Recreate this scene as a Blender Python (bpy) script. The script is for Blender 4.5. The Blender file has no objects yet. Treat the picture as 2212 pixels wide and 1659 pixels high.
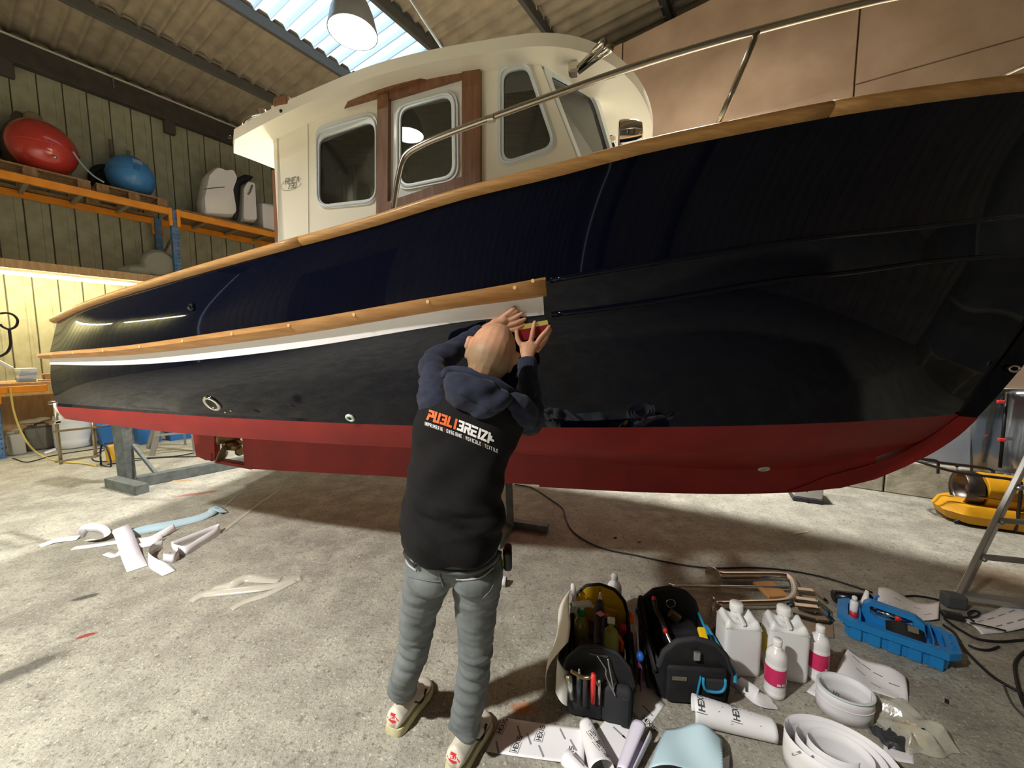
import bpy, bmesh, math, random
import numpy as np
from mathutils import Vector, Matrix, geometry
from mathutils.bvhtree import BVHTree

# ------------------------------------------------------------------ camera
SC = bpy.context.scene
FPX, CX, CY, CAMH = 840.0, 1106.0, 829.5, 1.55
PITCH = math.atan(80.0 / FPX)
cam_d = bpy.data.cameras.new('camera')
cam_d.sensor_fit = 'HORIZONTAL'; cam_d.sensor_width = 36.0
cam_d.lens = 36.0 * FPX / 2212.0
cam_d.clip_start = 0.02; cam_d.clip_end = 200
cam = bpy.data.objects.new('camera', cam_d)
cam.location = (0, 0, CAMH); cam.rotation_euler = (math.pi / 2 - PITCH, 0, 0)
SC.collection.objects.link(cam); SC.camera = cam

# ------------------------------------------------------------------ view + world
SC.view_settings.view_transform = 'Standard'
SC.view_settings.look = 'None'
SC.view_settings.gamma = 1.0
SC.view_settings.use_curve_mapping = False
SC.view_settings.exposure = 1.34
wd = bpy.data.worlds.new('sky'); SC.world = wd; wd.use_nodes = True
bg = wd.node_tree.nodes['Background']
bg.inputs[0].default_value = (0.80, 0.90, 1.0, 1); bg.inputs[1].default_value = 1.6

# ------------------------------------------------------------------ the workshop's lamps
def lamp_light(name, loc, power, col, radius=0.16, spread=125):
    l = bpy.data.lights.new(name, 'AREA'); l.shape = 'DISK'; l.size = radius * 2
    l.energy = power; l.color = col; l.spread = math.radians(spread)
    o = bpy.data.objects.new(name, l); o.location = loc; SC.collection.objects.link(o)
    return o
# pendant lamps: (x, y, z, watts, in the picture). The second hangs just above the frame, where the photograph
# shows its glow on the roof; the third hangs behind the photographer on the left, where the worker's shadow points from.
PENDANTS = [(-1.68, 4.44, 4.85, 105, True), (1.62, 3.80, 5.15, 85, False), (-3.6, -1.1, 4.9, 235, False)]
LAMP_COL = (1.0, 0.965, 0.915)
for x, y, z, p, seen in PENDANTS:
    lamp_light('pendant_light' if seen else 'pendant_light_offscreen', (x, y, z - 0.02), p, LAMP_COL)

# ------------------------------------------------------------------ pixel helpers (2212 x 1659)
_c, _s = math.cos(PITCH), math.sin(PITCH)
CAM = np.array([0, 0, CAMH])
def ray(x, y):
    u = (x - CX) / FPX; v = (CY - y) / FPX
    return np.array([u, _c + v * _s, -_s + v * _c])
def gnd(x, y, z=0.0):
    r = ray(x, y); return CAM + (z - CAMH) / r[2] * r
def at(x, y, F):                      # point on a pixel's ray at forward distance F
    r = ray(x, y); return CAM + F / r[1] * r
# room frame: u from the left wall, w towards the back wall
RA = math.radians(33.9)
DW = np.array([math.sin(RA), math.cos(RA), 0]); EU = np.array([math.cos(RA), -math.sin(RA), 0])
U0 = 9.84
def RW(u, w, z): return (u - U0) * EU + w * DW + np.array([0, 0, z])
def onU(x, y, u):
    r = ray(x, y); return CAM + (u - U0) / (r @ EU) * r
def onW(x, y, w):
    r = ray(x, y); return CAM + w / (r @ DW) * r
def uwz(p): p = np.asarray(p); return np.array([p @ EU + U0, p @ DW, p[2]])
RZ = -RA                              # rotation that turns +Y to DW
# boat frame: s from transom to bow, t towards the photographer, z up
BA = math.radians(14.3)
BB = np.array([math.cos(BA), -math.sin(BA), 0]); BN = np.array([-math.sin(BA), -math.cos(BA), 0])
BO = np.array([2.71, 2.24, 0]) - 5.78 * BB
def B(s, t, z): return BO + s * BB + t * BN + np.array([0, 0, z])
def toB(p): d = np.asarray(p) - BO; return np.array([d @ BB, d @ BN, p[2]])
def onT(x, y, t):
    r = ray(x, y); k = (t - (CAM - BO) @ BN) / (r @ BN); return toB(CAM + k * r)
def pix_curve(pts, tf):
    out = []
    for x, y in pts:
        t = 1.0
        for _ in range(60):
            q = onT(x, y, t); t = 0.5 * t + 0.5 * tf(q[0])
        out.append((q[0], q[2]))
    return out

class Pch:                            # monotone-ish cubic through knots
    def __init__(s, xs, ys):
        s.x = np.array(xs, float); s.y = np.array(ys, float)
        h = np.diff(s.x); d = np.diff(s.y) / h; m = np.zeros(len(s.x))
        m[0], m[-1] = d[0], d[-1]
        for i in range(1, len(s.x) - 1):
            m[i] = (d[i - 1] * h[i] + d[i] * h[i - 1]) / (h[i] + h[i - 1])
        s.m = m
    def __call__(s, v):
        if v <= s.x[0]: return float(s.y[0] + s.m[0] * (v - s.x[0]))
        if v >= s.x[-1]: return float(s.y[-1] + s.m[-1] * (v - s.x[-1]))
        i = int(np.searchsorted(s.x, v) - 1); h = s.x[i + 1] - s.x[i]; q = (v - s.x[i]) / h
        return float((2*q**3 - 3*q**2 + 1) * s.y[i] + (q**3 - 2*q*q + q) * h * s.m[i]
                     + (-2*q**3 + 3*q*q) * s.y[i + 1] + (q**3 - q*q) * h * s.m[i + 1])

# ------------------------------------------------------------------ materials
def lin(h):
    if isinstance(h, str):
        h = h.lstrip('#'); h = [int(h[i:i + 2], 16) / 255 for i in (0, 2, 4)]
    return [((c + 0.055) / 1.055) ** 2.4 if c > 0.04045 else c / 12.92 for c in h]
def M(name, col, rough=0.5, metal=0.0, col2=None, nscale=6.0, ndetail=4.0, bump=0.0, bscale=60.0,
      spec=0.5, coat=0.0, coatr=0.05, trans=0.0, ior=1.45, sheen=0.0, emit=None, estr=0.0, stretch=None,
      contrast=(0.35, 0.65), bdist=0.01, sss=0.0, alpha=1.0):
    m = bpy.data.materials.new(name); m.use_nodes = True; nt = m.node_tree
    b = nt.nodes['Principled BSDF']
    b.inputs['Base Color'].default_value = (*lin(col), 1)
    b.inputs['Roughness'].default_value = rough; b.inputs['Metallic'].default_value = metal
    b.inputs['Specular IOR Level'].default_value = spec
    b.inputs['Coat Weight'].default_value = coat; b.inputs['Coat Roughness'].default_value = coatr
    b.inputs['Transmission Weight'].default_value = trans; b.inputs['IOR'].default_value = ior
    b.inputs['Sheen Weight'].default_value = sheen; b.inputs['Alpha'].default_value = alpha
    if sss:
        b.inputs['Subsurface Weight'].default_value = sss
        b.inputs['Subsurface Radius'].default_value = (0.012, 0.005, 0.003); b.inputs['Subsurface Scale'].default_value = 0.5
    if emit: b.inputs['Emission Color'].default_value = (*lin(emit), 1); b.inputs['Emission Strength'].default_value = estr
    L = nt.links.new
    if col2 or bump:
        tc = nt.nodes.new('ShaderNodeTexCoord'); mp = nt.nodes.new('ShaderNodeMapping')
        L(tc.outputs['Object'], mp.inputs['Vector'])
        if stretch: mp.inputs['Scale'].default_value = stretch
    if col2:
        n = nt.nodes.new('ShaderNodeTexNoise'); n.inputs['Scale'].default_value = nscale; n.inputs['Detail'].default_value = ndetail
        L(mp.outputs[0], n.inputs['Vector'])
        r = nt.nodes.new('ShaderNodeMapRange'); r.inputs[1].default_value, r.inputs[2].default_value = contrast
        L(n.outputs['Fac'], r.inputs[0])
        x = nt.nodes.new('ShaderNodeMix'); x.data_type = 'RGBA'
        x.inputs[6].default_value = (*lin(col), 1); x.inputs[7].default_value = (*lin(col2), 1)
        L(r.outputs[0], x.inputs[0]); L(x.outputs[2], b.inputs['Base Color'])
    if bump:
        n2 = nt.nodes.new('ShaderNodeTexNoise'); n2.inputs['Scale'].default_value = bscale; n2.inputs['Detail'].default_value = 5
        L(mp.outputs[0], n2.inputs['Vector'])
        bp = nt.nodes.new('ShaderNodeBump'); bp.inputs['Strength'].default_value = bump; bp.inputs['Distance'].default_value = bdist
        L(n2.outputs['Fac'], bp.inputs['Height']); L(bp.outputs[0], b.inputs['Normal'])
    return m
def glass(name, tint='#e8eeee', refl=0.10, rough=0.0):
    m = bpy.data.materials.new(name); m.use_nodes = True; nt = m.node_tree; nt.nodes.clear()
    o = nt.nodes.new('ShaderNodeOutputMaterial'); t = nt.nodes.new('ShaderNodeBsdfTransparent'); g = nt.nodes.new('ShaderNodeBsdfGlossy')
    t.inputs[0].default_value = (*lin(tint), 1); g.inputs['Roughness'].default_value = rough
    f = nt.nodes.new('ShaderNodeLayerWeight'); f.inputs[0].default_value = 0.35
    r = nt.nodes.new('ShaderNodeMapRange'); r.inputs[3].default_value = refl; r.inputs[4].default_value = 0.9
    x = nt.nodes.new('ShaderNodeMixShader')
    nt.links.new(f.outputs['Fresnel'], r.inputs[0]); nt.links.new(r.outputs[0], x.inputs[0])
    nt.links.new(t.outputs[0], x.inputs[1]); nt.links.new(g.outputs[0], x.inputs[2]); nt.links.new(x.outputs[0], o.inputs[0])
    return m
def emission(name, col, s):
    m = bpy.data.materials.new(name); m.use_nodes = True; nt = m.node_tree; nt.nodes.clear()
    o = nt.nodes.new('ShaderNodeOutputMaterial'); e = nt.nodes.new('ShaderNodeEmission')
    e.inputs[0].default_value = (*lin(col), 1); e.inputs[1].default_value = s
    nt.links.new(e.outputs[0], o.inputs[0]); return m

# ------------------------------------------------------------------ objects
WM = {}
def _base(V):
    V = np.asarray(V, float); return Vector(((V[:, 0].min() + V[:, 0].max()) / 2, (V[:, 1].min() + V[:, 1].max()) / 2, V[:, 2].min()))
def tag(o, label=None, cat=None, group=None, kind=None):
    if label: o['label'] = label
    if cat: o['category'] = cat
    if group: o['group'] = group
    if kind: o['kind'] = kind
    return o
def thing(name, label=None, cat=None, loc=(0, 0, 0), rz=0.0, group=None, kind=None):
    o = bpy.data.objects.new(name, None); o.empty_display_size = 0.1
    o.location = loc; o.rotation_euler = (0, 0, rz); SC.collection.objects.link(o)
    WM[o.name] = Matrix.Translation(Vector(loc)) @ Matrix.Rotation(rz, 4, 'Z')
    return tag(o, label, cat, group, kind)
def mk(name, vf, mat, parent=None, smooth=False, label=None, cat=None, group=None, kind=None, local=False, sharp=None):
    """vf = (verts, faces) in world coordinates (or in the parent's frame when local)."""
    V, F = vf
    V = [Vector(tuple(map(float, v))) for v in V]
    if local: mw = WM[parent.name] if parent else Matrix.Identity(4)
    elif parent: mw = WM[parent.name]; inv = mw.inverted(); V = [inv @ v for v in V]
    else:
        b = _base(V); mw = Matrix.Translation(b); V = [v - b for v in V]
    me = bpy.data.meshes.new(name); me.from_pydata(V, [], [tuple(f) for f in F]); me.update()
    if smooth:
        me.polygons.foreach_set('use_smooth', [True] * len(me.polygons))
        if sharp is not None: me.set_sharp_from_angle(angle=math.radians(sharp))
    mats = mat if isinstance(mat, (list, tuple)) else [mat]
    for m in mats: me.materials.append(m)
    o = bpy.data.objects.new(name, me); SC.collection.objects.link(o)
    if parent: o.parent = parent
    elif not local: o.location = mw.translation
    WM[o.name] = mw
    return tag(o, label, cat, group, kind)
def copy_tree(o, loc=None, rz=None, parent=None, label=None):
    c = o.copy(); SC.collection.objects.link(c)
    if parent: c.parent = parent
    if loc is not None: c.location = loc
    if rz is not None: c.rotation_euler = (0, 0, rz)
    WM[c.name] = Matrix.Translation(c.location) @ Matrix.Rotation(c.rotation_euler[2], 4, 'Z')
    if label: c['label'] = label
    for ch in list(o.children): copy_tree(ch, parent=c)
    return c

# ------------------------------------------------------------------ geometry
def join(*parts):
    V, F = [], []
    for v, f in parts:
        k = len(V); V += [tuple(map(float, p)) for p in v]; F += [tuple(i + k for i in q) for q in f]
    return V, F
def xf(vf, mat):
    return [tuple(mat @ Vector(tuple(map(float, v)))) for v in vf[0]], vf[1]
def move(vf, x=0, y=0, z=0): return [(a + x, b + y, c + z) for a, b, c in vf[0]], vf[1]
def box(c, s, bev=0.0, seg=2, rz=0.0, rot=None):
    bm = bmesh.new(); bmesh.ops.create_cube(bm, size=1.0)
    for v in bm.verts: v.co = Vector((v.co.x * s[0], v.co.y * s[1], v.co.z * s[2]))
    if bev > 0: bmesh.ops.bevel(bm, geom=bm.edges[:], offset=bev, segments=seg, profile=0.5, affect='EDGES')
    R = rot if rot is not None else Matrix.Rotation(rz, 4, 'Z')
    V = [tuple((R @ v.co) + Vector(tuple(map(float, c)))) for v in bm.verts]
    F = [tuple(v.index for v in f.verts) for f in bm.faces]; bm.free()
    return V, F
def frame_rot(d, up=(0, 0, 1)):       # matrix whose X axis is d
    x = Vector(tuple(map(float, d))).normalized(); u = Vector(up)
    y = u.cross(x)
    if y.length < 1e-5: y = Vector((0, 1, 0)).cross(x)
    y.normalize(); z = x.cross(y)
    return Matrix(((x.x, y.x, z.x, 0), (x.y, y.y, z.y, 0), (x.z, y.z, z.z, 0), (0, 0, 0, 1)))
def bar(a, b, w, h, bev=0.0, up=(0, 0, 1)):   # box beam between two points
    a = np.asarray(a, float); b = np.asarray(b, float); L = float(np.linalg.norm(b - a))
    return box((a + b) / 2, (L, w, h), bev, 1, rot=frame_rot(b - a, up))
def smooth_path(P, n=6, closed=False):
    P = [np.asarray(p, float) for p in P]; out = []; N = len(P)
    rng = range(N) if closed else range(N - 1)
    for i in rng:
        p1, p2 = P[i], P[(i + 1) % N]
        p0 = P[i - 1] if (i > 0 or closed) else 2 * p1 - p2
        p3 = P[(i + 2) % N] if (i + 2 < N or closed) else 2 * p2 - p1
        for k in range(n):
            q = k / n
            out.append(0.5 * ((2 * p1) + (-p0 + p2) * q + (2*p0 - 5*p1 + 4*p2 - p3) * q*q + (-p0 + 3*p1 - 3*p2 + p3) * q**3))
    if not closed: out.append(P[-1])
    return out
def tube(P, r, n=10, caps=True, closed=False, flat=1.0, up=None):
    P = [Vector(tuple(map(float, p))) for p in P]; N = len(P)
    rs = r if isinstance(r, (list, tuple, np.ndarray)) else [r] * N
    T = []
    for i in range(N):
        a = P[i - 1] if (i > 0 or closed) else P[i]; b = P[(i + 1) % N] if (i < N - 1 or closed) else P[i]
        t = (b - a); T.append(t.normalized() if t.length > 1e-9 else Vector((0, 0, 1)))
    u = Vector(up) if up else (Vector((0, 0, 1)) if abs(T[0].z) < 0.9 else Vector((1, 0, 0)))
    nrm = (u - T[0] * u.dot(T[0])).normalized(); V, F = [], []
    for i in range(N):
        if i:
            ax = T[i - 1].cross(T[i])
            if ax.length > 1e-7:
                nrm = Matrix.Rotation(T[i - 1].angle(T[i]), 3, ax) @ nrm
        nrm = (nrm - T[i] * nrm.dot(T[i])).normalized(); bn = T[i].cross(nrm)
        for k in range(n):
            a = 2 * math.pi * k / n
            V.append(tuple(P[i] + (nrm * math.cos(a) * flat + bn * math.sin(a)) * float(rs[i])))
    for i in range(N if closed else N - 1):
        j = (i + 1) % N
        for k in range(n):
            F.append((i * n + k, i * n + (k + 1) % n, j * n + (k + 1) % n, j * n + k))
    if caps and not closed:
        F.append(tuple(range(n - 1, -1, -1))); F.append(tuple((N - 1) * n + k for k in range(n)))
    return V, F
def loft(rings, cap0=True, cap1=True, closed=True):
    n = len(rings[0]); V = [tuple(map(float, p)) for r in rings for p in r]; F = []
    for i in range(len(rings) - 1):
        for k in range(n if closed else n - 1):
            F.append((i * n + k, i * n + (k + 1) % n, (i + 1) * n + (k + 1) % n, (i + 1) * n + k))
    if cap0: F.append(tuple(range(n - 1, -1, -1)))
    if cap1: F.append(tuple((len(rings) - 1) * n + k for k in range(n)))
    return V, F
def lathe(prof, n=24, c=(0, 0, 0), rot=None):
    V, F = [], []; m = len(prof)
    for r, z in prof:
        for k in range(n):
            a = 2 * math.pi * k / n; V.append((max(r, 1e-5) * math.cos(a), max(r, 1e-5) * math.sin(a), z))
    for i in range(m - 1):
        for k in range(n): F.append((i * n + k, i * n + (k + 1) % n, (i + 1) * n + (k + 1) % n, (i + 1) * n + k))
    F.append(tuple(range(n - 1, -1, -1))); F.append(tuple((m - 1) * n + k for k in range(n)))
    c = Vector(tuple(map(float, c)))
    if rot is None: V = [tuple(Vector(v) + c) for v in V]
    else: V = [tuple(rot @ Vector(v) + c) for v in V]
    return V, F
def grid(fn, nu, nv, u0=0., u1=1., v0=0., v1=1.):
    V = [tuple(map(float, fn(u0 + (u1 - u0) * i / nu, v0 + (v1 - v0) * j / nv))) for i in range(nu + 1) for j in range(nv + 1)]
    F = [(i * (nv + 1) + j, (i + 1) * (nv + 1) + j, (i + 1) * (nv + 1) + j + 1, i * (nv + 1) + j + 1) for i in range(nu) for j in range(nv)]
    return V, F
def sheet(fn, nu, nv, th=0.0006, **k):   # thin solid sheet from a parametric surface
    V, F = grid(fn, nu, nv, **k); V = [Vector(v) for v in V]
    nr = [Vector() for _ in V]
    for f in F:
        q = (V[f[1]] - V[f[0]]).cross(V[f[3]] - V[f[0]])
        for i in f: nr[i] += q
    W = [v + (n.normalized() * th if n.length > 1e-12 else Vector((0, 0, th))) for v, n in zip(V, nr)]
    N = len(V); G = [tuple(i + N for i in f) for f in F] + [tuple(reversed(f)) for f in F]
    w = nv + 1
    def strip(idx):
        for a, b in zip(idx, idx[1:]): G.append((a, b, b + N, a + N))
    strip([j for j in range(w)][::-1]); strip([nu * w + j for j in range(w)])
    strip([i * w for i in range(nu + 1)]); strip([i * w + nv for i in range(nu + 1)][::-1])
    return [tuple(v) for v in V + W], G
def roundpoly(P, r, n=5):
    out = []; N = len(P); rr = r if isinstance(r, (list, tuple)) else [r] * N
    for i in range(N):
        p = Vector(P[i]); a = (Vector(P[i - 1]) - p); b = (Vector(P[(i + 1) % N]) - p)
        ang = a.angle(b); d = min(rr[i] / math.tan(ang / 2), a.length * 0.48, b.length * 0.48)
        A = p + a.normalized() * d; Bq = p + b.normalized() * d
        for k in range(n + 1):
            q = k / n; out.append(tuple((1-q)**2 * A + 2*q*(1-q) * p + q*q * Bq))
    return out
def plate(outer, holes, fn, th):
    """2D polygon with holes -> slab; fn(x, y, depth) gives the 3D point."""
    polys = [[Vector((p[0], p[1], 0)) for p in outer]] + [[Vector((p[0], p[1], 0)) for p in h] for h in holes]
    tri = geometry.tessellate_polygon(polys); flat = [p for q in polys for p in q]; N = len(flat)
    V = [tuple(map(float, fn(p.x, p.y, 0))) for p in flat] + [tuple(map(float, fn(p.x, p.y, th))) for p in flat]
    F = [tuple(t) for t in tri] + [tuple(i + N for i in reversed(t)) for t in tri]; k = 0
    for q in polys:
        n = len(q)
        for i in range(n): F.append((k + i, k + (i + 1) % n, k + (i + 1) % n + N, k + i + N))
        k += n
    bm = bmesh.new(); vs = [bm.verts.new(v) for v in V]
    for f in F:
        try: bm.faces.new([vs[i] for i in f])
        except ValueError: pass
    bmesh.ops.recalc_face_normals(bm, faces=bm.faces); bm.verts.index_update()
    F = [tuple(v.index for v in f.verts) for f in bm.faces]; V = [tuple(v.co) for v in bm.verts]; bm.free()
    return V, F
def fixn(vf):
    bm = bmesh.new(); vs = [bm.verts.new(v) for v in vf[0]]
    for f in vf[1]:
        try: bm.faces.new([vs[i] for i in f])
        except ValueError: pass
    bmesh.ops.remove_doubles(bm, verts=bm.verts, dist=1e-5)
    bmesh.ops.recalc_face_normals(bm, faces=bm.faces); bm.verts.index_update()
    F = [tuple(v.index for v in f.verts) for f in bm.faces]; V = [tuple(v.co) for v in bm.verts]; bm.free()
    return V, F
def ellipsoid(c, r, rot=None, nu=14, nv=20):
    V, F = [], []
    for i in range(nu + 1):
        a = math.pi * i / nu
        for k in range(nv):
            b = 2 * math.pi * k / nv
            V.append((r[0] * math.sin(a) * math.cos(b), r[1] * math.sin(a) * math.sin(b), r[2] * math.cos(a)))
    for i in range(nu):
        for k in range(nv): F.append((i * nv + k, (i + 1) * nv + k, (i + 1) * nv + (k + 1) % nv, i * nv + (k + 1) % nv))
    c = Vector(tuple(map(float, c)))
    V = [tuple((rot @ Vector(v) if rot is not None else Vector(v)) + c) for v in V]
    return fixn((V, F))
def remesh(vf, voxel=0.008, smooth=4, name='tmp'):
    me = bpy.data.meshes.new(name); me.from_pydata([tuple(v) for v in vf[0]], [], [tuple(f) for f in vf[1]])
    o = bpy.data.objects.new(name, me); SC.collection.objects.link(o)
    m = o.modifiers.new('r', 'REMESH'); m.mode = 'VOXEL'; m.voxel_size = voxel
    if smooth:
        s = o.modifiers.new('s', 'SMOOTH'); s.factor = 0.5; s.iterations = smooth
    dg = bpy.context.evaluated_depsgraph_get(); ev = o.evaluated_get(dg); em = ev.to_mesh()
    V = [tuple(v.co) for v in em.vertices]; F = [tuple(p.vertices) for p in em.polygons]
    ev.to_mesh_clear(); bpy.data.objects.remove(o); bpy.data.meshes.remove(me)
    return V, F
def capsule(a, ra, b, rb, n=14, flat=1.0, up=None):
    a = np.asarray(a, float); b = np.asarray(b, float); d = b - a; L = np.linalg.norm(d); d = d / L
    P, R = [], []
    for q in (-0.98, -0.8, -0.45): P.append(a + d * ra * q); R.append(ra * math.sqrt(1 - q * q))
    for q in (0, 0.5, 1): P.append(a + (b - a) * q); R.append(ra + (rb - ra) * q)
    for q in (0.45, 0.8, 0.98): P.append(b + d * rb * q); R.append(rb * math.sqrt(1 - q * q))
    return tube(P, R, n, flat=flat, up=up)
def chain(P, R, n=16, flat=1.0, up=None):
    """limb through points with a radius each, rounded ends"""
    P = smooth_path(P, 4); R = [float(x[0]) for x in smooth_path([[r, 0, 0] for r in R], 4)]
    d0 = (P[0] - P[1]) / np.linalg.norm(P[0] - P[1]); d1 = (P[-1] - P[-2]) / np.linalg.norm(P[-1] - P[-2])
    PP = [P[0] + d0 * R[0] * q for q in (0.95, 0.7)] + P + [P[-1] + d1 * R[-1] * q for q in (0.7, 0.95)]
    RR = [R[0] * 0.3, R[0] * 0.72] + R + [R[-1] * 0.72, R[-1] * 0.3]
    return tube(PP, RR, n, flat=flat, up=up)
random.seed(7)
# ================================================================== the shed
ROOF_M, ROOF_Z0 = 0.05, 6.2
def roof_z(u): return ROOF_Z0 + ROOF_M * u
WMIN, WMAX, UMAX, WBACK = -8.0, 9.0, 16.5, 5.61

def floor_mat():
    m = bpy.data.materials.new('concrete_floor'); m.use_nodes = True; nt = m.node_tree; L = nt.links.new
    b = nt.nodes['Principled BSDF']; b.inputs['Roughness'].default_value = 0.78; b.inputs['Specular IOR Level'].default_value = 0.3
    tc = nt.nodes.new('ShaderNodeTexCoord')
    def noise(sc, det, rough=0.6):
        n = nt.nodes.new('ShaderNodeTexNoise'); n.inputs['Scale'].default_value = sc; n.inputs['Detail'].default_value = det
        n.inputs['Roughness'].default_value = rough; L(tc.outputs['Object'], n.inputs['Vector']); return n.outputs['Fac']
    def rng(fac, a, bb, lo=0., hi=1.):
        r = nt.nodes.new('ShaderNodeMapRange'); r.inputs[1].default_value = a; r.inputs[2].default_value = bb
        r.inputs[3].default_value = lo; r.inputs[4].default_value = hi; L(fac, r.inputs[0]); return r.outputs[0]
    def mix(fac, c1, c2):
        x = nt.nodes.new('ShaderNodeMix'); x.data_type = 'RGBA'
        for k, c in ((6, c1), (7, c2)):
            if isinstance(c, str): x.inputs[k].default_value = (*lin(c), 1)
            else: L(c, x.inputs[k])
        L(fac, x.inputs[0]); return x.outputs[2]
    col = mix(rng(noise(0.9, 6), .35, .65), '#9c998d', '#868378')
    col = mix(rng(noise(4.5, 8, .7), .42, .62), col, '#acaa9c')
    col = mix(rng(noise(30, 4), .56, .68, 0, .7), col, '#635f55')
    col = mix(rng(noise(85, 3), .56, .66, 0, .7), col, '#68645a')
    col = mix(rng(noise(62, 3), .60, .70, 0, .75), col, '#d6d3c5')
    # worn red antifouling traces and oil stains: blots with a shape of their own
    def blot(col, px, rad, colour, amt, sq=1.0, ang=0.0):
        p = gnd(*px); mp = nt.nodes.new('ShaderNodeMapping'); mp.vector_type = 'TEXTURE'
        mp.inputs['Location'].default_value = (p[0], p[1], 0); mp.inputs['Rotation'].default_value = (0, 0, ang)
        mp.inputs['Scale'].default_value = (rad, rad * sq, 1); L(tc.outputs['Object'], mp.inputs['Vector'])
        ln = nt.nodes.new('ShaderNodeVectorMath'); ln.operation = 'LENGTH'; L(mp.outputs[0], ln.inputs[0])
        ad = nt.nodes.new('ShaderNodeMath'); ad.operation = 'MULTIPLY_ADD'; L(noise(14, 5), ad.inputs[0]); ad.inputs[1].default_value = 1.3
        L(ln.outputs['Value'], ad.inputs[2])
        return mix(rng(ad.outputs[0], 1.25, 1.75, amt, 0.), col, colour)
    for px, rad, cc, amt, sq, ang in [((40, 1450), .16, '#55534c', .85, .35, .9), ((185, 1290), .07, '#4b4a45', .9, .4, .6),
            ((190, 1372), .05, '#8a2f28', .9, .35, .5), ((430, 1066), .22, '#9c3a30', .7, .18, .5), ((1130, 1530), .06, '#b0692c', .8, .6, 0),
            
            ((1500, 1600), .03, '#7a3b22', .8, .8, 0), ((2160, 1250), .3, '#8a6f55', .55, .6, 0)]:
        col = blot(col, px, rad, cc, amt, sq, ang)
    L(col, b.inputs['Base Color'])
    bp = nt.nodes.new('ShaderNodeBump'); bp.inputs['Strength'].default_value = 0.9; bp.inputs['Distance'].default_value = 0.008
    L(noise(55, 5, .65), bp.inputs['Height']); L(bp.outputs[0], b.inputs['Normal'])
    return m
m_floor = floor_mat()
c4 = [RW(-0.2, WMIN - .2, 0), RW(UMAX + .2, WMIN - .2, 0), RW(UMAX + .2, WMAX + .2, 0), RW(-0.2, WMAX + .2, 0)]
fl = bpy.data.meshes.new('floor'); V = [tuple(p) for p in c4] + [(p[0], p[1], -0.15) for p in c4]
fl.from_pydata(V, [], [(0, 1, 2, 3), (7, 6, 5, 4), (0, 4, 5, 1), (1, 5, 6, 2), (2, 6, 7, 3), (3, 7, 4, 0)]); fl.materials.append(m_floor)
fo = bpy.data.objects.new('floor', fl); SC.collection.objects.link(fo); fo['kind'] = 'structure'

# ---- left wall: vertical metal cladding panels
m_clad = M('wall_cladding', '#a8a88e', 0.55, col2='#97967d', nscale=5, bump=0.25, bscale=30)
m_beam = M('dark_steel_beam', '#3d3833', 0.75, col2='#4a443c')
m_galv = M('galvanised_steel', '#8b8d8c', 0.45, 0.6, col2='#6f7172', nscale=20)
wl = thing('wall_left', loc=tuple(RW(0, 0, 0)), rz=RZ, kind='structure')
# in the wall's frame: +Y runs along the wall (w), +X points into the hall (u)
mk('backing_sheet', box((-.09, .5, 3.3), (.06, WMAX - WMIN, 6.6)), m_clad, wl, local=True)
pan = None; pitch = 0.272
w = WMIN + 0.14
while w < WBACK - .05:
    if pan is None:
        pan = mk('wall_panel', join(box((-.035, 0, 3.1), (.05, pitch - .014, 6.2), .006, 1), box((-.006, pitch * .22, 3.1), (.016, .03, 6.2))), m_clad, wl, local=True)
        pan.location = (0, w, 0)
    else:
        q = pan.copy(); SC.collection.objects.link(q); q.location = (0, w, 0)
    w += pitch
tr = thing('trim_1', loc=tuple(RW(0, 0, 0)), rz=RZ, kind='structure')
mk('eave_beam', box((.1, .5, 5.98), (.16, WMAX - WMIN, .36), .01, 1), m_beam, tr, local=True)
mk('eave_pipe', tube([(.2, WMIN, 6.15), (.2, WBACK, 6.15)], .018, 8), M('pale_pipe', '#b9b2a2', .5), tr, local=True)
for w in (0.2, 2.1, 4.0):
    mk('pipe_bracket', bar((.2, w, 6.15), (.2, w, 5.97), .03, .02), m_galv, tr, local=True)
    mk('beam_bracket', box((.1, w + .75, 5.72), (.1, .16, .3), .01, 1), M('bracket_grey', '#4d4743', .8), tr, local=True)

# ---- back wall: stone footing, sheet cladding and brown particle board above
m_board = M('particle_board', '#b59c88', 0.75, col2='#a08671', nscale=2.2, ndetail=8, bump=.15, bscale=80, contrast=(.3, .7))
m_stone = M('footing_block', '#b1ab9a', 0.9, col2='#8f8977', nscale=7, bump=.6, bscale=25)
m_sheet = M('grey_wall_sheet', '#9ba1a8', 0.35, col2='#868c98', nscale=3)
wb = thing('wall_back', loc=tuple(RW(0, WBACK, 0)), rz=RZ, kind='structure')   # local X = u, local +Y = into the wall
def ptop(u): return 5.31 + .05 * u
mk('backing_sheet', ([(-.1, .09, 0), (UMAX, .09, 0), (UMAX, .09, ptop(UMAX)), (-.1, .09, ptop(-.1)),
                      (-.1, .2, 0), (UMAX, .2, 0), (UMAX, .2, ptop(UMAX)), (-.1, .2, ptop(-.1))],
                     [(0, 1, 2, 3), (7, 6, 5, 4), (0, 4, 5, 1), (1, 5, 6, 2), (2, 6, 7, 3), (3, 7, 4, 0)]), m_board, wb, local=True)
ue = [10.39 + 2.5 * k for k in range(-5, 4)]
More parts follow.
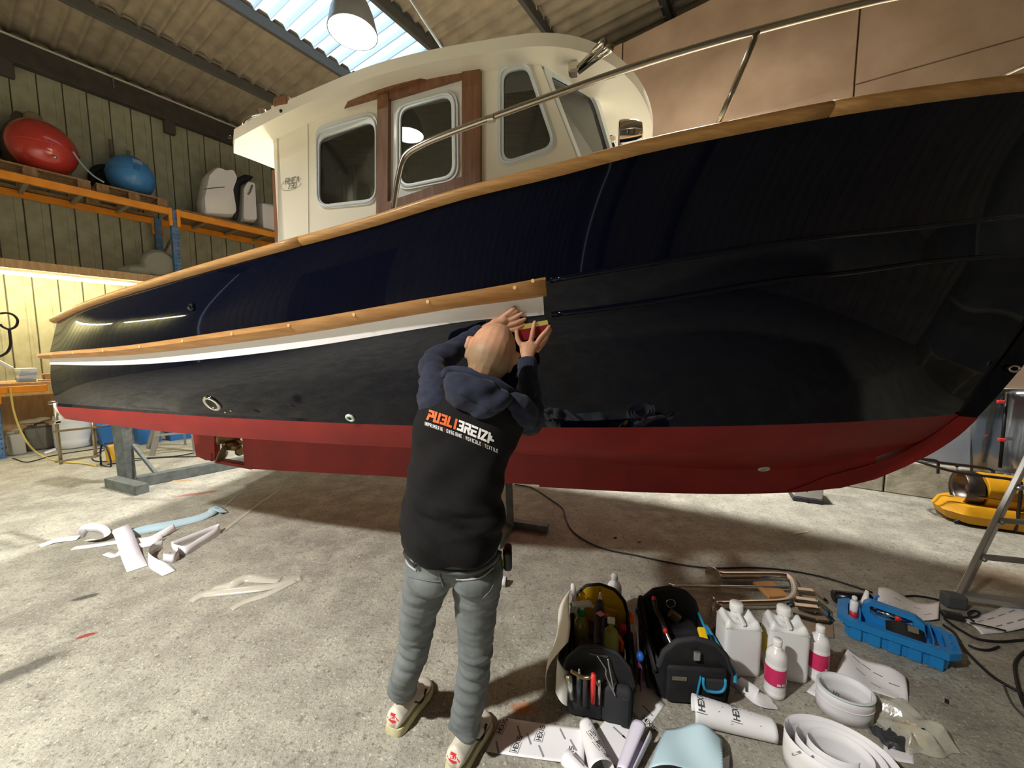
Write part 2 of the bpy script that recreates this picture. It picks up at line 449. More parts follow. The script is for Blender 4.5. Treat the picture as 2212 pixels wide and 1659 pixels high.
for i, (ua, ub) in enumerate(zip(ue, ue[1:])):
    ua = max(ua, 0.0); ub = min(ub, UMAX - .02)
    if ub - ua < .1: continue
    for zl, zh, mt in ((1.15, 2.62, 0), (2.63, 4.28, 0), (4.29, None, 0)):
        ya = .0 + .012 * ((i * 7 + int(zl)) % 3)
        zt = [zh, zh] if zh else [ptop(ua + .008), ptop(ub - .008)]
        V = [(ua + .008, ya, zl), (ub - .008, ya, zl), (ub - .008, ya, zt[1]), (ua + .008, ya, zt[0])]
        V += [(x, .09, z) for x, y, z in V]
        mk('particle_board', (V, [(0, 1, 2, 3), (0, 4, 5, 1), (1, 5, 6, 2), (2, 6, 7, 3), (3, 7, 4, 0)]), m_sheet if ua > 12.5 else m_board, wb, local=True)
u = 0.0; k = 0
while u < UMAX - .3:
    wdt = .42 + .16 * ((k * 5) % 4) / 3
    mk('footing_block', box((u + wdt / 2, .03 + .01 * (k % 3), .18), (wdt - .012, .13, .36), .012, 1), m_stone, wb, local=True)
    u += wdt; k += 1
u = 0.0; k = 0
while u < UMAX - .5:
    mk('wall_sheet', box((u + .495, .045 + .006 * (k % 2), .755), (.985, .05, .78)), m_sheet, wb, local=True)
    u += .99; k += 1
mk('coping_ledge', box((UMAX / 2, .0, 1.14), (UMAX - .1, .14, .05), .01, 1), M('pale_ledge', '#b9bdb9', .6), wb, local=True)

# ---- walls out of frame (they show in the varnish and shut the hall)
m_corr = M('corrugated_wall', '#b7b2a8', 0.5, 0.0, col2='#9d978c', nscale=3)
def corr_wall(name, p0, dirv, length, ztop, inward):
    o = thing(name, loc=tuple(p0), rz=math.atan2(dirv[1], dirv[0]), kind='structure')
    sgn = 1 if (np.cross(dirv, inward)[2] > 0) else -1
    n = int(length / 1.2); first = None
    prof = [(0, 0), (.05, .05), (.11, .05), (.16, 0), (.3, 0)]
    for i in range(n):
        if first is None:
            P = []
            for k in range(4):
                for a, dd in prof[:4]: P.append((k * .3 + a, sgn * dd))
            P.append((1.2, 0)); V = [(x, y, 0) for x, y in P] + [(x, y, ztop) for x, y in P]; m = len(P)
            Fq = [(a, a + 1, a + 1 + m, a + m) for a in range(m - 1)]
            first = mk('corrugated_sheet', (V, Fq), m_corr, o, local=True); 
        else:
            q = first.copy(); SC.collection.objects.link(q); q.location = (i * 1.2, 0, 0)
    mk('backing_sheet', box((length / 2, -sgn * .06, ztop / 2), (length, .04, ztop)), m_corr, o, local=True)
    return o
corr_wall('wall_front', RW(0, WMIN, 0), EU, UMAX, 7.1, DW)
corr_wall('wall_right', RW(UMAX, WMIN, 0), DW, WMAX - WMIN, 7.1, -EU)
corr_wall('wall_far', RW(0, WMAX, 0), EU, UMAX, 7.1, -DW)
m_col = M('column_steel', '#4b4a4d', .6)
for i, w in enumerate((-6.5, -3.2)):
    mk('trim_%d' % (i + 2), box(RW(UMAX - .15, w, 3.4), (.25, .25, 6.8), .01, 1, rz=RZ), m_col, kind='structure')
m_door = M('sliding_door_panel', '#6d5a4c', .6, col2='#5d4c40')
dr_ = thing('door_1', loc=tuple(RW(5.5, WMIN + .1, 0)), rz=RZ, kind='structure')
for k in range(6): mk('door_panel', box((-1.55 + .62 * k, 0, 2.1), (.6, .05, 4.2), .01, 1), m_door, dr_, local=True)

# ---- roof: fibre-cement corrugated sheets on purlins, one row of translucent sheets
m_fc = M('fibre_cement', '#a2947d', 0.85, col2='#8a7e6b', nscale=3.5, ndetail=7, bump=.3, bscale=40)
m_sky = bpy.data.materials.new('translucent_rooflight'); m_sky.use_nodes = True
nt = m_sky.node_tree; nt.nodes.clear(); oo = nt.nodes.new('ShaderNodeOutputMaterial')
t1 = nt.nodes.new('ShaderNodeBsdfTranslucent'); t2 = nt.nodes.new('ShaderNodeBsdfTransparent'); mx = nt.nodes.new('ShaderNodeMixShader')
t1.inputs[0].default_value = (.34, .40, .43, 1); t2.inputs[0].default_value = (.30, .36, .39, 1); mx.inputs[0].default_value = .3
nt.links.new(t1.outputs[0], mx.inputs[1]); nt.links.new(t2.outputs[0], mx.inputs[2]); nt.links.new(mx.outputs[0], oo.inputs[0])
ce = thing('ceiling', loc=tuple(RW(0, 0, 0)), rz=RZ, kind='structure')
PUR = 1.65; SW = 1.10; WAVE = 0.22
def wavesheet(th):
    n = int(round(SW / WAVE)) * 8; V, F = [], []
    for k in range(n + 1):
        y = SW * k / n; a = .5 + .5 * math.cos(2 * math.pi * y / WAVE)
        zz = .085 * (1 - a ** 6)
        V += [(-.14, y, zz + .0), (PUR + .05, y, zz + ROOF_M * (PUR + .19) - .05)]
    for k in range(n): F.append((2 * k, 2 * k + 1, 2 * k + 3, 2 * k + 2))
    return V, F
ws = None; sky = None
nrow = int(UMAX / PUR) + 1
for r in range(nrow):
    for j in range(int((WMAX - WMIN) / SW) + 1):
        w0 = WMIN + j * SW
        light = (r == 2 and 0.0 <= w0 <= 6.8)
        src = sky if light else ws
        loc = (r * PUR, w0, roof_z(r * PUR) + .05)
        if src is None:
            o = mk('rooflight_sheet' if light else 'roof_sheet', wavesheet(0), m_sky if light else m_fc, ce, local=True, smooth=True)
            if light: sky = o
            else: ws = o
        else:
            o = src.copy(); SC.collection.objects.link(o)
        o.location = loc
for r in range(nrow + 1):
    u = r * PUR + .0
    mk('purlin', join(box((u, .5, roof_z(u) - .03), (.07, WMAX - WMIN, .16), .006, 1), box((u - .05, .5, roof_z(u) + .04), (.12, WMAX - WMIN, .02))), m_beam if r < 1 else M('purlin_steel', '#565450', .7), ce, local=True)

# ---- pendant lamps
m_lampbody = M('lamp_shade_grey', '#9aa1a6', .35, .6)
m_lamp = emission('lamp_glow', '#fff6e2', 28)
m_cord = M('black_rubber', '#17171a', .55)
def pendant(i, x, y, z, label, seen):
    t = thing('pendant_lamp' if seen else 'pendant_lamp_offscreen', label, 'lamp', (x, y, z), group='high bay pendant lamps')
    R = .245
    pr = [(R, 0.0), (R * 1.015, .015), (R * .97, .07), (R * .88, .17), (R * .7, .28), (R * .45, .36), (R * .33, .40), (R * .33, .56), (R * .2, .58)]
    V, F = lathe(pr, 28); F = F[:-2] + [F[-1]]
    mk('lamp_shade', (V, F), m_lampbody, t, True, local=True)
    mk('lamp_rim', tube([(R * math.cos(a), R * math.sin(a), .004) for a in np.linspace(0, 2 * math.pi, 29)[:-1]], .007, 6, closed=True), m_lampbody, t, True, local=True)
    mk('lamp_glass', lathe([(R * .96, .012), (R * .96, .016)], 28), m_lamp, t, local=True)
    rz_ = roof_z(uwz((x, y, 0))[0]) - z - .06
    mk('suspension_cable', tube([(0, 0, .57), (0, 0, rz_)], .008, 6), m_cord, t, local=True)
    return t
LL = ['white-hot pendant lamp hanging under the translucent roof sheets', 'pendant lamp hanging above the boat\'s foredeck', 'pendant lamp hanging behind the worker']
for i, (x, y, z, p, seen) in enumerate(PENDANTS): pendant(i, x, y, z, LL[i], seen)
# ================================================================== the boat
m_navy = M('navy_gloss_hull', '#070b1b', 0.035, spec=0.33)
m_red = M('red_antifouling', '#9c2523', 0.55, col2='#8c201f', nscale=4, bump=.08, bscale=90)
m_teak = M('oiled_teak', '#cb9c60', 0.45, col2='#b3834c', nscale=9, stretch=(1, 1, 14), coat=.25, coatr=.2)
m_teakr = M('strake_teak', '#c6935a', 0.5, col2='#b07d45', nscale=7, stretch=(1, 1, 10))
m_teakd = M('door_teak', '#8c5f40', 0.5, col2='#744c31', nscale=9, stretch=(6, 6, .6), coat=.2, coatr=.25)
m_cream = M('cream_gelcoat', '#faf5e4', 0.3, coat=.5, coatr=.08)
m_white = M('white_gelcoat', '#eceeea', 0.3, coat=.4, coatr=.1)
m_wframe = M('window_alu_frame', '#dfe7ec', 0.3, .15)
m_pane = glass('cabin_glass', '#8d9294', .06)
m_chrome = M('polished_stainless', '#d9d6d0', 0.08, 1.0)
m_brushed = M('stainless_tube', '#c9c4ba', 0.16, 1.0)
m_vinyl = M('white_vinyl', '#f3f3f6', 0.35)
m_deck = M('deck_cream', '#d8d2bf', .7)
m_black = M('black_plastic', '#141416', .5)
m_gold = M('bronze_propeller', '#8a7a55', .35, .8, col2='#6a5c3f')

boat = thing('motor_boat', 'large navy blue motor boat with cream wheelhouse and red keel', 'boat', tuple(B(3, 0, 0)), -BA)
stem = Pch([.60, .638, .689, .814, 1.018, 1.151, 1.354, 1.459, 1.8, 2.2, 2.75], [4.6, 4.9, 5.13, 5.391, 5.652, 5.752, 5.874, 5.932, 6.085, 6.225, 6.385])
def rabbet(z): return stem(z) - float(np.interp(z, [.7, .9, 1.15, 1.5], [.02, .12, .095, .085]))

def line(tk, pix, extra=(), pre=()):
    tf = Pch(*zip(*tk)); q = pix_curve(pix, tf)
    q = sorted(list(pre) + q + list(extra)); zf = Pch(*zip(*q))
    return tf, zf
# half breadths (s, t)
T_SH = [(0, .985), (.5, 1.11), (1, 1.195), (1.5, 1.25), (2, 1.29), (2.7, 1.315), (3.3, 1.30), (3.8, 1.25), (4.4, 1.145), (4.9, 1.0), (5.3, .83), (5.7, .58), (6.05, .27), (6.3, .05)]
T_K1 = [(0, 1.045), (.5, 1.16), (1, 1.235), (1.5, 1.28), (2, 1.31), (2.7, 1.315), (3.3, 1.27), (3.8, 1.18), (4.4, 1.01), (4.9, .80), (5.3, .59), (5.7, .33), (6.15, .05)]
T_K2 = [(0, 1.045), (.5, 1.155), (1, 1.225), (1.5, 1.265), (2, 1.29), (2.7, 1.285), (3.3, 1.225), (3.8, 1.12), (4.4, .93), (4.9, .71), (5.3, .50), (5.7, .26), (6.08, .05)]
T_K3 = [(0, 1.040), (1, 1.108), (2, 1.130), (3, 1.07), (3.6, .96), (4.1, .83), (4.6, .68), (5.1, .47), (5.5, .24), (5.83, .05)]
T_WL = [(0, 1.04), (1, 1.10), (2, 1.12), (3, 1.05), (3.5, .95), (4, .82), (4.6, .61), (5.2, .33), (5.66, .055)]
T_CH = [(0, 1.0), (1, 1.05), (2, 1.03), (3, .91), (3.6, .76), (4, .64), (4.6, .43), (5.1, .24), (5.5, .055)]
sh_t, sh_z = line(T_SH, [(130, 686), (200, 655), (300, 622), (400, 592), (600, 535), (800, 480), (1000, 418), (1200, 368), (1400, 314), (1600, 272), (1800, 233), (2000, 202), (2212, 175)], [(6.3, 2.72)])
k1_t, k1_z = line(T_K1, [(112, 764), (300, 748), (500, 720), (700, 690), (900, 655), (1100, 622), (1240, 597), (1540, 547), (1760, 515), (2000, 490), (2212, 466)], [])
k2_t, k2_z = line(T_K2, [(112, 788), (330, 786), (500, 771), (700, 745), (900, 712), (1000, 696), (1170, 682), (1381, 656), (1684, 606), (1832, 590), (2006, 566), (2212, 551)], [])
k3_t = Pch(*zip(*T_K3))
q3 = pix_curve([(1480, 888), (1572, 869), (1905, 810), (2072, 772)], k3_t)
k3_z = Pch(*zip(*([(0, 1.165), (1, 1.165), (2, 1.17), (3, 1.185)] + q3 + [(5.84, 1.50)])))
wl_t = Pch(*zip(*T_WL)); wl_z = lambda s: 1.142 + .004 * s
ch_t = Pch(*zip(*T_CH)); ch_z = Pch([0, 1, 2, 3, 4, 4.8, 5.5], [1.045, 1.02, 1.01, 1.0, .985, .97, 1.0])
ga_t = lambda s: float(np.interp(s, [0, .4, 1, 2, 4, 4.9, 5.2], [.03, .05, .075, .09, .085, .06, .052])); ga_z = Pch([0, .5, 1.5, 2.5, 3.5, 4.2, 4.8, 5.2], [.985, .955, .86, .79, .745, .74, .775, .84])
kb_z = Pch([.4, .5, 1.2, 2.2, 3, 4.2, 4.6, 4.9], [.43, .432, .455, .49, .515, .566, .60, .64])
LINES = [(sh_t, sh_z, 6.3), (k1_t, k1_z, 6.145), (k2_t, k2_z, 6.075), (k3_t, k3_z, 5.85), (wl_t, wl_z, 5.66), (ch_t, ch_z, 5.5), (ga_t, ga_z, 5.2)]
NS = 72
def taus(): return [1 - (1 - i / NS) ** 1.15 for i in range(NS + 1)]
def row(l, q):
    tf, zf, se = LINES[l]; s = se * q; return np.array([s, tf(s), zf(s)])
def between(l, f, bulge):
    out = []
    for q in taus():
        a, b = row(l, q), row(l + 1, q); p = a * (1 - f) + b * f
        p[1] += bulge(q) * 4 * f * (1 - f); out.append(p)
    return out
def full(l): return [row(l, q) for q in taus()]
def hull_strip(rows, side):
    V = [tuple(B(p[0], side * p[1], p[2])) for r in rows for p in r]; n = NS + 1; F = []
    for i in range(len(rows) - 1):
        for k in range(NS):
            f = (i * n + k, i * n + k + 1, (i + 1) * n + k + 1, (i + 1) * n + k); F.append(f if side > 0 else f[::-1])
    return V, F
bul0 = lambda q: .028 * (1 - q) * min(1, q / .12) - .05 * q * q
bul1 = lambda q: .0
bul2 = lambda q: .035 * (1 - q * q) * min(1, .3 + q / .15)
up_rows = [full(0)] + [between(0, f, bul0) for f in (.12, .25, .4, .55, .7, .85, .95)] + [full(1)]
mid_rows = [full(1), between(1, .5, bul1), full(2)]
lo_rows = [full(2)] + [between(2, f, bul2) for f in (.08, .2, .35, .5, .65, .8, .93)] + [full(3)]
sp_rows = [full(3), between(3, .5, bul1), full(4)]
bo1 = [full(4), between(4, .5, lambda q: .01), full(5)]
bo2 = [full(5)] + [between(5, f, lambda q: .05 * (1 - q)) for f in (.15, .3, .5, .7, .85)] + [full(6)]
def both(rows): return join(hull_strip(rows, 1), hull_strip(rows, -1))
mk('topside_upper', both(up_rows), m_navy, boat, True)
mk('topside_band', both(mid_rows), m_navy, boat, True)
mk('topside_lower', both(lo_rows), m_navy, boat, True)
mk('spray_chine', both(sp_rows), m_navy, boat, True)
mk('bottom_side', both(bo1), m_red, boat, True)
mk('bottom', both(bo2), m_red, boat, True)
for nm, zt, tt, s1 in (('spray_rail', k1_z, k1_t, 6.12), ('spray_rail', k2_z, k2_t, 6.05)):
    for sd in (1, -1): mk(nm, tube([B(s, sd * (tt(s) + .002), zt(s)) for s in np.linspace(3.46, s1, 40)], .011, 8), m_navy, boat, True)
# transom
tp = [row(l, 0) for l in range(7)]
R = [B(p[0], p[1], p[2]) for p in tp[:5]]; Lf = [B(p[0], -p[1], p[2]) for p in tp[:5]]
mk('transom', (R + Lf, [(i, i + 1, i + 6, i + 5) for i in range(4)]), m_navy, boat)
R = [B(p[0], p[1], p[2]) for p in tp[4:7]]; Lf = [B(p[0], -p[1], p[2]) for p in tp[4:7]]
mk('transom_bottom', (R + Lf, [(0, 1, 4, 3), (1, 2, 5, 4)]), m_red, boat)
mk('transom_edge_trim', tube([B(-.008, p[1], p[2]) for p in tp[3:6]], .010, 6), m_white, boat, True)
# keel and stem bar
def keelplate(pts_top, pts_bot, hw):
    n = len(pts_top); V = []
    for side in (1, -1):
        V += [tuple(B(p[0], side * hw, p[1])) for p in pts_top] + [tuple(B(p[0], side * hw * .9, p[1])) for p in pts_bot]
    F = []
    for k in range(n - 1):
        F += [(k, k + 1, n + k + 1, n + k), (2*n + k + 1, 2*n + k, 3*n + k, 3*n + k + 1), (n + k, n + k + 1, 3*n + k + 1, 3*n + k), (k + 1, k, 2*n + k, 2*n + k + 1)]
    F += [(0, n, 3*n, 2*n), (n - 1, 3*n - 1, 4*n - 1, 2*n - 1)]
    return V, F
rabz = Pch([4.80, 4.89, 5.024, 5.20, 5.373, 5.52, 5.653], [.618, .655, .735, .81, .893, 1.01, 1.147])
def kbot(s): return kb_z(s) if s < 4.82 else rabz(s)
ss = list(np.linspace(.44, 4.82, 34)) + list(np.linspace(4.86, 5.28, 8))
mk('keel', keelplate([(s, max(ga_z(s) + .03, kbot(s) + .01)) for s in ss], [(s, kbot(s)) for s in ss], .056), m_red, boat)
fr_s = list(np.linspace(4.83, 5.655, 22)); fr_b = []
for i, s in enumerate(fr_s):
    z = .628 + (1.147 - .628) * (i / 21) ** 1.55; fr_b.append((stem(z), z))
mk('stem_foot', keelplate([(s, rabz(s) + .004) for s in fr_s], fr_b, .060), m_red, boat)
zz = list(np.linspace(1.147, 2.74, 16))
mk('stem_bar', keelplate([(rabbet(z) - .03, z) for z in zz], [(stem(z), z) for z in zz], .052), m_navy, boat)
mk('keel_shoe', tube([B(s, 0, kb_z(s) - .012) for s in np.linspace(3.2, 4.9, 12)] + [B(stem(z) , 0, z - .012) for z in (.69, .76, .85, .95, 1.02)], .022, 6), m_red, boat, True)
# deck (hidden below the bulwark) and far rail
mk('deck', loft([[B(s, -sh_t(s) * (.96 - .2 * (s / 6.3) ** 2), sh_z(s) - .14), B(s, 0, sh_z(s) - .08), B(s, sh_t(s) * (.96 - .2 * (s / 6.3) ** 2), sh_z(s) - .14)] for s in np.linspace(.03, 6.2, 40)], False, False, False), m_deck, boat, True)
# toe rail in teak lengths
def rail_part(s0, s1, side):
    R = []
    for s in np.linspace(s0, s1, max(4, int((s1 - s0) / .12))):
        t = sh_t(s); z = sh_z(s); P = []
        for k in range(12):
            a = 2 * math.pi * k / 12; P.append(B(s, side * (t - .018 + .05 * math.cos(a)), z + .0 + .026 * math.sin(a)))
        R.append(P)
    return loft(R)
for s0, s1 in ((-.06, 2.33), (2.335, 4.44), (4.445, 6.28)):
    mk('toe_rail', rail_part(s0, s1, 1), m_teak, boat, True)
    mk('toe_rail', rail_part(s0, s1, -1), m_teak, boat, True)
# rubbing strake, vinyl stripe, plugs
def bandpt(s, f, off):                  # between knuckle 1 (f=0) and knuckle 2 (f=1)
    q1 = np.array([s, k1_t(s), k1_z(s)]); q2 = np.array([s, k2_t(s), k2_z(s)]); p = q1 * (1 - f) + q2 * f
    return p[0], p[1] + off, p[2]
def strake(side):
    R = []
    SS = list(np.linspace(-.05, 3.38, 46)) + [3.42, 3.445]
    for s in SS:
        e = 1.0 if s < 3.4 else (.75 if s < 3.43 else .35)
        prof = [(-.06, -.02), (-.10, .018), (-.02, .05 * e), (.16, .052 * e), (.40, .034 * e), (.46, -.02)]
        R.append([B(bandpt(s, f, o)[0], side * bandpt(s, f, o)[1], bandpt(s, f, o)[2]) for f, o in prof])
    return fixn(loft(R))
mk('rubbing_strake', strake(1), m_teakr, boat, True, sharp=35)
mk('rubbing_strake', strake(-1), m_teakr, boat, True, sharp=35)
m_plug = M('teak_plug', '#e0b67e', .5)
for s in list(np.arange(.25, 3.2, .34)) + [3.33]:
    p = bandpt(s, .10, .052); mk('teak_plug', lathe([(.008, -.002), (.008, .002), (.005, .003)], 8, B(*p), frame_rot(BN).to_3x3().to_4x4() @ Matrix.Rotation(math.pi / 2, 4, 'Y')), m_plug, boat)
p = bandpt(3.40, -.02, .045); mk('teak_plug', lathe([(.008, -.002), (.008, .002)], 8, B(*p), frame_rot(BN) @ Matrix.Rotation(math.pi / 2, 4, 'Y')), m_plug, boat)
R = [[B(*bandpt(s, f, .004)) for f in np.linspace(.42, .985, 5)] for s in np.linspace(.0, 3.43, 60)]
mk('vinyl_stripe', loft(R, False, False, False), m_vinyl, boat, True, label='white vinyl stripe under the teak strake')

def on_hull(x, y, rows):               # where a pixel's ray meets the near topside
    V, F = hull_strip(rows, 1); bv = BVHTree.FromPolygons([Vector(v) for v in V], F)
    r = Vector(ray(x, y)); h = bv.ray_cast(Vector(CAM), r.normalized())
    return h[0], (h[1] if h[1].dot(r) < 0 else -h[1])
def ring_fit(name, x, y, rows, R, r, mat, hole=True, par=boat):
    p, n = on_hull(x, y, rows); rot = frame_rot(n) @ Matrix.Rotation(math.pi / 2, 4, 'Y')
    o = mk(name, tube([p + (rot @ Vector((R * math.cos(a), R * math.sin(a), .003))) for a in np.linspace(0, 2 * math.pi, 25)[:-1]], r, 8, closed=True), mat, par, True)
    if hole: mk('opening', lathe([(R * .95, .001), (R * .95, .003)], 20, p, rot), m_black, o)
    return p, n
ring_fit('exhaust_flange', 459, 871, lo_rows, .042, .010, m_chrome)
m_pale = M('pale_green_plastic', '#cfe3d2', .4)
ring_fit('skin_fitting', 757, 902, lo_rows, .018, .008, m_pale)
ring_fit('skin_fitting', 1650, 1012, bo2, .026, .009, m_pale)
ring_fit('scupper', 415, 663, up_rows, .014, .008, m_navy)
for px in ((487, 890), (499, 887)):
    p, n = on_hull(*px, lo_rows); mk('bolt_head', ellipsoid(p, (.007, .007, .007), None, 6, 8), m_chrome, boat, True)
pe = B(stem(1.44) - .05, .055, 1.43)
mk('bow_eye', tube([pe + BB * .022 * math.cos(a) + BN * .012 + np.array([0, 0, .016 * math.sin(a)]) for a in np.linspace(0, 2 * math.pi, 17)[:-1]], .006, 8, closed=True), m_chrome, boat, True)

# rudder, propeller, skeg
rud = mk('rudder', fixn(keelplate([(-.20, .90), (-.1, .93), (.10, .95)], [(-.17, .50), (-.05, .465), (.06, .47)], .03)), m_red, boat)
mk('heel_skeg', bar(B(.06, 0, .465), B(.5, 0, .435), .07, .04, .008), m_red, boat)
mk('heel_fitting', box(B(.02, 0, .5), (.04, .07, .08), .008, 1, rz=-BA), m_red, boat)
prop = mk('propeller', lathe([(.028, -.09), (.045, -.05), (.045, .03), (.02, .09), (.004, .10)], 16, B(.24, 0, .62), frame_rot(-BB) @ Matrix.Rotation(math.pi / 2, 4, 'Y')), m_gold, boat, True)
for k in range(3):
    a0 = math.radians(80 + 120 * k)
    def blade(u, v):
        r = .04 + .15 * u; wv = .095 * math.sin(math.pi * min(1, .18 + .8 * u)) * (v - .5) * 2
        a = a0 + wv / max(r, .08); ax = wv * .55 + .01
        return B(.22 + ax, r * math.cos(a), .62 + r * math.sin(a))
    mk('propeller_blade', sheet(blade, 8, 8, .008), m_gold, prop, True)
mk('propeller_shaft', tube([B(.24, 0, .62), B(.6, 0, .66)], .02, 10), m_chrome, boat, True)
mk('shaft_anode', lathe([(.02, -.02), (.03, 0), (.02, .02)], 12, B(.40, 0, .64), frame_rot(BB) @ Matrix.Rotation(math.pi / 2, 4, 'Y')), m_chrome, boat, True)
mk('trim_tab_bracket', bar(B(-.02, .3, .985), B(.25, .3, .975), .2, .02), m_chrome, boat)

# ------------------------------------------------------------------ wheelhouse
CT = .85
def cs(x, y): q = onT(x, y, CT); return (q[0], q[2])
def P(*pts): return [cs(*p) for p in pts]
cab = mk('wheelhouse', plate([(1.735, 2.0), (3.60, 2.0), (3.60, 2.30), cs(1250, 350), cs(1165, 132), (3.30, 2.99), (1.79, 2.97), (1.785, 2.86)],
        [roundpoly(P((686, 284), (813, 246), (813, 438), (689, 449)), .075), roundpoly(P((1079, 148), (1143, 138), (1205, 322), (1079, 364)), [.06, .05, .07, .07]),
         P((824, 222), (1022, 160), (1022, 411), (824, 470))], lambda s, z, d: B(s, CT - d, z), .04), m_cream, boat)
mk('far_side_panel', plate([(1.735, 2.0), (3.60, 2.0), (3.60, 2.30), cs(1250, 350), cs(1165, 132), (3.30, 2.99), (1.79, 2.97)],
        [roundpoly([(2.07, 2.36), (2.45, 2.36), (2.45, 2.80), (2.07, 2.80)], .07), roundpoly([(2.53, 2.40), (3.02, 2.40), (3.02, 2.86), (2.53, 2.86)], .07),
         roundpoly([(3.12, 2.44), (3.42, 2.44), (3.30, 2.88), (3.12, 2.88)], .05)], lambda s, z, d: B(s, -CT + d, z), .04), m_cream, cab)
mk('aft_bulkhead', plate([(-.85, 2.0), (.85, 2.0), (.85, 2.95), (-.85, 2.95)], [[(-.62, 2.30), (-.05, 2.30), (-.05, 2.82), (-.62, 2.82)], [(.12, 2.0), (.68, 2.0), (.68, 2.84), (.12, 2.84)]],
        lambda t, z, d: B(1.75 + d, t, z), .04), m_cream, cab)
mk('cabin_sole', box(B(2.65, 0, 1.98), (1.8, 1.66, .04), rz=-BA), m_deck, cab)
mk('panel_seam', tube([B(*q) for q in [(cs(665, 262)[0], CT + .002, cs(665, 262)[1]), (cs(667, 520)[0], CT + .002, cs(667, 520)[1])]], .004, 6), m_cream, cab)
def win(name, outer, inner, r, off, par):
    o = mk(name, plate(roundpoly(outer, r), [roundpoly(inner, r * .75)], lambda s, z, d: B(s, CT - .012 + off + d, z), .022), m_wframe, par, False)
    mid = [((a[0] * .55 + b[0] * .45), (a[1] * .55 + b[1] * .45)) for a, b in zip(outer, inner)]
    ring = roundpoly(mid, r * .9)
    mk('frame_ridge', tube([B(s, CT + .012 + off, z) for s, z in ring], .006, 6, closed=True), m_wframe, o, True)
    mk('window_pane', plate(roundpoly(inner, r * .75), [], lambda s, z, d: B(s, CT - .004 + off + d, z), .004), m_pane, o)
    return o
win('window', P((682, 276), (817, 238), (817, 441), (686, 453)), P((692, 301), (812, 262), (812, 430), (692, 444)), .08, .0, cab)
win('window', P((1075, 142), (1146, 134), (1209, 324), (1075, 367)), P((1089, 159), (1138, 149), (1195, 316), (1089, 351)), .065, .0, cab)
# sliding door in teak frame
mk('door_panel', plate(P((843, 219), (1004, 172), (1003, 396), (843, 459)), [roundpoly(P((861, 236), (984, 201), (984, 384), (861, 408)), .06)], lambda s, z, d: B(s, CT - .03 + d, z), .03), m_white, cab)
win('door_window', P((858, 230), (990, 192), (993, 390), (858, 416)), P((868, 240), (977, 208), (979, 380), (868, 403)), .08, .004, cab)
def wood(name, pts, d0=-.02, d1=.03): mk(name, plate(P(*pts), [], lambda s, z, d: B(s, CT + d0 + d, z), d1 - d0), m_teakd, cab)
wood('door_post', [(822, 214), (845, 207), (843, 462), (819, 470)])
wood('door_post', [(1003, 140), (1041, 128), (1041, 406), (1002, 417)], -.02, .034)
wood('door_header', [(845, 190), (1004, 142), (1004, 172), (845, 219)], -.02, .024)
wood('door_sill', [(843, 440), (1003, 386), (1003, 420), (843, 470)], -.02, .03)
wood('sliding_track', [(662, 238), (845, 178), (1004, 128), (1041, 118), (1041, 140), (1004, 152), (845, 206), (664, 258)], .0, .045)
mk('aft_post', bar(B(1.735, CT - .02, 2.02), B(1.745, CT - .02, 2.60), .02, .05), m_teakd, cab)
# windscreen facets
WSP = {'a0': (3.60, CT - .005, 2.26), 'a1': (3.30, CT - .005, 2.98), 'b0': (3.80, .46, 2.26), 'b1': (3.57, .46, 3.03)}
def facet(A0, B0, B1, A1, frame_px=None, u0=.07, u1=.95, v0=.08, v1=.90):
    A0, B0, B1, A1 = [np.array(p, float) for p in (A0, B0, B1, A1)]
    nrm = -np.cross(B0 - A0, A1 - A0); nrm /= np.linalg.norm(nrm)
    def f(u, v, d):
        p = (A0 * (1-u) + B0 * u) * (1-v) + (A1 * (1-u) + B1 * u) * v + nrm * d; return B(*p)
    hole = roundpoly([(u0, v0), (u1, v0), (u1 - .02, v1), (u0 + .02, v1)], .12)
    mk('windscreen_panel', plate([(0, 0), (1, 0), (1, 1), (0, 1)], [hole], f, -.03), m_cream, cab)
    w = mk('windscreen_frame', plate(roundpoly([(u0 - .06, v0 - .04), (u1 + .05, v0 - .04), (u1 + .03, v1 + .04), (u0 - .04, v1 + .04)], .14), [roundpoly([(u0 + .02, v0 + .02), (u1 - .02, v0 + .02), (u1 - .04, v1 - .02), (u0 + .04, v1 - .02)], .11)], lambda u, v, d: f(u, v, d - .006), .018), m_wframe, cab)
    mk('windscreen_pane', plate(hole, [], lambda u, v, d: f(u, v, d - .012), .004), m_pane, w)
    return f
a0, a1, b0, b1 = WSP['a0'], WSP['a1'], WSP['b0'], WSP['b1']
mir = lambda p: (p[0], -p[1], p[2])
f1 = facet(a0, b0, b1, a1)
f2 = facet(b0, mir(b0), mir(b1), b1)
facet(mir(b0), mir(a0), mir(a1), mir(b1))
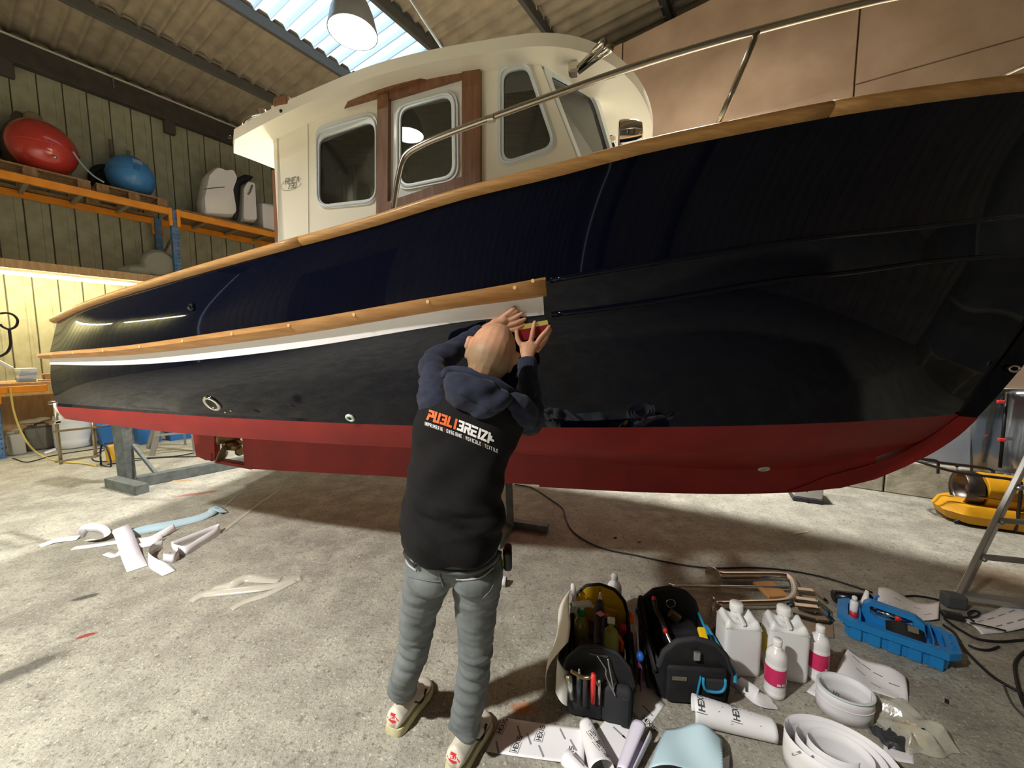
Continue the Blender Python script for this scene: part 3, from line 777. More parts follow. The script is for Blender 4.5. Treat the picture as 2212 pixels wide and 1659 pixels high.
# roof with rounded brow
RZE = Pch([1.5, 1.583, 1.94, 2.235, 2.51, 2.76, 3.1, 3.42, 3.7, 3.9], [2.69, 2.715, 2.812, 2.872, 2.917, 2.932, 2.928, 2.915, 2.90, 2.88])
S_A, S_F = 1.545, 3.93
def hw(s):
    if s < 1.62: return .93 + .07 * math.sqrt(max(0, 1 - ((1.62 - s) / .075) ** 2))
    if s < 3.25: return 1.0
    q = min(1, (s - 3.25) / (S_F - 3.25)); return max(.0, (1 - q ** 2.3)) ** (1 / 2.1)
def roofgrid(zf, nu=46, nv=24):
    V = []; q = [1 - (1 - i / nu) ** 1.8 for i in range(nu + 1)]
    for a in q:
        s = S_A + (S_F - S_A) * a; h = max(hw(s), .02)
        for j in range(nv + 1):
            t = h * math.sin(math.pi / 2 * (-1 + 2 * j / nv)); V.append(tuple(B(s, t, zf(s, t, h))))
    F = [(i*(nv+1)+j, (i+1)*(nv+1)+j, (i+1)*(nv+1)+j+1, i*(nv+1)+j+1) for i in range(nu) for j in range(nv)]
    return V, F, nu, nv
top = roofgrid(lambda s, t, h: RZE(s) + .028 + .12 * (1 - (t / max(h, .3)) ** 2) * min(1, h) * (1 if s < 3.5 else 1))
bot = roofgrid(lambda s, t, h: RZE(s) - .028 + .07 * (1 - (t / max(h, .3)) ** 2) * min(1, h))
nu, nv = top[2], top[3]; N = len(top[0]); V = top[0] + bot[0]
F = [f[::-1] for f in top[1]] + [tuple(i + N for i in f) for f in bot[1]]
idx = [i*(nv+1) for i in range(nu+1)] + [nu*(nv+1)+j for j in range(1, nv+1)] + [i*(nv+1)+nv for i in range(nu-1, -1, -1)] + [j for j in range(nv-1, 0, -1)]
for a, b in zip(idx, idx[1:] + idx[:1]): F.append((a, b, b + N, a + N))
roof = mk('wheelhouse_roof', fixn((V, F)), m_cream, boat, True, sharp=50)
def rtop(s, t): return RZE(s) + .028 + .12 * (1 - t * t)
def rtube(name, pts, r, mat, par=roof): mk(name, tube(smooth_path(pts, 5), r, 10), mat, par, True)
rtube('grab_rail', [B(3.02, .78, rtop(3.02, .78)), B(3.03, .78, rtop(3, .78) + .05), B(3.12, .78, rtop(3, .78) + .075), B(3.30, .78, rtop(3.3, .78) + .07), B(3.35, .78, rtop(3.35, .78) + .03), B(3.36, .78, rtop(3.36, .78) - .01)], .012, m_chrome)
rtube('grab_rail', [B(1.60, .9, rtop(1.6, .9)), B(1.60, .9, rtop(1.6, .9) + .075), B(1.64, .88, rtop(1.64, .9) + .10), B(1.72, .86, rtop(1.72, .9) + .085), B(1.74, .86, rtop(1.74, .9))], .012, m_chrome)
mk('rod_holder', tube([B(1.66, .8, rtop(1.66, .8)), B(1.63, .8, rtop(1.66, .8) + .16)], .026, 12), m_chrome, roof, True)
mk('antenna', tube([B(2.86, .35, rtop(2.86, .35)), at(862, -40, 2.5)], [.009, .006], 8), M('antenna_white', '#d9e2ea', .4), roof, True)
mk('teak_chock', box(B(1.96, .98, RZE(1.96) + .045), (.10, .05, .05), .012, 2, rz=-BA), m_teakd, roof)
for px in ((496, 296), (607, 240)):
    q = onT(*px, 1.0); mk('roof_bolt', ellipsoid(B(q[0], 1.0, q[2]), (.009, .009, .009), None, 6, 8), m_black, roof)
# twin horn under the brow, wiper, searchlight
for dt in (0, .05):
    A = B(*onT(1243 + dt * 180, 152 + dt * 60, .84)); Bq = B(*onT(1305 + dt * 260, 90 + dt * 260, 1.03))
    mk('horn_trumpet', tube([A, A * .4 + Bq * .6, Bq], [.010, .012, .018], 12), m_brushed, roof, True)
mk('horn_bracket', box(B(*onT(1240, 150, .84)), (.05, .06, .05), .01, 1, rz=-BA), m_brushed, roof)
wa = [f2(.16, .62, .03), f2(.20, .45, .04), f2(.24, .2, .03)]
wp = mk('windscreen_wiper', tube(wa, .007, 6), m_black, cab, True)
mk('wiper_blade', bar(f2(.16, .7, .035), f2(.2, .30, .035), .012, .014), m_black, wp)
mk('wiper_bracket', box(f2(.15, .66, .03), (.05, .04, .04), .008, 1, rz=-BA), m_brushed, wp)
pl = B(*[3.77, .92, 2.475]); rotl = Matrix.Rotation(-BA, 4, 'Z') @ Matrix.Rotation(math.radians(-90), 4, 'Y')
sl = mk('searchlight', lathe([(.02, -.05), (.045, -.045), (.06, -.02), (.068, .03), (.068, .05), (.06, .055)], 24, pl + np.array([0, 0, .02]), rotl), m_chrome, boat, True, sharp=40)
mk('searchlight_foot', tube([pl + np.array([0, 0, -.03]), pl + np.array([0, 0, -.34])], .022, 12), m_chrome, sl, True)
# guard rail with stanchions
RT = 1.2
def rp(x, y, t=RT): q = onT(x, y, t); return B(*q)
def rpt(x, y):           # keep the rail just inside the toe rail
    t = 1.2
    for _ in range(40):
        q = onT(x, y, t); t = .5 * t + .5 * (sh_t(q[0]) - .03)
    return B(*onT(x, y, t))
gr = [rpt(848, 462), rpt(858, 395), rpt(868, 352), rpt(880, 332), rpt(905, 316), rpt(960, 292), rpt(1180, 211), rpt(1400, 134), rpt(1635, 66), rpt(1900, 0)]
ext = []
for s, hh in ((4.9, .37), (5.25, .45), (5.65, .50), (6.1, .52)): ext.append(B(s, sh_t(s) - .03, sh_z(s) + hh))
rl = mk('guard_rail', tube(smooth_path(gr + ext, 5), .0125, 12), m_brushed, boat, True)
mk('stanchion', tube([rpt(1547, 280), rpt(1636, 70)], .0105, 10), m_brushed, rl, True)
mk('stanchion', tube([B(5.55, sh_t(5.55) - .03, sh_z(5.55)), B(5.65, sh_t(5.65) - .03, sh_z(5.65) + .50)], .0105, 10), m_brushed, rl, True)
mk('rail_joint', box(rpt(1060, 257), (.035, .03, .02), .004, 1, rz=-BA), m_brushed, rl)
far = [B(*(toB(p) * np.array([1, -1, 1]))) for p in gr + ext]
rl2 = mk('guard_rail', tube(smooth_path(far, 5), .0125, 10), m_brushed, boat, True)
# lettering on the cabin side
def stroke_mesh(lines, wdt):
    V, F = [], []
    for ln in lines:
        for a, b in zip(ln, ln[1:]):
            a = np.array(a, float); b = np.array(b, float); d = b - a; L = np.linalg.norm(d)
            if L < 1e-9: continue
            d /= L; nq = np.array([-d[1], d[0]]) * wdt / 2; k = len(V); e = d * wdt * .5
            V += [a - e + nq, a - e - nq, b + e - nq, b + e + nq]; F.append((k, k + 1, k + 2, k + 3))
    return V, F
GLY = {'R': [[(0, 0), (0, 1), (.6, 1), (.6, .5), (0, .5)], [(.25, .5), (.6, 0)]], 'H': [[(0, 0), (0, 1)], [(.6, 0), (.6, 1)], [(0, .5), (.6, .5)]],
       'E': [[(.6, 0), (0, 0), (0, 1), (.6, 1)], [(0, .5), (.5, .5)]], 'A': [[(0, 0), (.3, 1), (.6, 0)], [(.12, .4), (.48, .4)]],
       '7': [[(0, 1), (.6, 1), (.2, 0)]], '3': [[(0, 1), (.6, 1), (.6, 0), (0, 0)], [(.1, .5), (.6, .5)]], '0': [[(0, 0), (.6, 0), (.6, 1), (0, 1), (0, 0)]],
       'P': [[(0, 0), (0, 1), (.6, 1), (.6, .45), (0, .45)]], 'U': [[(0, 1), (0, 0), (.6, 0), (.6, 1)]], 'B': [[(0, 0), (0, 1), (.55, 1), (.6, .5), (0, .5)], [(.6, .5), (.6, 0), (0, 0)]],
       'L': [[(0, 1), (0, 0), (.55, 0)]], 'I': [[(.3, 0), (.3, 1)]], 'Z': [[(0, 1), (.6, 1), (0, 0), (.6, 0)]], 'M': [[(0, 0), (0, 1), (.32, .45), (.64, 1), (.64, 0)]],
       'N': [[(0, 0), (0, 1), (.6, 0), (.6, 1)]], 'S': [[(.6, 1), (0, 1), (0, .5), (.6, .5), (.6, 0), (0, 0)]], 'G': [[(.6, 1), (0, 1), (0, 0), (.6, 0), (.6, .5), (.3, .5)]],
       'V': [[(0, 1), (.3, 0), (.6, 1)]], 'C': [[(.6, 1), (0, 1), (0, 0), (.6, 0)]], 'T': [[(0, 1), (.6, 1)], [(.3, 1), (.3, 0)]], 'X': [[(0, 0), (.6, 1)], [(0, 1), (.6, 0)]],
       'J': [[(.5, 1), (.5, 0), (0, 0), (0, .3)]], '|': [[(.3, -.1), (.3, 1.1)]], ' ': [], 'm': [[(0, 0), (0, .6), (.3, .6), (.3, 0)], [(.3, .6), (.6, .6), (.6, 0)]],
       'o': [[(.1, 0), (.5, 0), (.5, .6), (.1, .6), (.1, 0)]], 'i': [[(.3, 0), (.3, .6)]], 't': [[(.3, .9), (.3, 0), (.5, 0)], [(.1, .6), (.5, .6)]]}
def text2d(txt, h, wdt, gap=.26, slant=0.0):
    x = 0; lines = []
    for ch in txt:
        g = GLY[ch]; lines += [[((x + a + slant * b) * h, b * h) for a, b in ln] for ln in g]; x += (.6 if ch not in 'I|' else .6) + gap
    return stroke_mesh(lines, wdt), (x - gap) * h
def cab_text(txt, px, h, wdt, slant):
    (V, F), w = text2d(txt, h, wdt, .2, slant); o = cs(*px)
    return [tuple(B(o[0] + v[0], CT + .003, o[1] + v[1] + v[0] * .05)) for v in V], F
m_ink = M('faded_ink', '#8c8c88', .6)
mk('lettering', cab_text('RHEA', (617, 399), .032, .004, .2), m_ink, cab)
mk('lettering', cab_text('730', (622, 408), .026, .004, .2), m_ink, cab)
o = cs(630, 400)
mk('lettering', tube([B(o[0] + .075 * math.cos(a), CT + .003, o[1] + .005 + .032 * math.sin(a) + .01 * math.cos(a)) for a in np.linspace(.3, 5.9, 30)], .0012, 4), m_ink, cab)
# swim ladder on the transom
m_lad = M('ladder_stainless', '#8d8066', .3, .8)
def lp(x, y): 
    return B(*onT(x, y, .62))
l1, l2 = lp(119, 872), lp(132, 1003); l3, l4 = lp(199, 895), lp(207, 988)
lad = mk('swim_ladder', tube([l1, lp(124, 930), l2], .012, 8), m_lad, boat, True)
mk('ladder_rail', tube([l3, lp(203, 940), l4], .012, 8), m_lad, lad, True)
for a, b in (((118, 932), (213, 922)), ((124, 997), (214, 984))):
    mk('ladder_rung', bar(lp(*a), lp(*b), .03, .018), m_lad, lad)
for a in ((113, 870), (121, 912)): mk('ladder_hinge', box(lp(*a), (.05, .04, .03), .006, 1, rz=-BA), m_chrome, lad)
# ================================================================== the worker
m_skin = M('skin', '#dba98a', 0.55, col2='#c98f6d', nscale=14, sss=.15, bump=.05, bscale=220)
def skin_mat():
    nt = m_skin.node_tree; b = nt.nodes['Principled BSDF']; src = b.inputs['Base Color'].links[0].from_socket
    a = nt.nodes.new('ShaderNodeAttribute'); a.attribute_name = 'stubble'
    x = nt.nodes.new('ShaderNodeMix'); x.data_type = 'RGBA'; x.inputs[7].default_value = (*lin('#8d775b'), 1)
    nt.links.new(a.outputs['Fac'], x.inputs[0]); nt.links.new(src, x.inputs[6]); nt.links.new(x.outputs[2], b.inputs['Base Color'])
skin_mat()
m_hood = M('slate_fleece', '#2b3043', 0.95, col2='#23283a', nscale=30, sheen=.04, bump=.15, bscale=300, bdist=.002)
m_vest = M('black_vest', '#151416', 0.85, spec=.25, col2='#1b1a1c', nscale=12, bump=.12, bscale=300, bdist=.002)
m_jean = M('grey_denim', '#5d6365', 0.9, col2='#747a7b', nscale=9, ndetail=6, bump=.2, bscale=400, bdist=.001)
m_seam = M('denim_seam', '#a9adad', .9)
m_shoe = M('white_leather', '#ded9cb', .5, col2='#cfcabb', nscale=12)
m_sole = M('cream_rubber', '#cfc9a4', .7, col2='#bdb690', nscale=20)
m_redp = M('red_heel_tab', '#c3312f', .5)
m_dkp = M('dark_green_leather', '#2e3634', .5)
m_inkw = M('white_print', '#f4f2f2', .6)
m_inko = M('orange_print', '#ee6a26', .6)

_hull = [BVHTree.FromPolygons([Vector(v) for v in hull_strip(r, 1)[0]], hull_strip(r, 1)[1]) for r in (up_rows, mid_rows, lo_rows)]
def hp(x, y, off=0.0):
    r = Vector(ray(x, y)).normalized(); best = None
    for b in _hull:
        h = b.ray_cast(Vector(CAM), r)
        if h[0] is not None and (best is None or h[3] < best[3]): best = h
    n = best[1] if best[1].dot(r) < 0 else -best[1]
    return np.array(best[0] + n * off)

from mathutils import noise as mnoise
def wrinkle(vf, fn):
    bm = bmesh.new(); vs = [bm.verts.new(v) for v in vf[0]]
    for f in vf[1]:
        try: bm.faces.new([vs[i] for i in f])
        except ValueError: pass
    bm.normal_update(); V = [tuple(v.co + v.normal * fn(v.co)) for v in bm.verts]; bm.free()
    return V, vf[1]
man = thing('person', 'bald person in black vest and grey jeans pressing vinyl onto the hull', 'person', tuple(gnd(930, 1600)))
# ---- joints
head_c = at(1062, 762, 1.37)
h_up = Vector((.30, .34, .86)).normalized(); h_fw = Vector((-.12, .86, -.42)); h_fw = (h_fw - h_up * h_fw.dot(h_up)).normalized(); h_rt = h_fw.cross(h_up)
HR = Matrix(((h_rt.x, h_fw.x, h_up.x, 0), (h_rt.y, h_fw.y, h_up.y, 0), (h_rt.z, h_fw.z, h_up.z, 0), (0, 0, 0, 1)))
def hd(x, y, z): return np.array(HR @ Vector((x, y, z))) + head_c
neck_b = at(1030, 850, 1.36)
shL, elL, wrL = at(945, 872, 1.33), at(938, 785, 1.53), hp(1046, 714, .035)
shR, elR, wrR = at(1112, 888, 1.31), at(1146, 908, 1.47), at(1139, 776, 1.60)
hipL, hipR = at(928, 1232, 1.31), at(1032, 1235, 1.30)
knL, knR = at(896, 1392, 1.385), at(1027, 1418, 1.325)
anL, anR = gnd(866, 1490, .14), gnd(1001, 1568, .14)
pel = at(980, 1205, 1.31); chest = at(1012, 930, 1.36); waist = at(985, 1080, 1.32)
# ---- one continuous body (skin shows at head and hands)
parts = [ellipsoid(hd(0, .0, .0), (.083, .100, .108), HR), ellipsoid(hd(0, .035, -.055), (.062, .065, .075), HR),
         ellipsoid(hd(0, -.03, -.02), (.078, .078, .085), HR),
         capsule(hd(0, .095, -.035), .014, hd(0, .112, -.06), .016), capsule(hd(-.03, .085, -.002), .014, hd(.03, .085, -.002), .014),
         capsule(hd(-.02, .088, -.092), .011, hd(.02, .088, -.092), .011),
         capsule(hd(0, -.035, -.06), .058, neck_b, .062), chain([neck_b, chest, waist, pel], [.06, .09, .09, .085]),
         chain([neck_b, shL, elL, wrL], [.042, .036, .028, .025]), chain([neck_b, shR, elR, wrR], [.042, .036, .028, .025]),
         chain([pel, hipL, at(905, 1320, 1.36), knL, at(876, 1455, 1.41), anL], [.06, .055, .05, .042, .04, .033]), chain([pel, hipR, at(1028, 1330, 1.32), knR, at(1014, 1510, 1.33), anR], [.06, .055, .05, .042, .04, .033]),
         capsule(anL, .035, anL + (gnd(905, 1500) - gnd(853, 1590)) * .32 - np.array([0, 0, .09]), .02),
         capsule(anR, .035, anR + (gnd(1040, 1560) - gnd(985, 1672)) * .32 - np.array([0, 0, .09]), .02)]
for sx in (-1, 1):   # ears
    e0, e1 = hd(sx * .083, -.005, .012), hd(sx * .080, .0, -.038)
    parts += [capsule(e0, .019, e1, .013, flat=.5, up=tuple(h_rt)), capsule(hd(sx * .087, -.012, .018), .012, hd(sx * .088, -.014, -.012), .009)]
def finger(pts, r0, r1): return chain(pts, list(np.linspace(r0, r1, len(pts))), 12)
# left hand: flat on the stripe, fingers together pointing to the bow, thumb up
L = [wrL, hp(1062, 708, .030), hp(1082, 702, .026)]
parts += [chain(L, [.027, .030, .033], flat=.55, up=tuple(-BN)), chain([hp(1064, 716, .026), hp(1088, 717, .022), hp(1100, 713, .02)], [.02, .019, .013]),
          chain([hp(1070, 697, .028), hp(1090, 690, .024)], [.021, .019])]
parts += [finger([hp(1093, 712, .022), hp(1110, 709, .022), hp(1122, 705, .018), hp(1133, 700, .012)], .0115, .0082),
          finger([hp(1094, 702, .024), hp(1112, 697, .023), hp(1124, 692, .018), hp(1134, 688, .012)], .0115, .0082),
          finger([hp(1092, 692, .023), hp(1107, 686, .022), hp(1119, 680, .017), hp(1128, 675, .012)], .011, .008),
          finger([hp(1086, 686, .021), hp(1100, 679, .020), hp(1110, 674, .016), hp(1117, 670, .012)], .010, .0075),
          finger([hp(1078, 690, .026), hp(1094, 677, .022), hp(1105, 669, .016), hp(1112, 663, .011)], .012, .0085)]
# right hand: holds the squeegee from below, fingers spread up over it
pR = at(1143, 752, 1.625)
parts += [chain([wrR, pR, hp(1150, 741, .045)], [.026, .032, .034], flat=.6, up=(0, -1, 0)), chain([wrR, hp(1133, 748, .05), hp(1131, 738, .05)], [.022, .020, .015])]
parts += [finger([hp(1146, 737, .044), hp(1149, 720, .042), hp(1152, 706, .034), hp(1155, 694, .022)], .011, .0082),
          finger([hp(1157, 738, .042), hp(1168, 722, .042), hp(1179, 711, .034), hp(1186, 703, .018)], .0112, .0084),
          finger([hp(1162, 744, .038), hp(1174, 729, .038), hp(1183, 718, .030), hp(1189, 710, .016)], .0105, .008),
          finger([hp(1161, 752, .034), hp(1171, 740, .033), hp(1178, 731, .026), hp(1183, 724, .016)], .0095, .0072),
          finger([hp(1131, 742, .050), hp(1122, 733, .046), hp(1118, 722, .036), hp(1117, 711, .024)], .012, .0088)]
bodyVF = remesh(join(*parts), .0034, 4)
body = mk('body', bodyVF, m_skin, man, True)
ca = body.data.attributes.new('stubble', 'FLOAT', 'POINT')
inv = HR.inverted(); vals = []
for v in bodyVF[0]:
    q = inv @ (Vector(v) - Vector(head_c)); d = math.sqrt(q.x**2 + q.y**2 + q.z**2)
    k = max(0., min(1., (.012 - q.z - max(0, q.y) * .4) / .05)) * (1 if q.y < .02 else max(0, 1 - (q.y - .02) / .03)) if d < .15 else 0.
    k *= max(0., min(1., (q.z + .115) / .03)); vals.append(.85 * k)
ca.data.foreach_set('value', vals)
for sx in (-1, 1):
    mk('eye', ellipsoid(hd(sx * .031, .087, -.02), (.011, .011, .011), None, 8, 10), M('eye_white', '#e8e4dc', .3), body, True)
    mk('eyebrow', tube([hd(sx * .015, .099, .004), hd(sx * .032, .096, .01), hd(sx * .048, .084, .004)], .004, 6), M('eyebrow_hair', '#5b4635', .9), body, True)

# ---- hoodie: sleeves, yoke and hood
def wrap(P, R, rip=.05, k=7, seed=0):
    P = smooth_path(P, 8); R = [float(x[0]) for x in smooth_path([[r, 0, 0] for r in R], 8)]
    rnd = random.Random(seed)
    R = [r * (1 + rip * math.sin(i * .9 + seed) * (.5 + .5 * math.sin(i * .37 + 1)) + rnd.uniform(-.012, .012)) for i, r in enumerate(R)]
    d0 = (P[0] - P[1]) / np.linalg.norm(P[0] - P[1]); d1 = (P[-1] - P[-2]) / np.linalg.norm(P[-1] - P[-2])
    return tube([P[0] + d0 * R[0] * .8] + P + [P[-1] + d1 * .002], [R[0] * .6] + R + [R[-1] * .9], 22)
cuffL = wrL * .86 + elL * .14; cuffR = wrR * .86 + elR * .14
sl = [wrap([neck_b * .5 + shL * .5, shL, shL * .45 + elL * .55, elL, elL * .5 + cuffL * .5, cuffL], [.05, .064, .058, .055, .047, .039], .05, seed=1),
      wrap([neck_b * .5 + shR * .5, shR, shR * .45 + elR * .55, elR, elR * .5 + cuffR * .5, cuffR], [.05, .062, .058, .055, .046, .039], .05, seed=4)]
def sw_(p): return .007 * mnoise.noise(Vector((p.x * 10, p.y * 12, p.z * 26 + p.y * 14))) + .004 * mnoise.noise(Vector((p.x * 30, p.y * 25, p.z * 45)))
hoodie = mk('hoodie', wrinkle(remesh(join(*sl, chain([at(985, 870, 1.36), at(1075, 888, 1.36)], [.085, .085])), .006, 3), sw_), m_hood, man, True)
for a, b, nm in ((elL, wrL, 'cuff'), (elR, wrR, 'cuff')):
    p0, p1 = a * .2 + b * .8, a * .02 + b * .98
    R = []
    d = (p1 - p0); fr = frame_rot(d)
    for q in np.linspace(0, 1, 7):
        rr = .0405 - .003 * q + .002 * math.sin(q * 3.1)
        R.append([p0 + d * q + np.array(fr @ Vector((0, math.cos(x) * rr * (1 + .025 * math.cos(18 * x)), math.sin(x) * rr * (1 + .025 * math.cos(18 * x))))) for x in np.linspace(0, 2 * math.pi, 49)[:-1]])
    mk(nm, loft(R), m_hood, hoodie, True)
# hood lying on the back: a soft pouch with a rolled rim
hc = at(1030, 848, 1.265)
hx = np.array(at(1108, 880, 1.265) - at(958, 822, 1.265)); hw_ = np.linalg.norm(hx) / 2; hx = hx / np.linalg.norm(hx)
hy = np.array([0, -1, 0.]); hz = np.cross(hx, -hy); hz /= np.linalg.norm(hz)
if hz[2] < 0: hz = -hz
def hoodpt(a, b):           # a: across 0..1, b: 0 rim -> 1 bottom
    x = (a - .5) * 2; prof = math.sqrt(max(0, 1 - abs(x) ** 2.6))
    dep = (.012 + .075 * math.sin(math.pi * (b * .72 + .14))) * prof
    crease = -.013 * math.exp(-((b - .62 - .10 * x) / .05) ** 2) + .006 * math.sin(9 * x + 5 * b) * b
    z = (.055 - .030 * x * x) * (1 - b) - b * (.012 + .056 * prof)
    return hc + hx * x * hw_ * (1 - .12 * b) + hy * (dep + crease) + hz * z
Rg = []
for i in range(29):
    a = i / 28; front = [hoodpt(a, b) for b in np.linspace(0, 1, 15)]
    back = [p - hy * (np.dot(p - hc, hy)) * .0 + np.array([0, .05 + .03 * math.sin(math.pi * a), 0]) for p in reversed(front)]
    Rg.append(front + back)
hd_o = mk('hood', wrinkle(remesh(fixn(loft(Rg)), .005, 2), lambda p: .010 * mnoise.noise(Vector((p.x * 9 + p.z * 6, p.y * 9, p.z * 22 - p.x * 10))) + .004 * mnoise.noise(Vector((p.x * 26, p.y * 20, p.z * 34)))), m_hood, hoodie, True)
rim = [at(962, 815, 1.30), at(966, 803, 1.315), at(985, 800, 1.315), at(1020, 806, 1.285), at(1060, 822, 1.275), at(1095, 842, 1.29), at(1114, 858, 1.33), at(1118, 866, 1.36)]
mk('hood_rim', tube(smooth_path(rim, 6), [.006] + [.0165] * (len(rim) * 6 - 7) + [.006], 12), m_hood, hd_o, True)
mk('hood_collar', chain([at(972, 818, 1.36), at(1010, 826, 1.33), at(1060, 842, 1.32), at(1106, 862, 1.36)], [.024, .03, .03, .024]), m_hood, hoodie, True)

# ---- vest
VR = [  # y(px at centre), x left, x right, F centre, depth half, drop left->right in px
    (1184, 882, 1077, 1.300, .132), (1170, 874, 1082, 1.298, .136), (1140, 870, 1084, 1.298, .132), (1095, 872, 1084, 1.303, .126), (1045, 880, 1087, 1.312, .120),
    (985, 888, 1103, 1.325, .120), (942, 893, 1126, 1.335, .122), (903, 900, 1140, 1.342, .122), (871, 910, 1138, 1.350, .112), (850, 928, 1128, 1.362, .092), (834, 958, 1108, 1.375, .06)]
def vring(y, xl, xr, F, dep, n=56):
    a, b = at(xl, y, F), at(xr, y, F); c = (a + b) / 2; hx_ = np.linalg.norm(b - a) / 2; P = []
    for k in range(n):
        th = 2 * math.pi * k / n; sx = math.cos(th); sy = math.sin(th)
        fy = dep * math.copysign(abs(sy) ** .85, sy); r_ = ray(1000, y)      # rings lean forward with the stooping back
        P.append(c + np.array([1, 0, 0]) * hx_ * math.copysign(abs(sx) ** .82, sx) + np.array([0, fy, fy * .5 * r_[2] / r_[1]]))
    return P
ys = [r[0] for r in VR][::-1]; cols = [Pch(ys, [r[i] for r in VR][::-1]) for i in range(1, 5)]
rings = []
for y in np.linspace(1184, 834, 60):
    R = vring(y, *[c(y) for c in cols])
    out = []
    for k, p in enumerate(R):
        th = 2 * math.pi * k / 56; x = math.cos(th); back = max(0, -math.sin(th))
        px = 980 + 105 * x; d = 0
        for (x0, y0, sl_, wd, am) in ((930, 1075, .55, 9, .010), (985, 1118, .42, 9, -.012), (1000, 1085, .25, 8, .009), (1030, 1105, .05, 8, -.010), (960, 1150, .5, 12, .008), (1040, 1135, -.15, 8, .008), (1035, 1190, .05, 10, -.006), (905, 1040, .8, 12, -.006)):
            d += am * math.exp(-((y - y0 - sl_ * (px - x0)) / wd) ** 2) * math.exp(-((px - x0) / 70) ** 2)
        d += .003 * math.sin(px * .06 + y * .045) * (1 if y > 940 else .4)
        z = -.038 * back ** 1.5 * math.exp(-((y - 1184) / 22.) ** 2)
        out.append(p + np.array([0, -d * back, z]))
    rings.append(out)
vestVF = wrinkle(remesh(join(fixn(loft(rings)), chain([neck_b * .8 + shL * .2, neck_b * .35 + shL * .65], [.072, .072]), chain([neck_b * .8 + shR * .2, neck_b * .3 + shR * .7], [.072, .074])), .006, 3), lambda p: (.006 + .014 * math.exp(-((p.z - .96) / .13) ** 2)) * mnoise.noise(Vector((p.x * 7 + p.z * 6, p.y * 6, p.z * 17 + p.x * 9)))); vest = mk('vest', vestVF, m_vest, man, True)
bv_vest = BVHTree.FromPolygons([Vector(v) for v in vestVF[0]], vestVF[1])
def decal(V2, F, pxmap, bv, off=.0018):
    V = []
    for v in V2:
        r = Vector(ray(*pxmap(v))).normalized(); h = bv.ray_cast(Vector(CAM), r)
        if h[0] is None: h = bv.find_nearest(Vector(CAM) + r * 1.3)
        n = h[1] if h[1].dot(r) < 0 else -h[1]; V.append(tuple(h[0] + n * off))
    return V, F
def subdiv_strokes(lines, wdt, step):
    out = []
    for ln in lines:
        q = [np.array(ln[0], float)]
        for a, b in zip(ln, ln[1:]):
            a = np.array(a, float); b = np.array(b, float); n = max(1, int(np.linalg.norm(b - a) / step))
            q += [a + (b - a) * k / n for k in range(1, n + 1)]
        out.append([tuple(p) for p in q])
    return stroke_mesh(out, wdt)
# the print on the back: heavy angular capitals, then a line of small ones
BIG = {'P': [[(0, 0), (.12, .55)], [(.1, 1), (.62, 1), (.66, .45), (.3, .45)], [(.05, 0.15), (.1, .45)]], 'U': [[(.05, 1), (0, 0), (.55, 0), (.6, 1)]],
       'B': [[(.05, 1), (.6, 1), (.6, .02), (0, .02)], [(.22, .5), (.6, .5)]], 'L': [[(.08, 1), (0, 0.02), (.5, .02)]], 'I': [[(.12, 1), (.1, 0)]],
       'R': [[(.02, 1), (.6, 1), (.62, .52), (.2, .52)], [(.38, .5), (.62, 0)], [(.04, .55), (0, 0)]], 'E': [[(.62, 1), (.02, 1)], [(.5, .5), (.02, .5), (0, 0), (.6, 0)]],
       'Z': [[(0, 1), (.6, 1), (0, 0.02), (.6, .02)]], 'H': [[(.02, 1), (.02, 0)], [(.02, .38), (.62, .38)], [(.3, .38), (.3, .72)]]}
def big_text(txt, u0, pitch, wd):
    lines = []; u = u0
    for ch in txt:
        lines += [[(u + a * 15.5, b * 19) for a, b in ln] for ln in BIG[ch]]; u += pitch * (.5 if ch == 'I' else 1)
    return subdiv_strokes(lines, wd, 3.5), u
def pm(v):          # text plane -> pixel: baseline tilts about 21 degrees and bows slightly
    u, q = v; th = math.radians(23 - 4 * u / 150)
    return 924 + u * math.cos(math.radians(21)) + q * math.sin(th) * .55, 905 + u * math.sin(math.radians(21.2)) - 3 * math.sin(math.pi * u / 160) - q * math.cos(th)
(bt, un) = big_text('PUBLI', 0, 15.2, 5.0); mk('orange_lettering', decal(*bt, pm, bv_vest), m_inko, vest)
(bt, un) = big_text('BREIZH', un + 1.5, 15.4, 5.0); mk('white_lettering', decal(*bt, pm, bv_vest), m_inkw, vest)
def small_text(txt, col):
    h = 7.2; x = 0; W, O = [], []
    for ch in txt:
        if ch == ' ': x += 2.6; continue
        (O if ch == '|' else W).extend([[((x + a * h * .82), b * h) for a, b in ln] for ln in GLY[ch]]); x += 7.15 if ch not in 'I|' else 5.2
    return W, O
W_, O_ = small_text('IMPRIMERIE | ENSEIGNE | VEHICULE | TEXTILE', 0)
xmax = max(p[0] for ln in W_ for p in ln); kx = 169 / xmax
def pm2(v):
    u = v[0] * kx; th = math.radians(23)
    return 918 + u * math.cos(math.radians(22)), 918 + u * math.sin(math.radians(20.6)) - 2.5 * math.sin(math.pi * u / 170) - v[1] * math.cos(th)
mk('white_lettering', decal(*subdiv_strokes(W_, 1.5, 4), pm2, bv_vest), m_inkw, vest)
for ln in O_: mk('orange_bar', decal(*subdiv_strokes([ln], 1.2, 4), pm2, bv_vest), m_inko, vest)

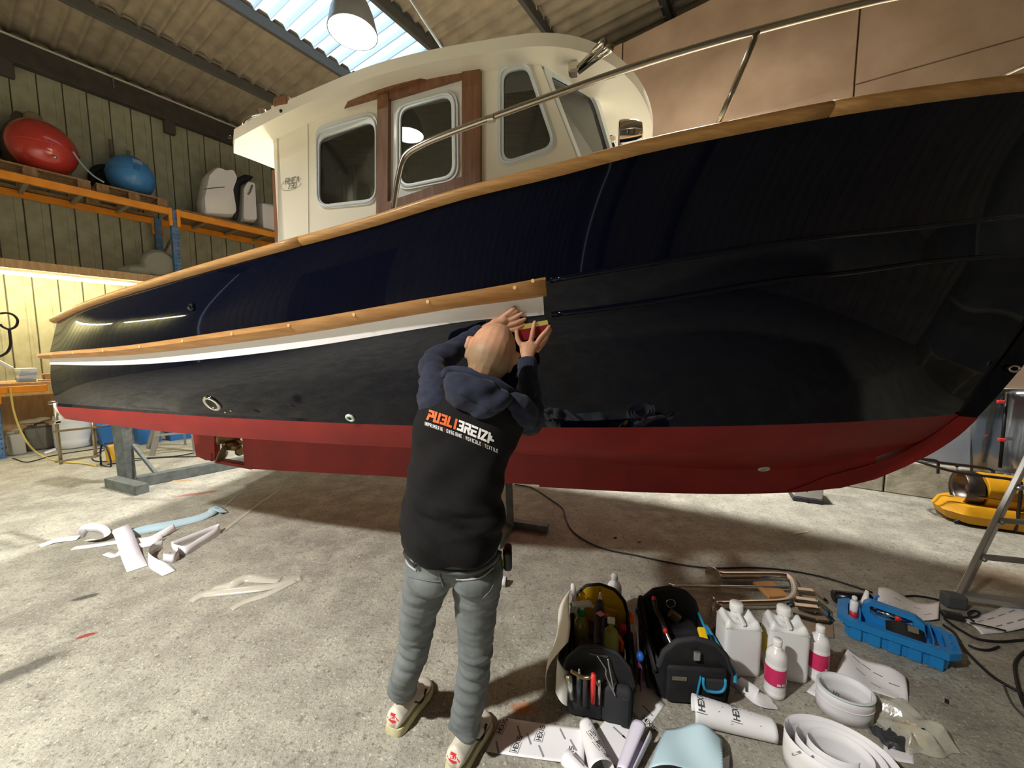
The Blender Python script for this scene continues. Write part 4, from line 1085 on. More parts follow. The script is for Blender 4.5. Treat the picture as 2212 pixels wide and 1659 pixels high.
# ---- jeans
def leg(P, R, seed):
    P = smooth_path(P, 10); R = [float(x[0]) for x in smooth_path([[r, 0, 0] for r in R], 10)]; rnd = random.Random(seed); n = len(P)
    RR = []
    for i, r in enumerate(R):
        f = i / n; am = .012 + .045 * math.exp(-((f - .55) / .10) ** 2) + .05 * math.exp(-((f - .96) / .07) ** 2)
        RR.append(r * (1 + am * math.sin(i * 1.9 + seed) + rnd.uniform(-.01, .01)))
    return tube(P, RR, 24)
cfL, cfR = gnd(861, 1503, .118), gnd(995, 1586, .118)
legL = leg([at(932, 1205, 1.31), hipL, at(905, 1320, 1.36), knL, at(876, 1455, 1.41), anL, cfL], [.085, .086, .070, .060, .056, .054, .053], 1)
legR = leg([at(1028, 1205, 1.30), hipR, at(1028, 1330, 1.32), knR, at(1014, 1510, 1.33), anR, cfR], [.088, .090, .073, .062, .059, .057, .054], 5)
pelv = [vring(y, xl, xr, F, dp, 32) for y, xl, xr, F, dp in ((1250, 905, 1062, 1.31, .075), (1228, 886, 1074, 1.305, .108), (1200, 880, 1077, 1.305, .112), (1175, 884, 1073, 1.308, .10), (1155, 890, 1068, 1.31, .09))]
bum = [ellipsoid(at(933, 1243, 1.265), (.082, .07, .068)), ellipsoid(at(1028, 1246, 1.258), (.084, .07, .068))]
jeVF = remesh(join(legL, legR, fixn(loft(pelv)), *bum), .006, 3)
def jw(p):
    am = .003 + .006 * math.exp(-((p.z - .42) / .10) ** 2) + .008 * math.exp(-((p.z - .14) / .07) ** 2) + .004 * math.exp(-((p.z - .68) / .06) ** 2)
    return am * (mnoise.noise(Vector((p.x * 7 + p.z * 4, p.y * 7, p.z * 30))) + .6 * mnoise.noise(Vector((p.x * 14, p.y * 14 + 5, p.z * 55 + p.x * 12))))
jeVF = wrinkle(jeVF, jw)
jeans = mk('jeans', jeVF, m_jean, man, True)
bv_j = BVHTree.FromPolygons([Vector(v) for v in jeVF[0]], jeVF[1])
def jline(name, pts, r, mat, off=.002, n=8):
    P = []
    for x, y in [tuple(p[:2]) for p in smooth_path([(a, b, 0) for a, b in pts], n)]:
        rr = Vector(ray(x, y)).normalized(); h = bv_j.ray_cast(Vector(CAM), rr)
        if h[0] is None: h = bv_j.find_nearest(Vector(CAM) + rr * 1.38)
        P.append(np.array(h[0] + (h[1] if h[1].dot(rr) < 0 else -h[1]) * off))
    return mk(name, tube(P, r, 6), mat, jeans, True)
jline('pocket_seam', [(985, 1250), (1010, 1252), (1040, 1246), (1066, 1226)], .003, m_seam)
jline('pocket_seam', [(1066, 1226), (1068, 1250), (1060, 1272), (1042, 1292)], .002, m_jean)
jline('pocket_seam', [(876, 1205), (884, 1220), (900, 1232)], .003, m_seam)
jline('back_yoke_seam', [(884, 1246), (940, 1256), (965, 1250)], .002, m_jean)
jline('centre_seam', [(948, 1232), (952, 1248), (958, 1268)], .003, m_jean)
jline('waistband', [(875, 1180), (890, 1205), (930, 1226), (980, 1236), (1030, 1234), (1062, 1216), (1079, 1194)], .009, m_jean, .001)
jline('belt_loop', [(940, 1222), (941, 1236)], .004, m_jean, .006, 3)
m_knife = M('black_knife_case', '#26282b', .4)
jline('pocket_knife', [(876, 1188), (884, 1202), (902, 1220)], .011, m_knife, .004)
# ---- shoes
def shoe(heel, toe, tabpx, txtpx, side):
    heel = np.array(heel); d = np.array(toe) - heel; d[2] = 0; d /= np.linalg.norm(d); lt = np.array([d[1], -d[0], 0])
    def W(x, y, z): return heel + d * x + lt * y + np.array([0, 0, z])
    xs = [q * .87 for q in (0, .006, .03, .07, .12, .17, .215, .25, .275, .288)]; hwid = [.022, .032, .040, .041, .042, .048, .051, .047, .034, .013]
    tops = [.092, .100, .100, .092, .094, .078, .062, .053, .044, .036]
    R = []
    for x, h, t in zip(xs, hwid, tops):
        ring = []
        for k in range(18):
            a = 2 * math.pi * k / 18; yy = math.cos(a) * h * (1.0 if math.sin(a) < 0 else (1 - .30 * math.sin(a))); z0 = .022
            ring.append(W(x + (.012 * max(0, math.sin(a)) if x < .01 else 0), yy, z0 + (t - z0) * (.5 + .5 * math.sin(a))))
        R.append(ring)
    up = fixn(loft(R)); sh = mk('shoe', up, m_shoe, man, True)
    So = []
    for z, gr in ((0.0, .003), (.004, .006), (.02, .005), (.031, .0025)):
        So.append([W(x, y, z) for x, y in [(-.004, 0)] + [(max(x, .001) - (.004 if i == 0 else 0), h + gr) for i, (x, h) in enumerate(zip(xs, hwid))] + [(.256, 0)] + [(max(x, .001) - (.004 if i == 0 else 0), -h - gr) for i, (x, h) in reversed(list(enumerate(zip(xs, hwid))))]])
    mk('sole', fixn(loft(So)), m_sole, sh, True, sharp=40)
    bv = BVHTree.FromPolygons([Vector(v) for v in up[0]], up[1])
    def back(y, z, off):                      # point on the heel, found from behind
        h = bv.ray_cast(Vector(W(-.1, y, z)), Vector(d)); p = h[0] if h[0] is not None else Vector(W(.01, y, z))
        return np.array(p) - d * off
    tab = [(-.026, .084), (-.012, .0865), (0, .0875), (.012, .0865), (.026, .084), (.027, .066), (.014, .056), (0, .050), (-.014, .056), (-.027, .066)]
    n = len(tab); c = (0, .070); V2 = [c] + [(c[0] + (p[0] - c[0]) * f, c[1] + (p[1] - c[1]) * f) for f in (.5, 1.) for p in tab]
    F = [(0, 1 + k, 1 + (k + 1) % n) for k in range(n)] + [(1 + k, 1 + n + k, 1 + n + (k + 1) % n, 1 + (k + 1) % n) for k in range(n)]
    mk('heel_tab', ([back(y, z, .0015) for y, z in V2], F), m_redp, sh, True)
    (V2, F), w = text2d('VEJA', 1.0, .22, .3)
    mk('lettering', ([back(-.017 + .034 * x / w, .066 + .011 * y, .0030) for x, y in V2], F), m_inkw, sh)
    for sx in (1, -1):
        mk('side_mark', tube(smooth_path([W(.10, sx * .041, .066), W(.135, sx * .046, .036), W(.175, sx * .047, .062)], 4), .006, 6, flat=.5), m_dkp, sh, True)
    mk('tongue', chain([W(.085, 0, .09), W(.125, 0, .097), W(.16, 0, .085)], [.02, .022, .018], flat=.6), m_shoe, sh, True)
    for q in (.13, .15, .17):
        mk('lace', tube([W(q, -.028, .087 - (q - .13) * .4), W(q, 0, .104 - (q - .13) * .5), W(q, .028, .087 - (q - .13) * .4)], .003, 6), m_shoe, sh, True)
    mk('ankle_lining', chain([W(.05, 0, .06), W(.08, 0, .07)], [.022, .026]), m_dkp, sh, True)
    return sh
shoe(gnd(848, 1588), gnd(912, 1494), [(840, 1521), (851, 1520), (863, 1521), (866, 1530), (869, 1536), (860, 1540), (852, 1544), (844, 1541), (837, 1534), (840, 1528)], ((842, 1536), (861, 1537), 7), 1)
shoe(gnd(978, 1678), gnd(1046, 1552), [(963, 1617), (972, 1620), (985, 1622), (991, 1629), (996, 1631), (989, 1641), (980, 1644), (969, 1642), (962, 1634), (962, 1625)], ((964, 1634), (983, 1638), 8), 1)

# ---- squeegee in the right hand
sq = thing('squeegee', 'red and gold vinyl squeegee with black felt edge held against the hull', 'squeegee', tuple(hp(1150, 705, .02)))
def quadbar(a, b, c_, d_, o0, o1):
    P0 = [hp(*p, o0) for p in (a, b, c_, d_)]; P1 = [hp(*p, o1) for p in (a, b, c_, d_)]
    return fixn((P0 + P1, [(0, 1, 2, 3), (7, 6, 5, 4), (0, 4, 5, 1), (1, 5, 6, 2), (2, 6, 7, 3), (3, 7, 4, 0)]))
mk('felt_edge', quadbar((1118, 702), (1181, 690), (1176, 682), (1116, 695), .004, .012), M('black_felt', '#2a2728', .95), sq)
mk('gold_clamp', quadbar((1119, 712), (1184, 699), (1182, 690), (1117, 702), .006, .02), M('brass_foil', '#d8c96a', .3, .3), sq)
mk('grip', quadbar((1124, 734), (1172, 724), (1183, 699), (1121, 711), .008, .022), M('red_velvet', '#8c1526', .7), sq)

# ---- tape measure on the right hip
pk = thing('tape_measure', 'black tape measure clipped at the right hip of the jeans', 'tape measure', tuple(at(1091, 1225, 1.30)))
c_ = at(1091, 1203, 1.31) + np.array([.010, 0, 0])
mk('case', box(c_, (.03, .075, .072), .012, 3), m_knife, pk, True)
mk('yellow_side', box(c_ + np.array([-.0165, -.005, 0]), (.004, .05, .045), .002, 1), M('yellow_plastic', '#e7b71d', .4), pk)
# ================================================================== along the left wall
m_orange = M('orange_beam', '#e8921c', .45, col2='#d98317', nscale=6)
m_blueup = M('blue_upright', '#46688c', .55, col2='#6c89a5', nscale=14, contrast=(.45, .75))
m_wood = M('raw_pallet_wood', '#9a7a55', .85, col2='#7d5f40', nscale=7, stretch=(1, 8, 1), bump=.2, bscale=60)
m_ply = M('bench_board', '#c9a677', .7, col2='#b89263', nscale=5, stretch=(1, 6, 1))
rack = thing('pallet_rack', 'tall pallet rack with orange beams and perforated blue uprights', 'rack', tuple(RW(1.0, 2.55, 0)), RZ)
def rk(u, w, z): return (u - 1.0, w - 2.55, z)
WP = (.42, 2.55, 4.72)
def upright(u, w):          # open channel: the front one has its rows of holes cut through
    H0 = 3.93
    fl_ = [box(rk(u, w + sg * .047, H0 / 2), (.08, .006, H0)) for sg in (-1, 1)]
    if u < .5: return mk('upright', join(box(rk(u + .037, w, H0 / 2), (.006, .10, H0)), *fl_), m_blueup, rack, local=True)
    x = u + .037; bars = [box(rk(x, w + c, H0 / 2), (.006, wd, H0)) for c, wd in ((-.04025, .0195), (0, .035), (.04025, .0195))]
    for dy in (-.024, .024):
        bars += [box(rk(x, w + dy, .08 + k * .066 + .033), (.006, .013, .048)) for k in range(57)] + [box(rk(x, w + dy, .0355), (.006, .013, .071)), box(rk(x, w + dy, 3.88), (.006, .013, .10))]
    face = join(*bars)
    return mk('upright', join(face, *fl_), m_blueup, rack, local=True)
for w in WP:
    for u in (.98, .12): upright(u, w)
    for z in (.6, 1.5, 3.2): mk('frame_brace', bar(rk(.15, w, z), rk(.95, w, z + .35), .03, .03), m_galv, rack, local=True)
for a, b in zip(WP, WP[1:]):
    for u in (1.02, .10):
        mk('beam', box(rk(u, (a + b) / 2, 3.885), (.045, b - a - .10, .11), .008, 1), m_orange, rack, local=True)
        for w, sg in ((a, 1), (b, -1)):
            mk('beam_connector', box(rk(u + .0, w + sg * .055, 3.80), (.055, .05, .30), .006, 1), m_orange, rack, local=True)
    for k in range(1, 4):
        w = a + (b - a) * k / 4; mk('cross_bar', box(rk(.56, w, 3.90), (.9, .05, .03)), M('cross_bar_grey', '#8c8873', .6), rack, local=True)
mk('shelf_board', box(rk(.55, 2.0, 2.72), (.86, 5.2, .035)), m_ply, rack, local=True)
mk('shelf_fascia', box(rk(1.0, 1.35, 2.70), (.03, 4.0, .12)), m_ply, rack, local=True)
mk('beam', box(rk(1.03, .68, .955), (.045, .46, .10), .008, 1), m_orange, rack, local=True)
mk('beam_connector', box(rk(1.035, .46, .90), (.055, .05, .26), .006, 1), m_orange, rack, local=True)
mk('post_sleeve', box(rk(.98, .42, 3.932), (.1, .12, .014)), m_orange, rack, local=True)

# workbench
wbn = thing('workbench', 'wooden workbench top at the foot of the pallet rack', 'workbench', tuple(RW(.55, .9, 0)), RZ)
mk('bench_top', box((.0, .1, 1.02), (.755, 2.9, .045), .006, 1), m_ply, wbn, local=True)
mk('back_panel', box((-.495, .1, .50), (.022, 2.9, .98)), m_ply, wbn, local=True)
for w in (-1.2, 1.4): mk('bench_leg', box((.35, w, .5), (.06, .06, 1.0)), m_wood, wbn, local=True)

# fluorescent tubes under the shelf (the row goes on towards the near end of the hall)
m_tube = emission('tube_glow', '#fff0bf', 60)
for w_, lb in ((.95, 'long fluorescent tube glowing under the rack shelf above the workbench'), (-2.3, 'fluorescent tube on the left wall next to the workbench'), (-5.4, 'fluorescent tube at the near end of the left wall')):
    # the two further tubes lie outside the picture; their streaks show in the varnish of the stern
    ft = thing('tube_light' if w_ > 0 else 'tube_light_offscreen', lb, 'light', tuple(RW(.84 if w_ > 0 else .36, w_, 2.56)), RZ, group='fluorescent tubes on the left wall')
    mk('batten', box((0, 0, .075), (.10, 2.55, .05), .01, 1), m_white, ft, local=True)
    mk('fluorescent_tube', tube([(0, -1.24, .025), (0, 1.24, .025)], .019, 12), m_tube, ft, True, local=True)
    for s_ in (-1, 1): mk('tube_holder', box((0, s_ * 1.255, .035), (.045, .02, .06)), m_white, ft, local=True)
    if w_ < 0: mk('wall_bracket', box((-.17, 0, .10), (.30, .06, .03)), m_white, ft, local=True)
    else:
        for s_ in (-.8, .8): mk('hanger', box((0, s_, .121), (.03, .05, .044)), m_white, ft, local=True)

# pallets
def pallet(label, w, u, L, W_):
    t = thing('wooden_pallet', label, 'pallet', tuple(RW(u, w, 3.942)), RZ, group='pallets on the rack')
    for k in range(3): mk('bottom_board', box((-W_ / 2 + .06 + k * (W_ - .12) / 2, 0, .011), (.11, L, .022)), m_wood, t, local=True)
    for i in range(3):
        for j in range(3): mk('block', box((-W_ / 2 + .06 + i * (W_ - .12) / 2, -L / 2 + .07 + j * (L - .14) / 2, .061), (.11, .14, .078)), m_wood, t, local=True)
    for j in range(3): mk('stringer_board', box((0, -L / 2 + .07 + j * (L - .14) / 2, .111), (W_, .13, .022)), m_wood, t, local=True)
    for k in range(5): mk('deck_board', box((-W_ / 2 + .06 + k * (W_ - .12) / 4, 0, .133), (.13, L, .022)), m_wood, t, local=True)
    return t
pallet('weathered pallet on the rack under the red float', .98, .56, 1.18, .85)
pallet('reddish wooden pallet on the rack under the blue float', 2.06, .56, .86, .85)
# floats
m_rfl = M('red_vinyl_float', '#bd3a30', .22, coat=.6, coatr=.05)
m_bfl = M('blue_plastic_float', '#3f7fb8', .38, coat=.2)
def lumpy(c, r, seed, amp=.03):
    V, F = ellipsoid((0, 0, 0), r, None, 22, 32); out = []
    for v in V:
        x, y, z = v; k = 1 + amp * math.sin(3 * x / r[0] + seed) * math.cos(2.3 * y / r[1] + seed * 2) + amp * .6 * math.sin(4 * z / r[2] + seed)
        out.append((x * k, y * k, z * k))
    return out, F
rf = thing('mooring_float', 'big red egg-shaped float lying on the rack', 'float', tuple(RW(.62, 1.17, 4.092)), RZ)
mk('float_body', move(lumpy(0, (.38, .36, .40), 1.0, .02), 0, 0, .40), m_rfl, rf, True, local=True)
mk('float_seam', tube([(.385 * math.cos(a), .365 * math.sin(a), .40) for a in np.linspace(0, 2 * math.pi, 41)[:-1]], .008, 6, closed=True), m_rfl, rf, True, local=True)
mk('float_eye', lathe([(.07, 0), (.10, .05), (.09, .12), (.05, .15)], 14, (-.12, -.05, .77)), M('dull_rope_eye', '#8b8264', .8), rf, True, local=True)
mk('valve', lathe([(.02, 0), (.02, .03)], 10, (.36, .06, .20)), m_chrome, rf, True, local=True)
bf = thing('barrel_float', 'smaller blue plastic float lying on the rack', 'float', tuple(RW(.58, 2.13, 4.092)), RZ)
mk('float_body', move(lumpy(0, (.36, .31, .34), 2.2, .012), 0, 0, .34), m_bfl, bf, True, local=True)
mk('float_seam', tube([(.363 * math.cos(a), .312 * math.sin(a), .36) for a in np.linspace(0, 2 * math.pi, 41)[:-1]], .008, 6, closed=True), m_bfl, bf, True, local=True)
mk('float_label', box((.30, .03, .53), (.01, .12, .07), rot=Matrix.Rotation(-.55, 4, 'Y')), M('grey_label', '#8fa3b5', .5), bf, local=True)
mk('valve', box((.355, .0, .40), (.03, .08, .07), .01, 1), M('dark_blue_plastic', '#2a5f92', .4), bf, local=True)
p0 = RW(.95, 1.40, 4.5)
mk('grey_rope', tube(smooth_path([onU(158, 328, .97), onU(175, 352, 1.0), onU(200, 378, 1.03), onU(225, 394, 1.04)], 6), .012, 8), M('pale_rope', '#93a39f', .8), label='pale grey rope drooping between the red float and the blue one', cat='rope')
# things leaning behind the floats
m_blk2 = M('matt_black', '#1d1b19', .7)
whl = thing('spare_wheel', 'black wheel leaning on the wall behind the blue float', 'wheel', tuple(RW(.13, 1.98, 4.092)), RZ)
rw_ = Matrix.Rotation(math.pi / 2, 4, 'Y')
mk('tyre', tube([(.0, .24 * math.cos(a), .30 + .24 * math.sin(a)) for a in np.linspace(0, 2 * math.pi, 33)[:-1]], .05, 10, closed=True), m_blk2, whl, True, local=True)
mk('hub', lathe([(.19, -.01), (.19, .01)], 24, (0, 0, .30), rw_), m_blk2, whl, local=True)
mk('coat_frame', join(box((-.065, .05, .55), (.03, .04, 1.0)), box((-.065, .27, .5), (.03, .04, .9)), box((-.065, .16, .75), (.03, .26, .05))), M('grey_frame', '#6a6860', .7), whl, local=True)
sc_ = thing('cloth_sack', 'dull grey sack slumped behind the red float', 'sack', tuple(RW(.11, .98, 4.092)), RZ)
mk('sack_body', remesh(join(ellipsoid((0, 0, .45), (.10, .16, .44)), ellipsoid((.02, -.28, .5), (.09, .11, .50)), ellipsoid((0, .05, .85), (.08, .1, .18))), .02, 4), M('dirty_canvas', '#5e5544', .95), sc_, True, local=True)
# white mouldings on the second bay
def pillow(px, u, th, dirv=EU, r=.04, sh=.90):
    P = [onU(x, y, u) for x, y in px]; c = np.mean(P, axis=0); rings = []
    for dd, k in ((0, sh), (.15, .97), (.4, 1.0), (.75, 1.0), (1.0, .93)):
        rings.append([c + (p - c) * k - np.array(dirv) * th * dd for p in P])
    return fixn(loft(rings))
def rpx(pts, r=8): return [tuple(p[:2]) for p in roundpoly([(a, b) for a, b in pts], r, 4)]
m_wplast = M('white_moulding', '#ddd7d0', .3, coat=.3)
brd = mk('shelf_plank', box(RW(.55, 3.62, 3.965), (.86, 1.95, .04), rz=RZ), m_wood, label='brown plank laid across the rack under the white mouldings', cat='plank')
cw = thing('engine_cowling', 'tall rounded white engine cowling on the rack', 'cowling', tuple(RW(.75, 3.3, 3.99)), RZ)
mk('shell', pillow(rpx([(440, 466), (438, 430), (450, 375), (470, 356), (490, 365), (507, 362), (516, 382), (506, 410), (516, 470)], 14), .95, .38), m_wplast, cw, True, sharp=50)
mk('trim_line', tube([onU(x, y, .957) for x, y in ((441, 409), (460, 406), (485, 404))], .006, 6), m_black, cw)
mk('dark_collar', pillow(rpx([(500, 400), (512, 384), (530, 376), (553, 380), (520, 400), (514, 474), (506, 474)], 5), .94, .08), m_black, cw, True)
bx1 = thing('white_casing', 'white casing with grey latch beside the engine cowling', 'casing', tuple(RW(.75, 3.75, 3.99)), RZ)
mk('shell', pillow(rpx([(525, 478), (526, 405), (535, 388), (552, 392), (557, 480)], 6), .93, .34), m_wplast, bx1, True, sharp=50)
mk('latch', tube([onU(x, y, .95) for x, y in ((545, 400), (540, 415), (536, 420))], .016, 8), M('grey_latch', '#6f7474', .5), bx1, True)
bx2 = thing('white_crate', 'low white crate covered with film at the rack\'s end', 'crate', tuple(RW(.7, 4.28, 3.985)), RZ)
mk('crate_body', box((0, 0, .26), (.5, .5, .50), .02, 2), m_wplast, bx2, local=True)
mk('film_cover', lumpy((0, 0, 0), (.27, .27, .05), 3, .1) and move(lumpy(0, (.27, .27, .07), 3, .08), 0, 0, .53), M('cling_film', '#a5aaa8', .15, coat=.6), bx2, True, local=True)
# tarp bundle on the lower shelf
def lay(vf):                # the bundle lies on the shelf board and leans on the upright
    out = []
    for v in vf[0]:
        u, w, z = uwz(v); out.append(tuple(RW(min(u, .934), w, max(z, 2.7385))))
    return out, vf[1]
tb = mk('tarpaulin', lay(remesh(join(ellipsoid(onU(345, 575, .75), (.25, .3, .28)), ellipsoid(onU(300, 590, .75), (.2, .25, .14)), ellipsoid(onU(265, 594, .8), (.14, .2, .08)), box(RW(.7, 2.15, 2.80), (.35, .7, .1), .02, 1, rz=RZ)), .02, 3)), M('grey_tarp', '#8c8a78', .8, bump=.8, bscale=9, bdist=.03), smooth=True, label='crumpled grey tarpaulin heaped on the shelf above the tube light', cat='tarpaulin')

# bench clutter
def bw(u, w, z): return RW(u, w, z)
m_card = M('cardboard', '#b58b5c', .8, col2='#a87f52')
for k in range(4):
    mk('paint_tin', box(bw(.80, .74, 1.043 + .025 + k * .0505), (.20 - .01 * (k % 2), .17, .05), .006, 1, rz=RZ + .1 * k), M('stack_%d' % k, ['#8b97a0', '#c7ccce', '#a4adb2', '#d5d7d3'][k], .5),
       label=['dark grey tin at the foot of the bench stack', 'pale tin second up in the bench stack', 'mid grey tin third up in the bench stack', 'white tin topping the bench stack'][k], cat='tin', group='tins stacked on the workbench')
bxc = thing('cardboard_box', 'small open cardboard box on the workbench', 'box', tuple(bw(.76, .99, 1.043)), RZ)
mk('carton', box((0, 0, .055), (.16, .16, .11), .003, 1), m_card, bxc, local=True)
mk('flap', box((.03, -.095, .10), (.12, .055, .004)), m_card, bxc, local=True)
dl = thing('desk_lamp', 'white angled desk lamp on the workbench', 'lamp', tuple(bw(.70, .42, 1.043)), RZ)
mk('lamp_base', lathe([(.07, 0), (.07, .015), (.02, .025)], 18, (0, -.02, 0)), m_white, dl, True, local=True)
mk('lamp_arm', tube([(0, -.02, .02), (.01, .0, .36)], .012, 8), m_white, dl, True, local=True)
mk('lamp_head', box((.02, .10, .30), (.12, .30, .05), .012, 2, rot=Matrix.Rotation(-.75, 4, 'X')), m_white, dl, local=True)
mk('cable_coil', tube(smooth_path([onU(x, y, 1.06) for x, y in ((0, 677), (16, 676), (30, 681), (38, 692), (34, 705), (20, 711), (6, 706), (0, 700))], 6), .014, 8), m_cord, label='black cable looped over the rack upright', cat='cable')
mk('hanging_hose', tube(smooth_path([onU(x, y, 1.06) for x, y in ((20, 712), (22, 728), (23, 745), (16, 760), (4, 768), (-8, 772))], 6), .015, 8), m_cord, label='black hose hanging from the cable coil towards the bench', cat='hose')
for i, (x, y) in enumerate(((66, 817), (88, 815))):
    p = onU(x, y, .95); mk('wood_offcut', box(RW(.895, (.90, 1.08)[i], 1.043 + .0135), (.04, .12, .027), .004, 1, rz=RZ), m_ply, label=['short pale wood offcut beside the tins on the bench', 'short pale wood offcut beside the cardboard box'][i], cat='offcut')

# containers on the floor below the bench
def jerry(name, label, u, w, W_, D, H_, mat, rz=0.0, dens=0, group=None, scallop=True):
    t = thing(name, label, 'canister', tuple(RW(u, w, 0)), RZ + rz, group=group)
    mk('tank', box((0, 0, H_ / 2), (D, W_, H_), min(D, W_) * .16, 3), mat, t, True, local=True, sharp=60)
    mk('handle', tube(smooth_path([(0, -W_ * .1, H_ - .01), (0, -W_ * .08, H_ + .05), (0, W_ * .25, H_ + .05), (0, W_ * .3, H_ - .01)], 4), .014, 8), mat, t, True, local=True)
    mk('cap', lathe([(.03, 0), (.03, .035), (.026, .04)], 16, (0, -W_ * .28, H_ - .004)), mat, t, True, local=True)
    return t
m_gj = M('grey_jerrycan', '#6c685c', .6, col2='#5b574d')
jerry('jerrycan', 'grey plastic jerrycan on the floor under the workbench', .62, .82, .30, .24, .34, m_gj)
jerry('jerrycan', 'pale grey narrow jerrycan beside the blue rack upright', .80, .58, .16, .2, .30, M('pale_jerry', '#a4a294', .6))
tk = mk('folded_rag', remesh(join(ellipsoid(RW(.60, .76, .432), (.13, .15, .033)), ellipsoid(RW(.62, .86, .455), (.09, .09, .03))), .012, 3), M('pale_cloth', '#a49a80', .9), smooth=True, label='pale rag lying on the grey jerrycan', cat='rag')
dr = thing('plastic_drum', 'white plastic drum standing under the boat\'s stern', 'drum', tuple(RW(.86, 1.13, 0)))
mk('drum_body', lathe([(.17, 0), (.20, .02), (.205, .12), (.20, .14), (.205, .16), (.205, .38), (.20, .40), (.205, .42), (.19, .50), (.15, .53)], 32), M('white_drum', '#d9dcdc', .4), dr, True, local=True)
mk('drum_lid', lathe([(.13, .525), (.14, .53), (.14, .56), (.12, .565)], 24), M('white_lid', '#cfd3d3', .4), dr, True, local=True)
m_bin = M('blue_bin', '#2f69a6', .4)
def bin_(label, u, w, W_, D, H_):
    t = thing('storage_bin', label, 'bin', tuple(RW(u, w, 0)), RZ, group='blue storage bins under the boat')
    R = []
    for z, k in ((0, .86), (.01, .87), (H_ - .03, 1.0), (H_, 1.0)): R.append([(x * D / 2 * k, y * W_ / 2 * k, z) for x, y in roundpoly([(-1, -1), (1, -1), (1, 1), (-1, 1)], .15, 3)])
    mk('bin_body', loft(R), m_bin, t, local=True)
    mk('rim', tube([(x * D / 2, y * W_ / 2, H_ - .01) for x, y in roundpoly([(-1, -1), (1, -1), (1, 1), (-1, 1)], .15, 3)], .012, 6, closed=True), m_bin, t, local=True)
    return t
bin_('dull blue bin next to the white drum', 1.12, 1.50, .30, .32, .34)
bin_('blue bin in the middle of the row of bins', 1.42, 1.86, .30, .32, .33)
bin_('bright blue bin beside the aluminium stepladder', 1.50, 2.24, .34, .32, .33)
bin_('dark blue bin at the end of the row of bins', 1.5, 2.6, .3, .32, .30)
for i, (x, y) in enumerate(((178, 902), (210, 905))):
    p = gnd(x, y, .42); 
mk('paper_scrap', sheet(lambda a, b: gnd(93 + 26 * a + 4 * b, 975 - 8 * a + 5 * b, .004 + .03 * a * (1 - b)), 6, 3), M('white_paper_scrap', '#e8e8e2', .7), label='white paper scrap on the floor beside the swim ladder', cat='paper scrap', smooth=True)
sb = thing('sandbag', 'brown sack lying under the workbench beside the jerrycan', 'sack', tuple(RW(.42, 1.24, 0)))
mk('sack_body', move(lumpy(0, (.14, .16, .09), 4, .06), 0, 0, .085), M('brown_sacking', '#6b543a', .95), sb, True, local=True)
# yellow hose and black cables on the floor
m_yh = M('yellow_hose', '#c9b35c', .5)
mk('yellow_hose', tube(smooth_path([onU(22, 838, 1.08), onU(28, 880, 1.08), onU(40, 920, 1.1), onU(58, 955, 1.15), gnd(85, 982, .012), gnd(125, 996, .012), gnd(180, 1001, .012), gnd(208, 1006, .012)], 6), .011, 8), m_yh, label='yellow hose running from the bench down onto the floor', cat='hose')
mk('floor_cable', tube(smooth_path([gnd(x, y, .008) for x, y in ((28, 990), (60, 998), (110, 985), (170, 975), (230, 968), (200, 985), (215, 997), (300, 990), (380, 985), (420, 978))], 6), .007, 6), m_cord, label='black cable winding over the floor below the rack', cat='cable')
mk('floor_cable', tube(smooth_path([gnd(x, y, .009) for x, y in ((232, 1003), (290, 995), (350, 988), (430, 986))], 6), .007, 6), m_cord, label='black cable running from the work lamp under the rudder', cat='cable')
# work lamp, stepladder
wk = thing('work_lamp', 'yellow and black site work lamp beside the steel trestle', 'work lamp', tuple(gnd(250, 1003)), -.3)
mk('lamp_case', box((0, 0, .16), (.09, .16, .22), .02, 2), M('work_lamp_yellow', '#b98d1c', .5), wk, local=True)
mk('lamp_glass', box((-.046, 0, .17), (.008, .12, .15), .003, 1), m_black, wk, local=True)
for y in (-.10, .10): mk('stand_frame', tube(smooth_path([(-.10, y, .012), (-.08, y, .20), (-.02, y, .30), (.07, y, .22), (.1, y, .012), (-.10, y, .012)], 4), .010, 8), m_black, wk, True, local=True)
mk('frame_bar', tube([(-.02, -.10, .30), (-.02, .10, .30)], .010, 8), m_black, wk, True, local=True)
m_alu = M('aluminium', '#a9a9a5', .4, .7)
sl2 = thing('stepladder', 'aluminium stepladder standing behind the boat\'s stern', 'stepladder', tuple(gnd(325, 980)))
tp_ = at(345, 900, 5.35) + np.array([.15, .2, .9]); g1, g2 = gnd(328, 985), gnd(320, 969)
for a in (g1, g2, g1 + np.array([.42, .25, 0]), g2 + np.array([.36, .25, 0])):
    tq = tp_ + (np.array([.05, .04, 0]) if a[0] > -5.0 else 0); mk('stile', bar(a + np.array([0, 0, .0]), tq, .03, .06), m_alu, sl2)
for k in range(1, 5):
    f = k / 5; a = g1 * (1 - f) + tp_ * f; b = (g1 + np.array([.42, .25, 0])) * (1 - f) + (tp_ + np.array([.05, .04, 0])) * f; mk('tread', bar(a, b, .07, .02), m_alu, sl2)
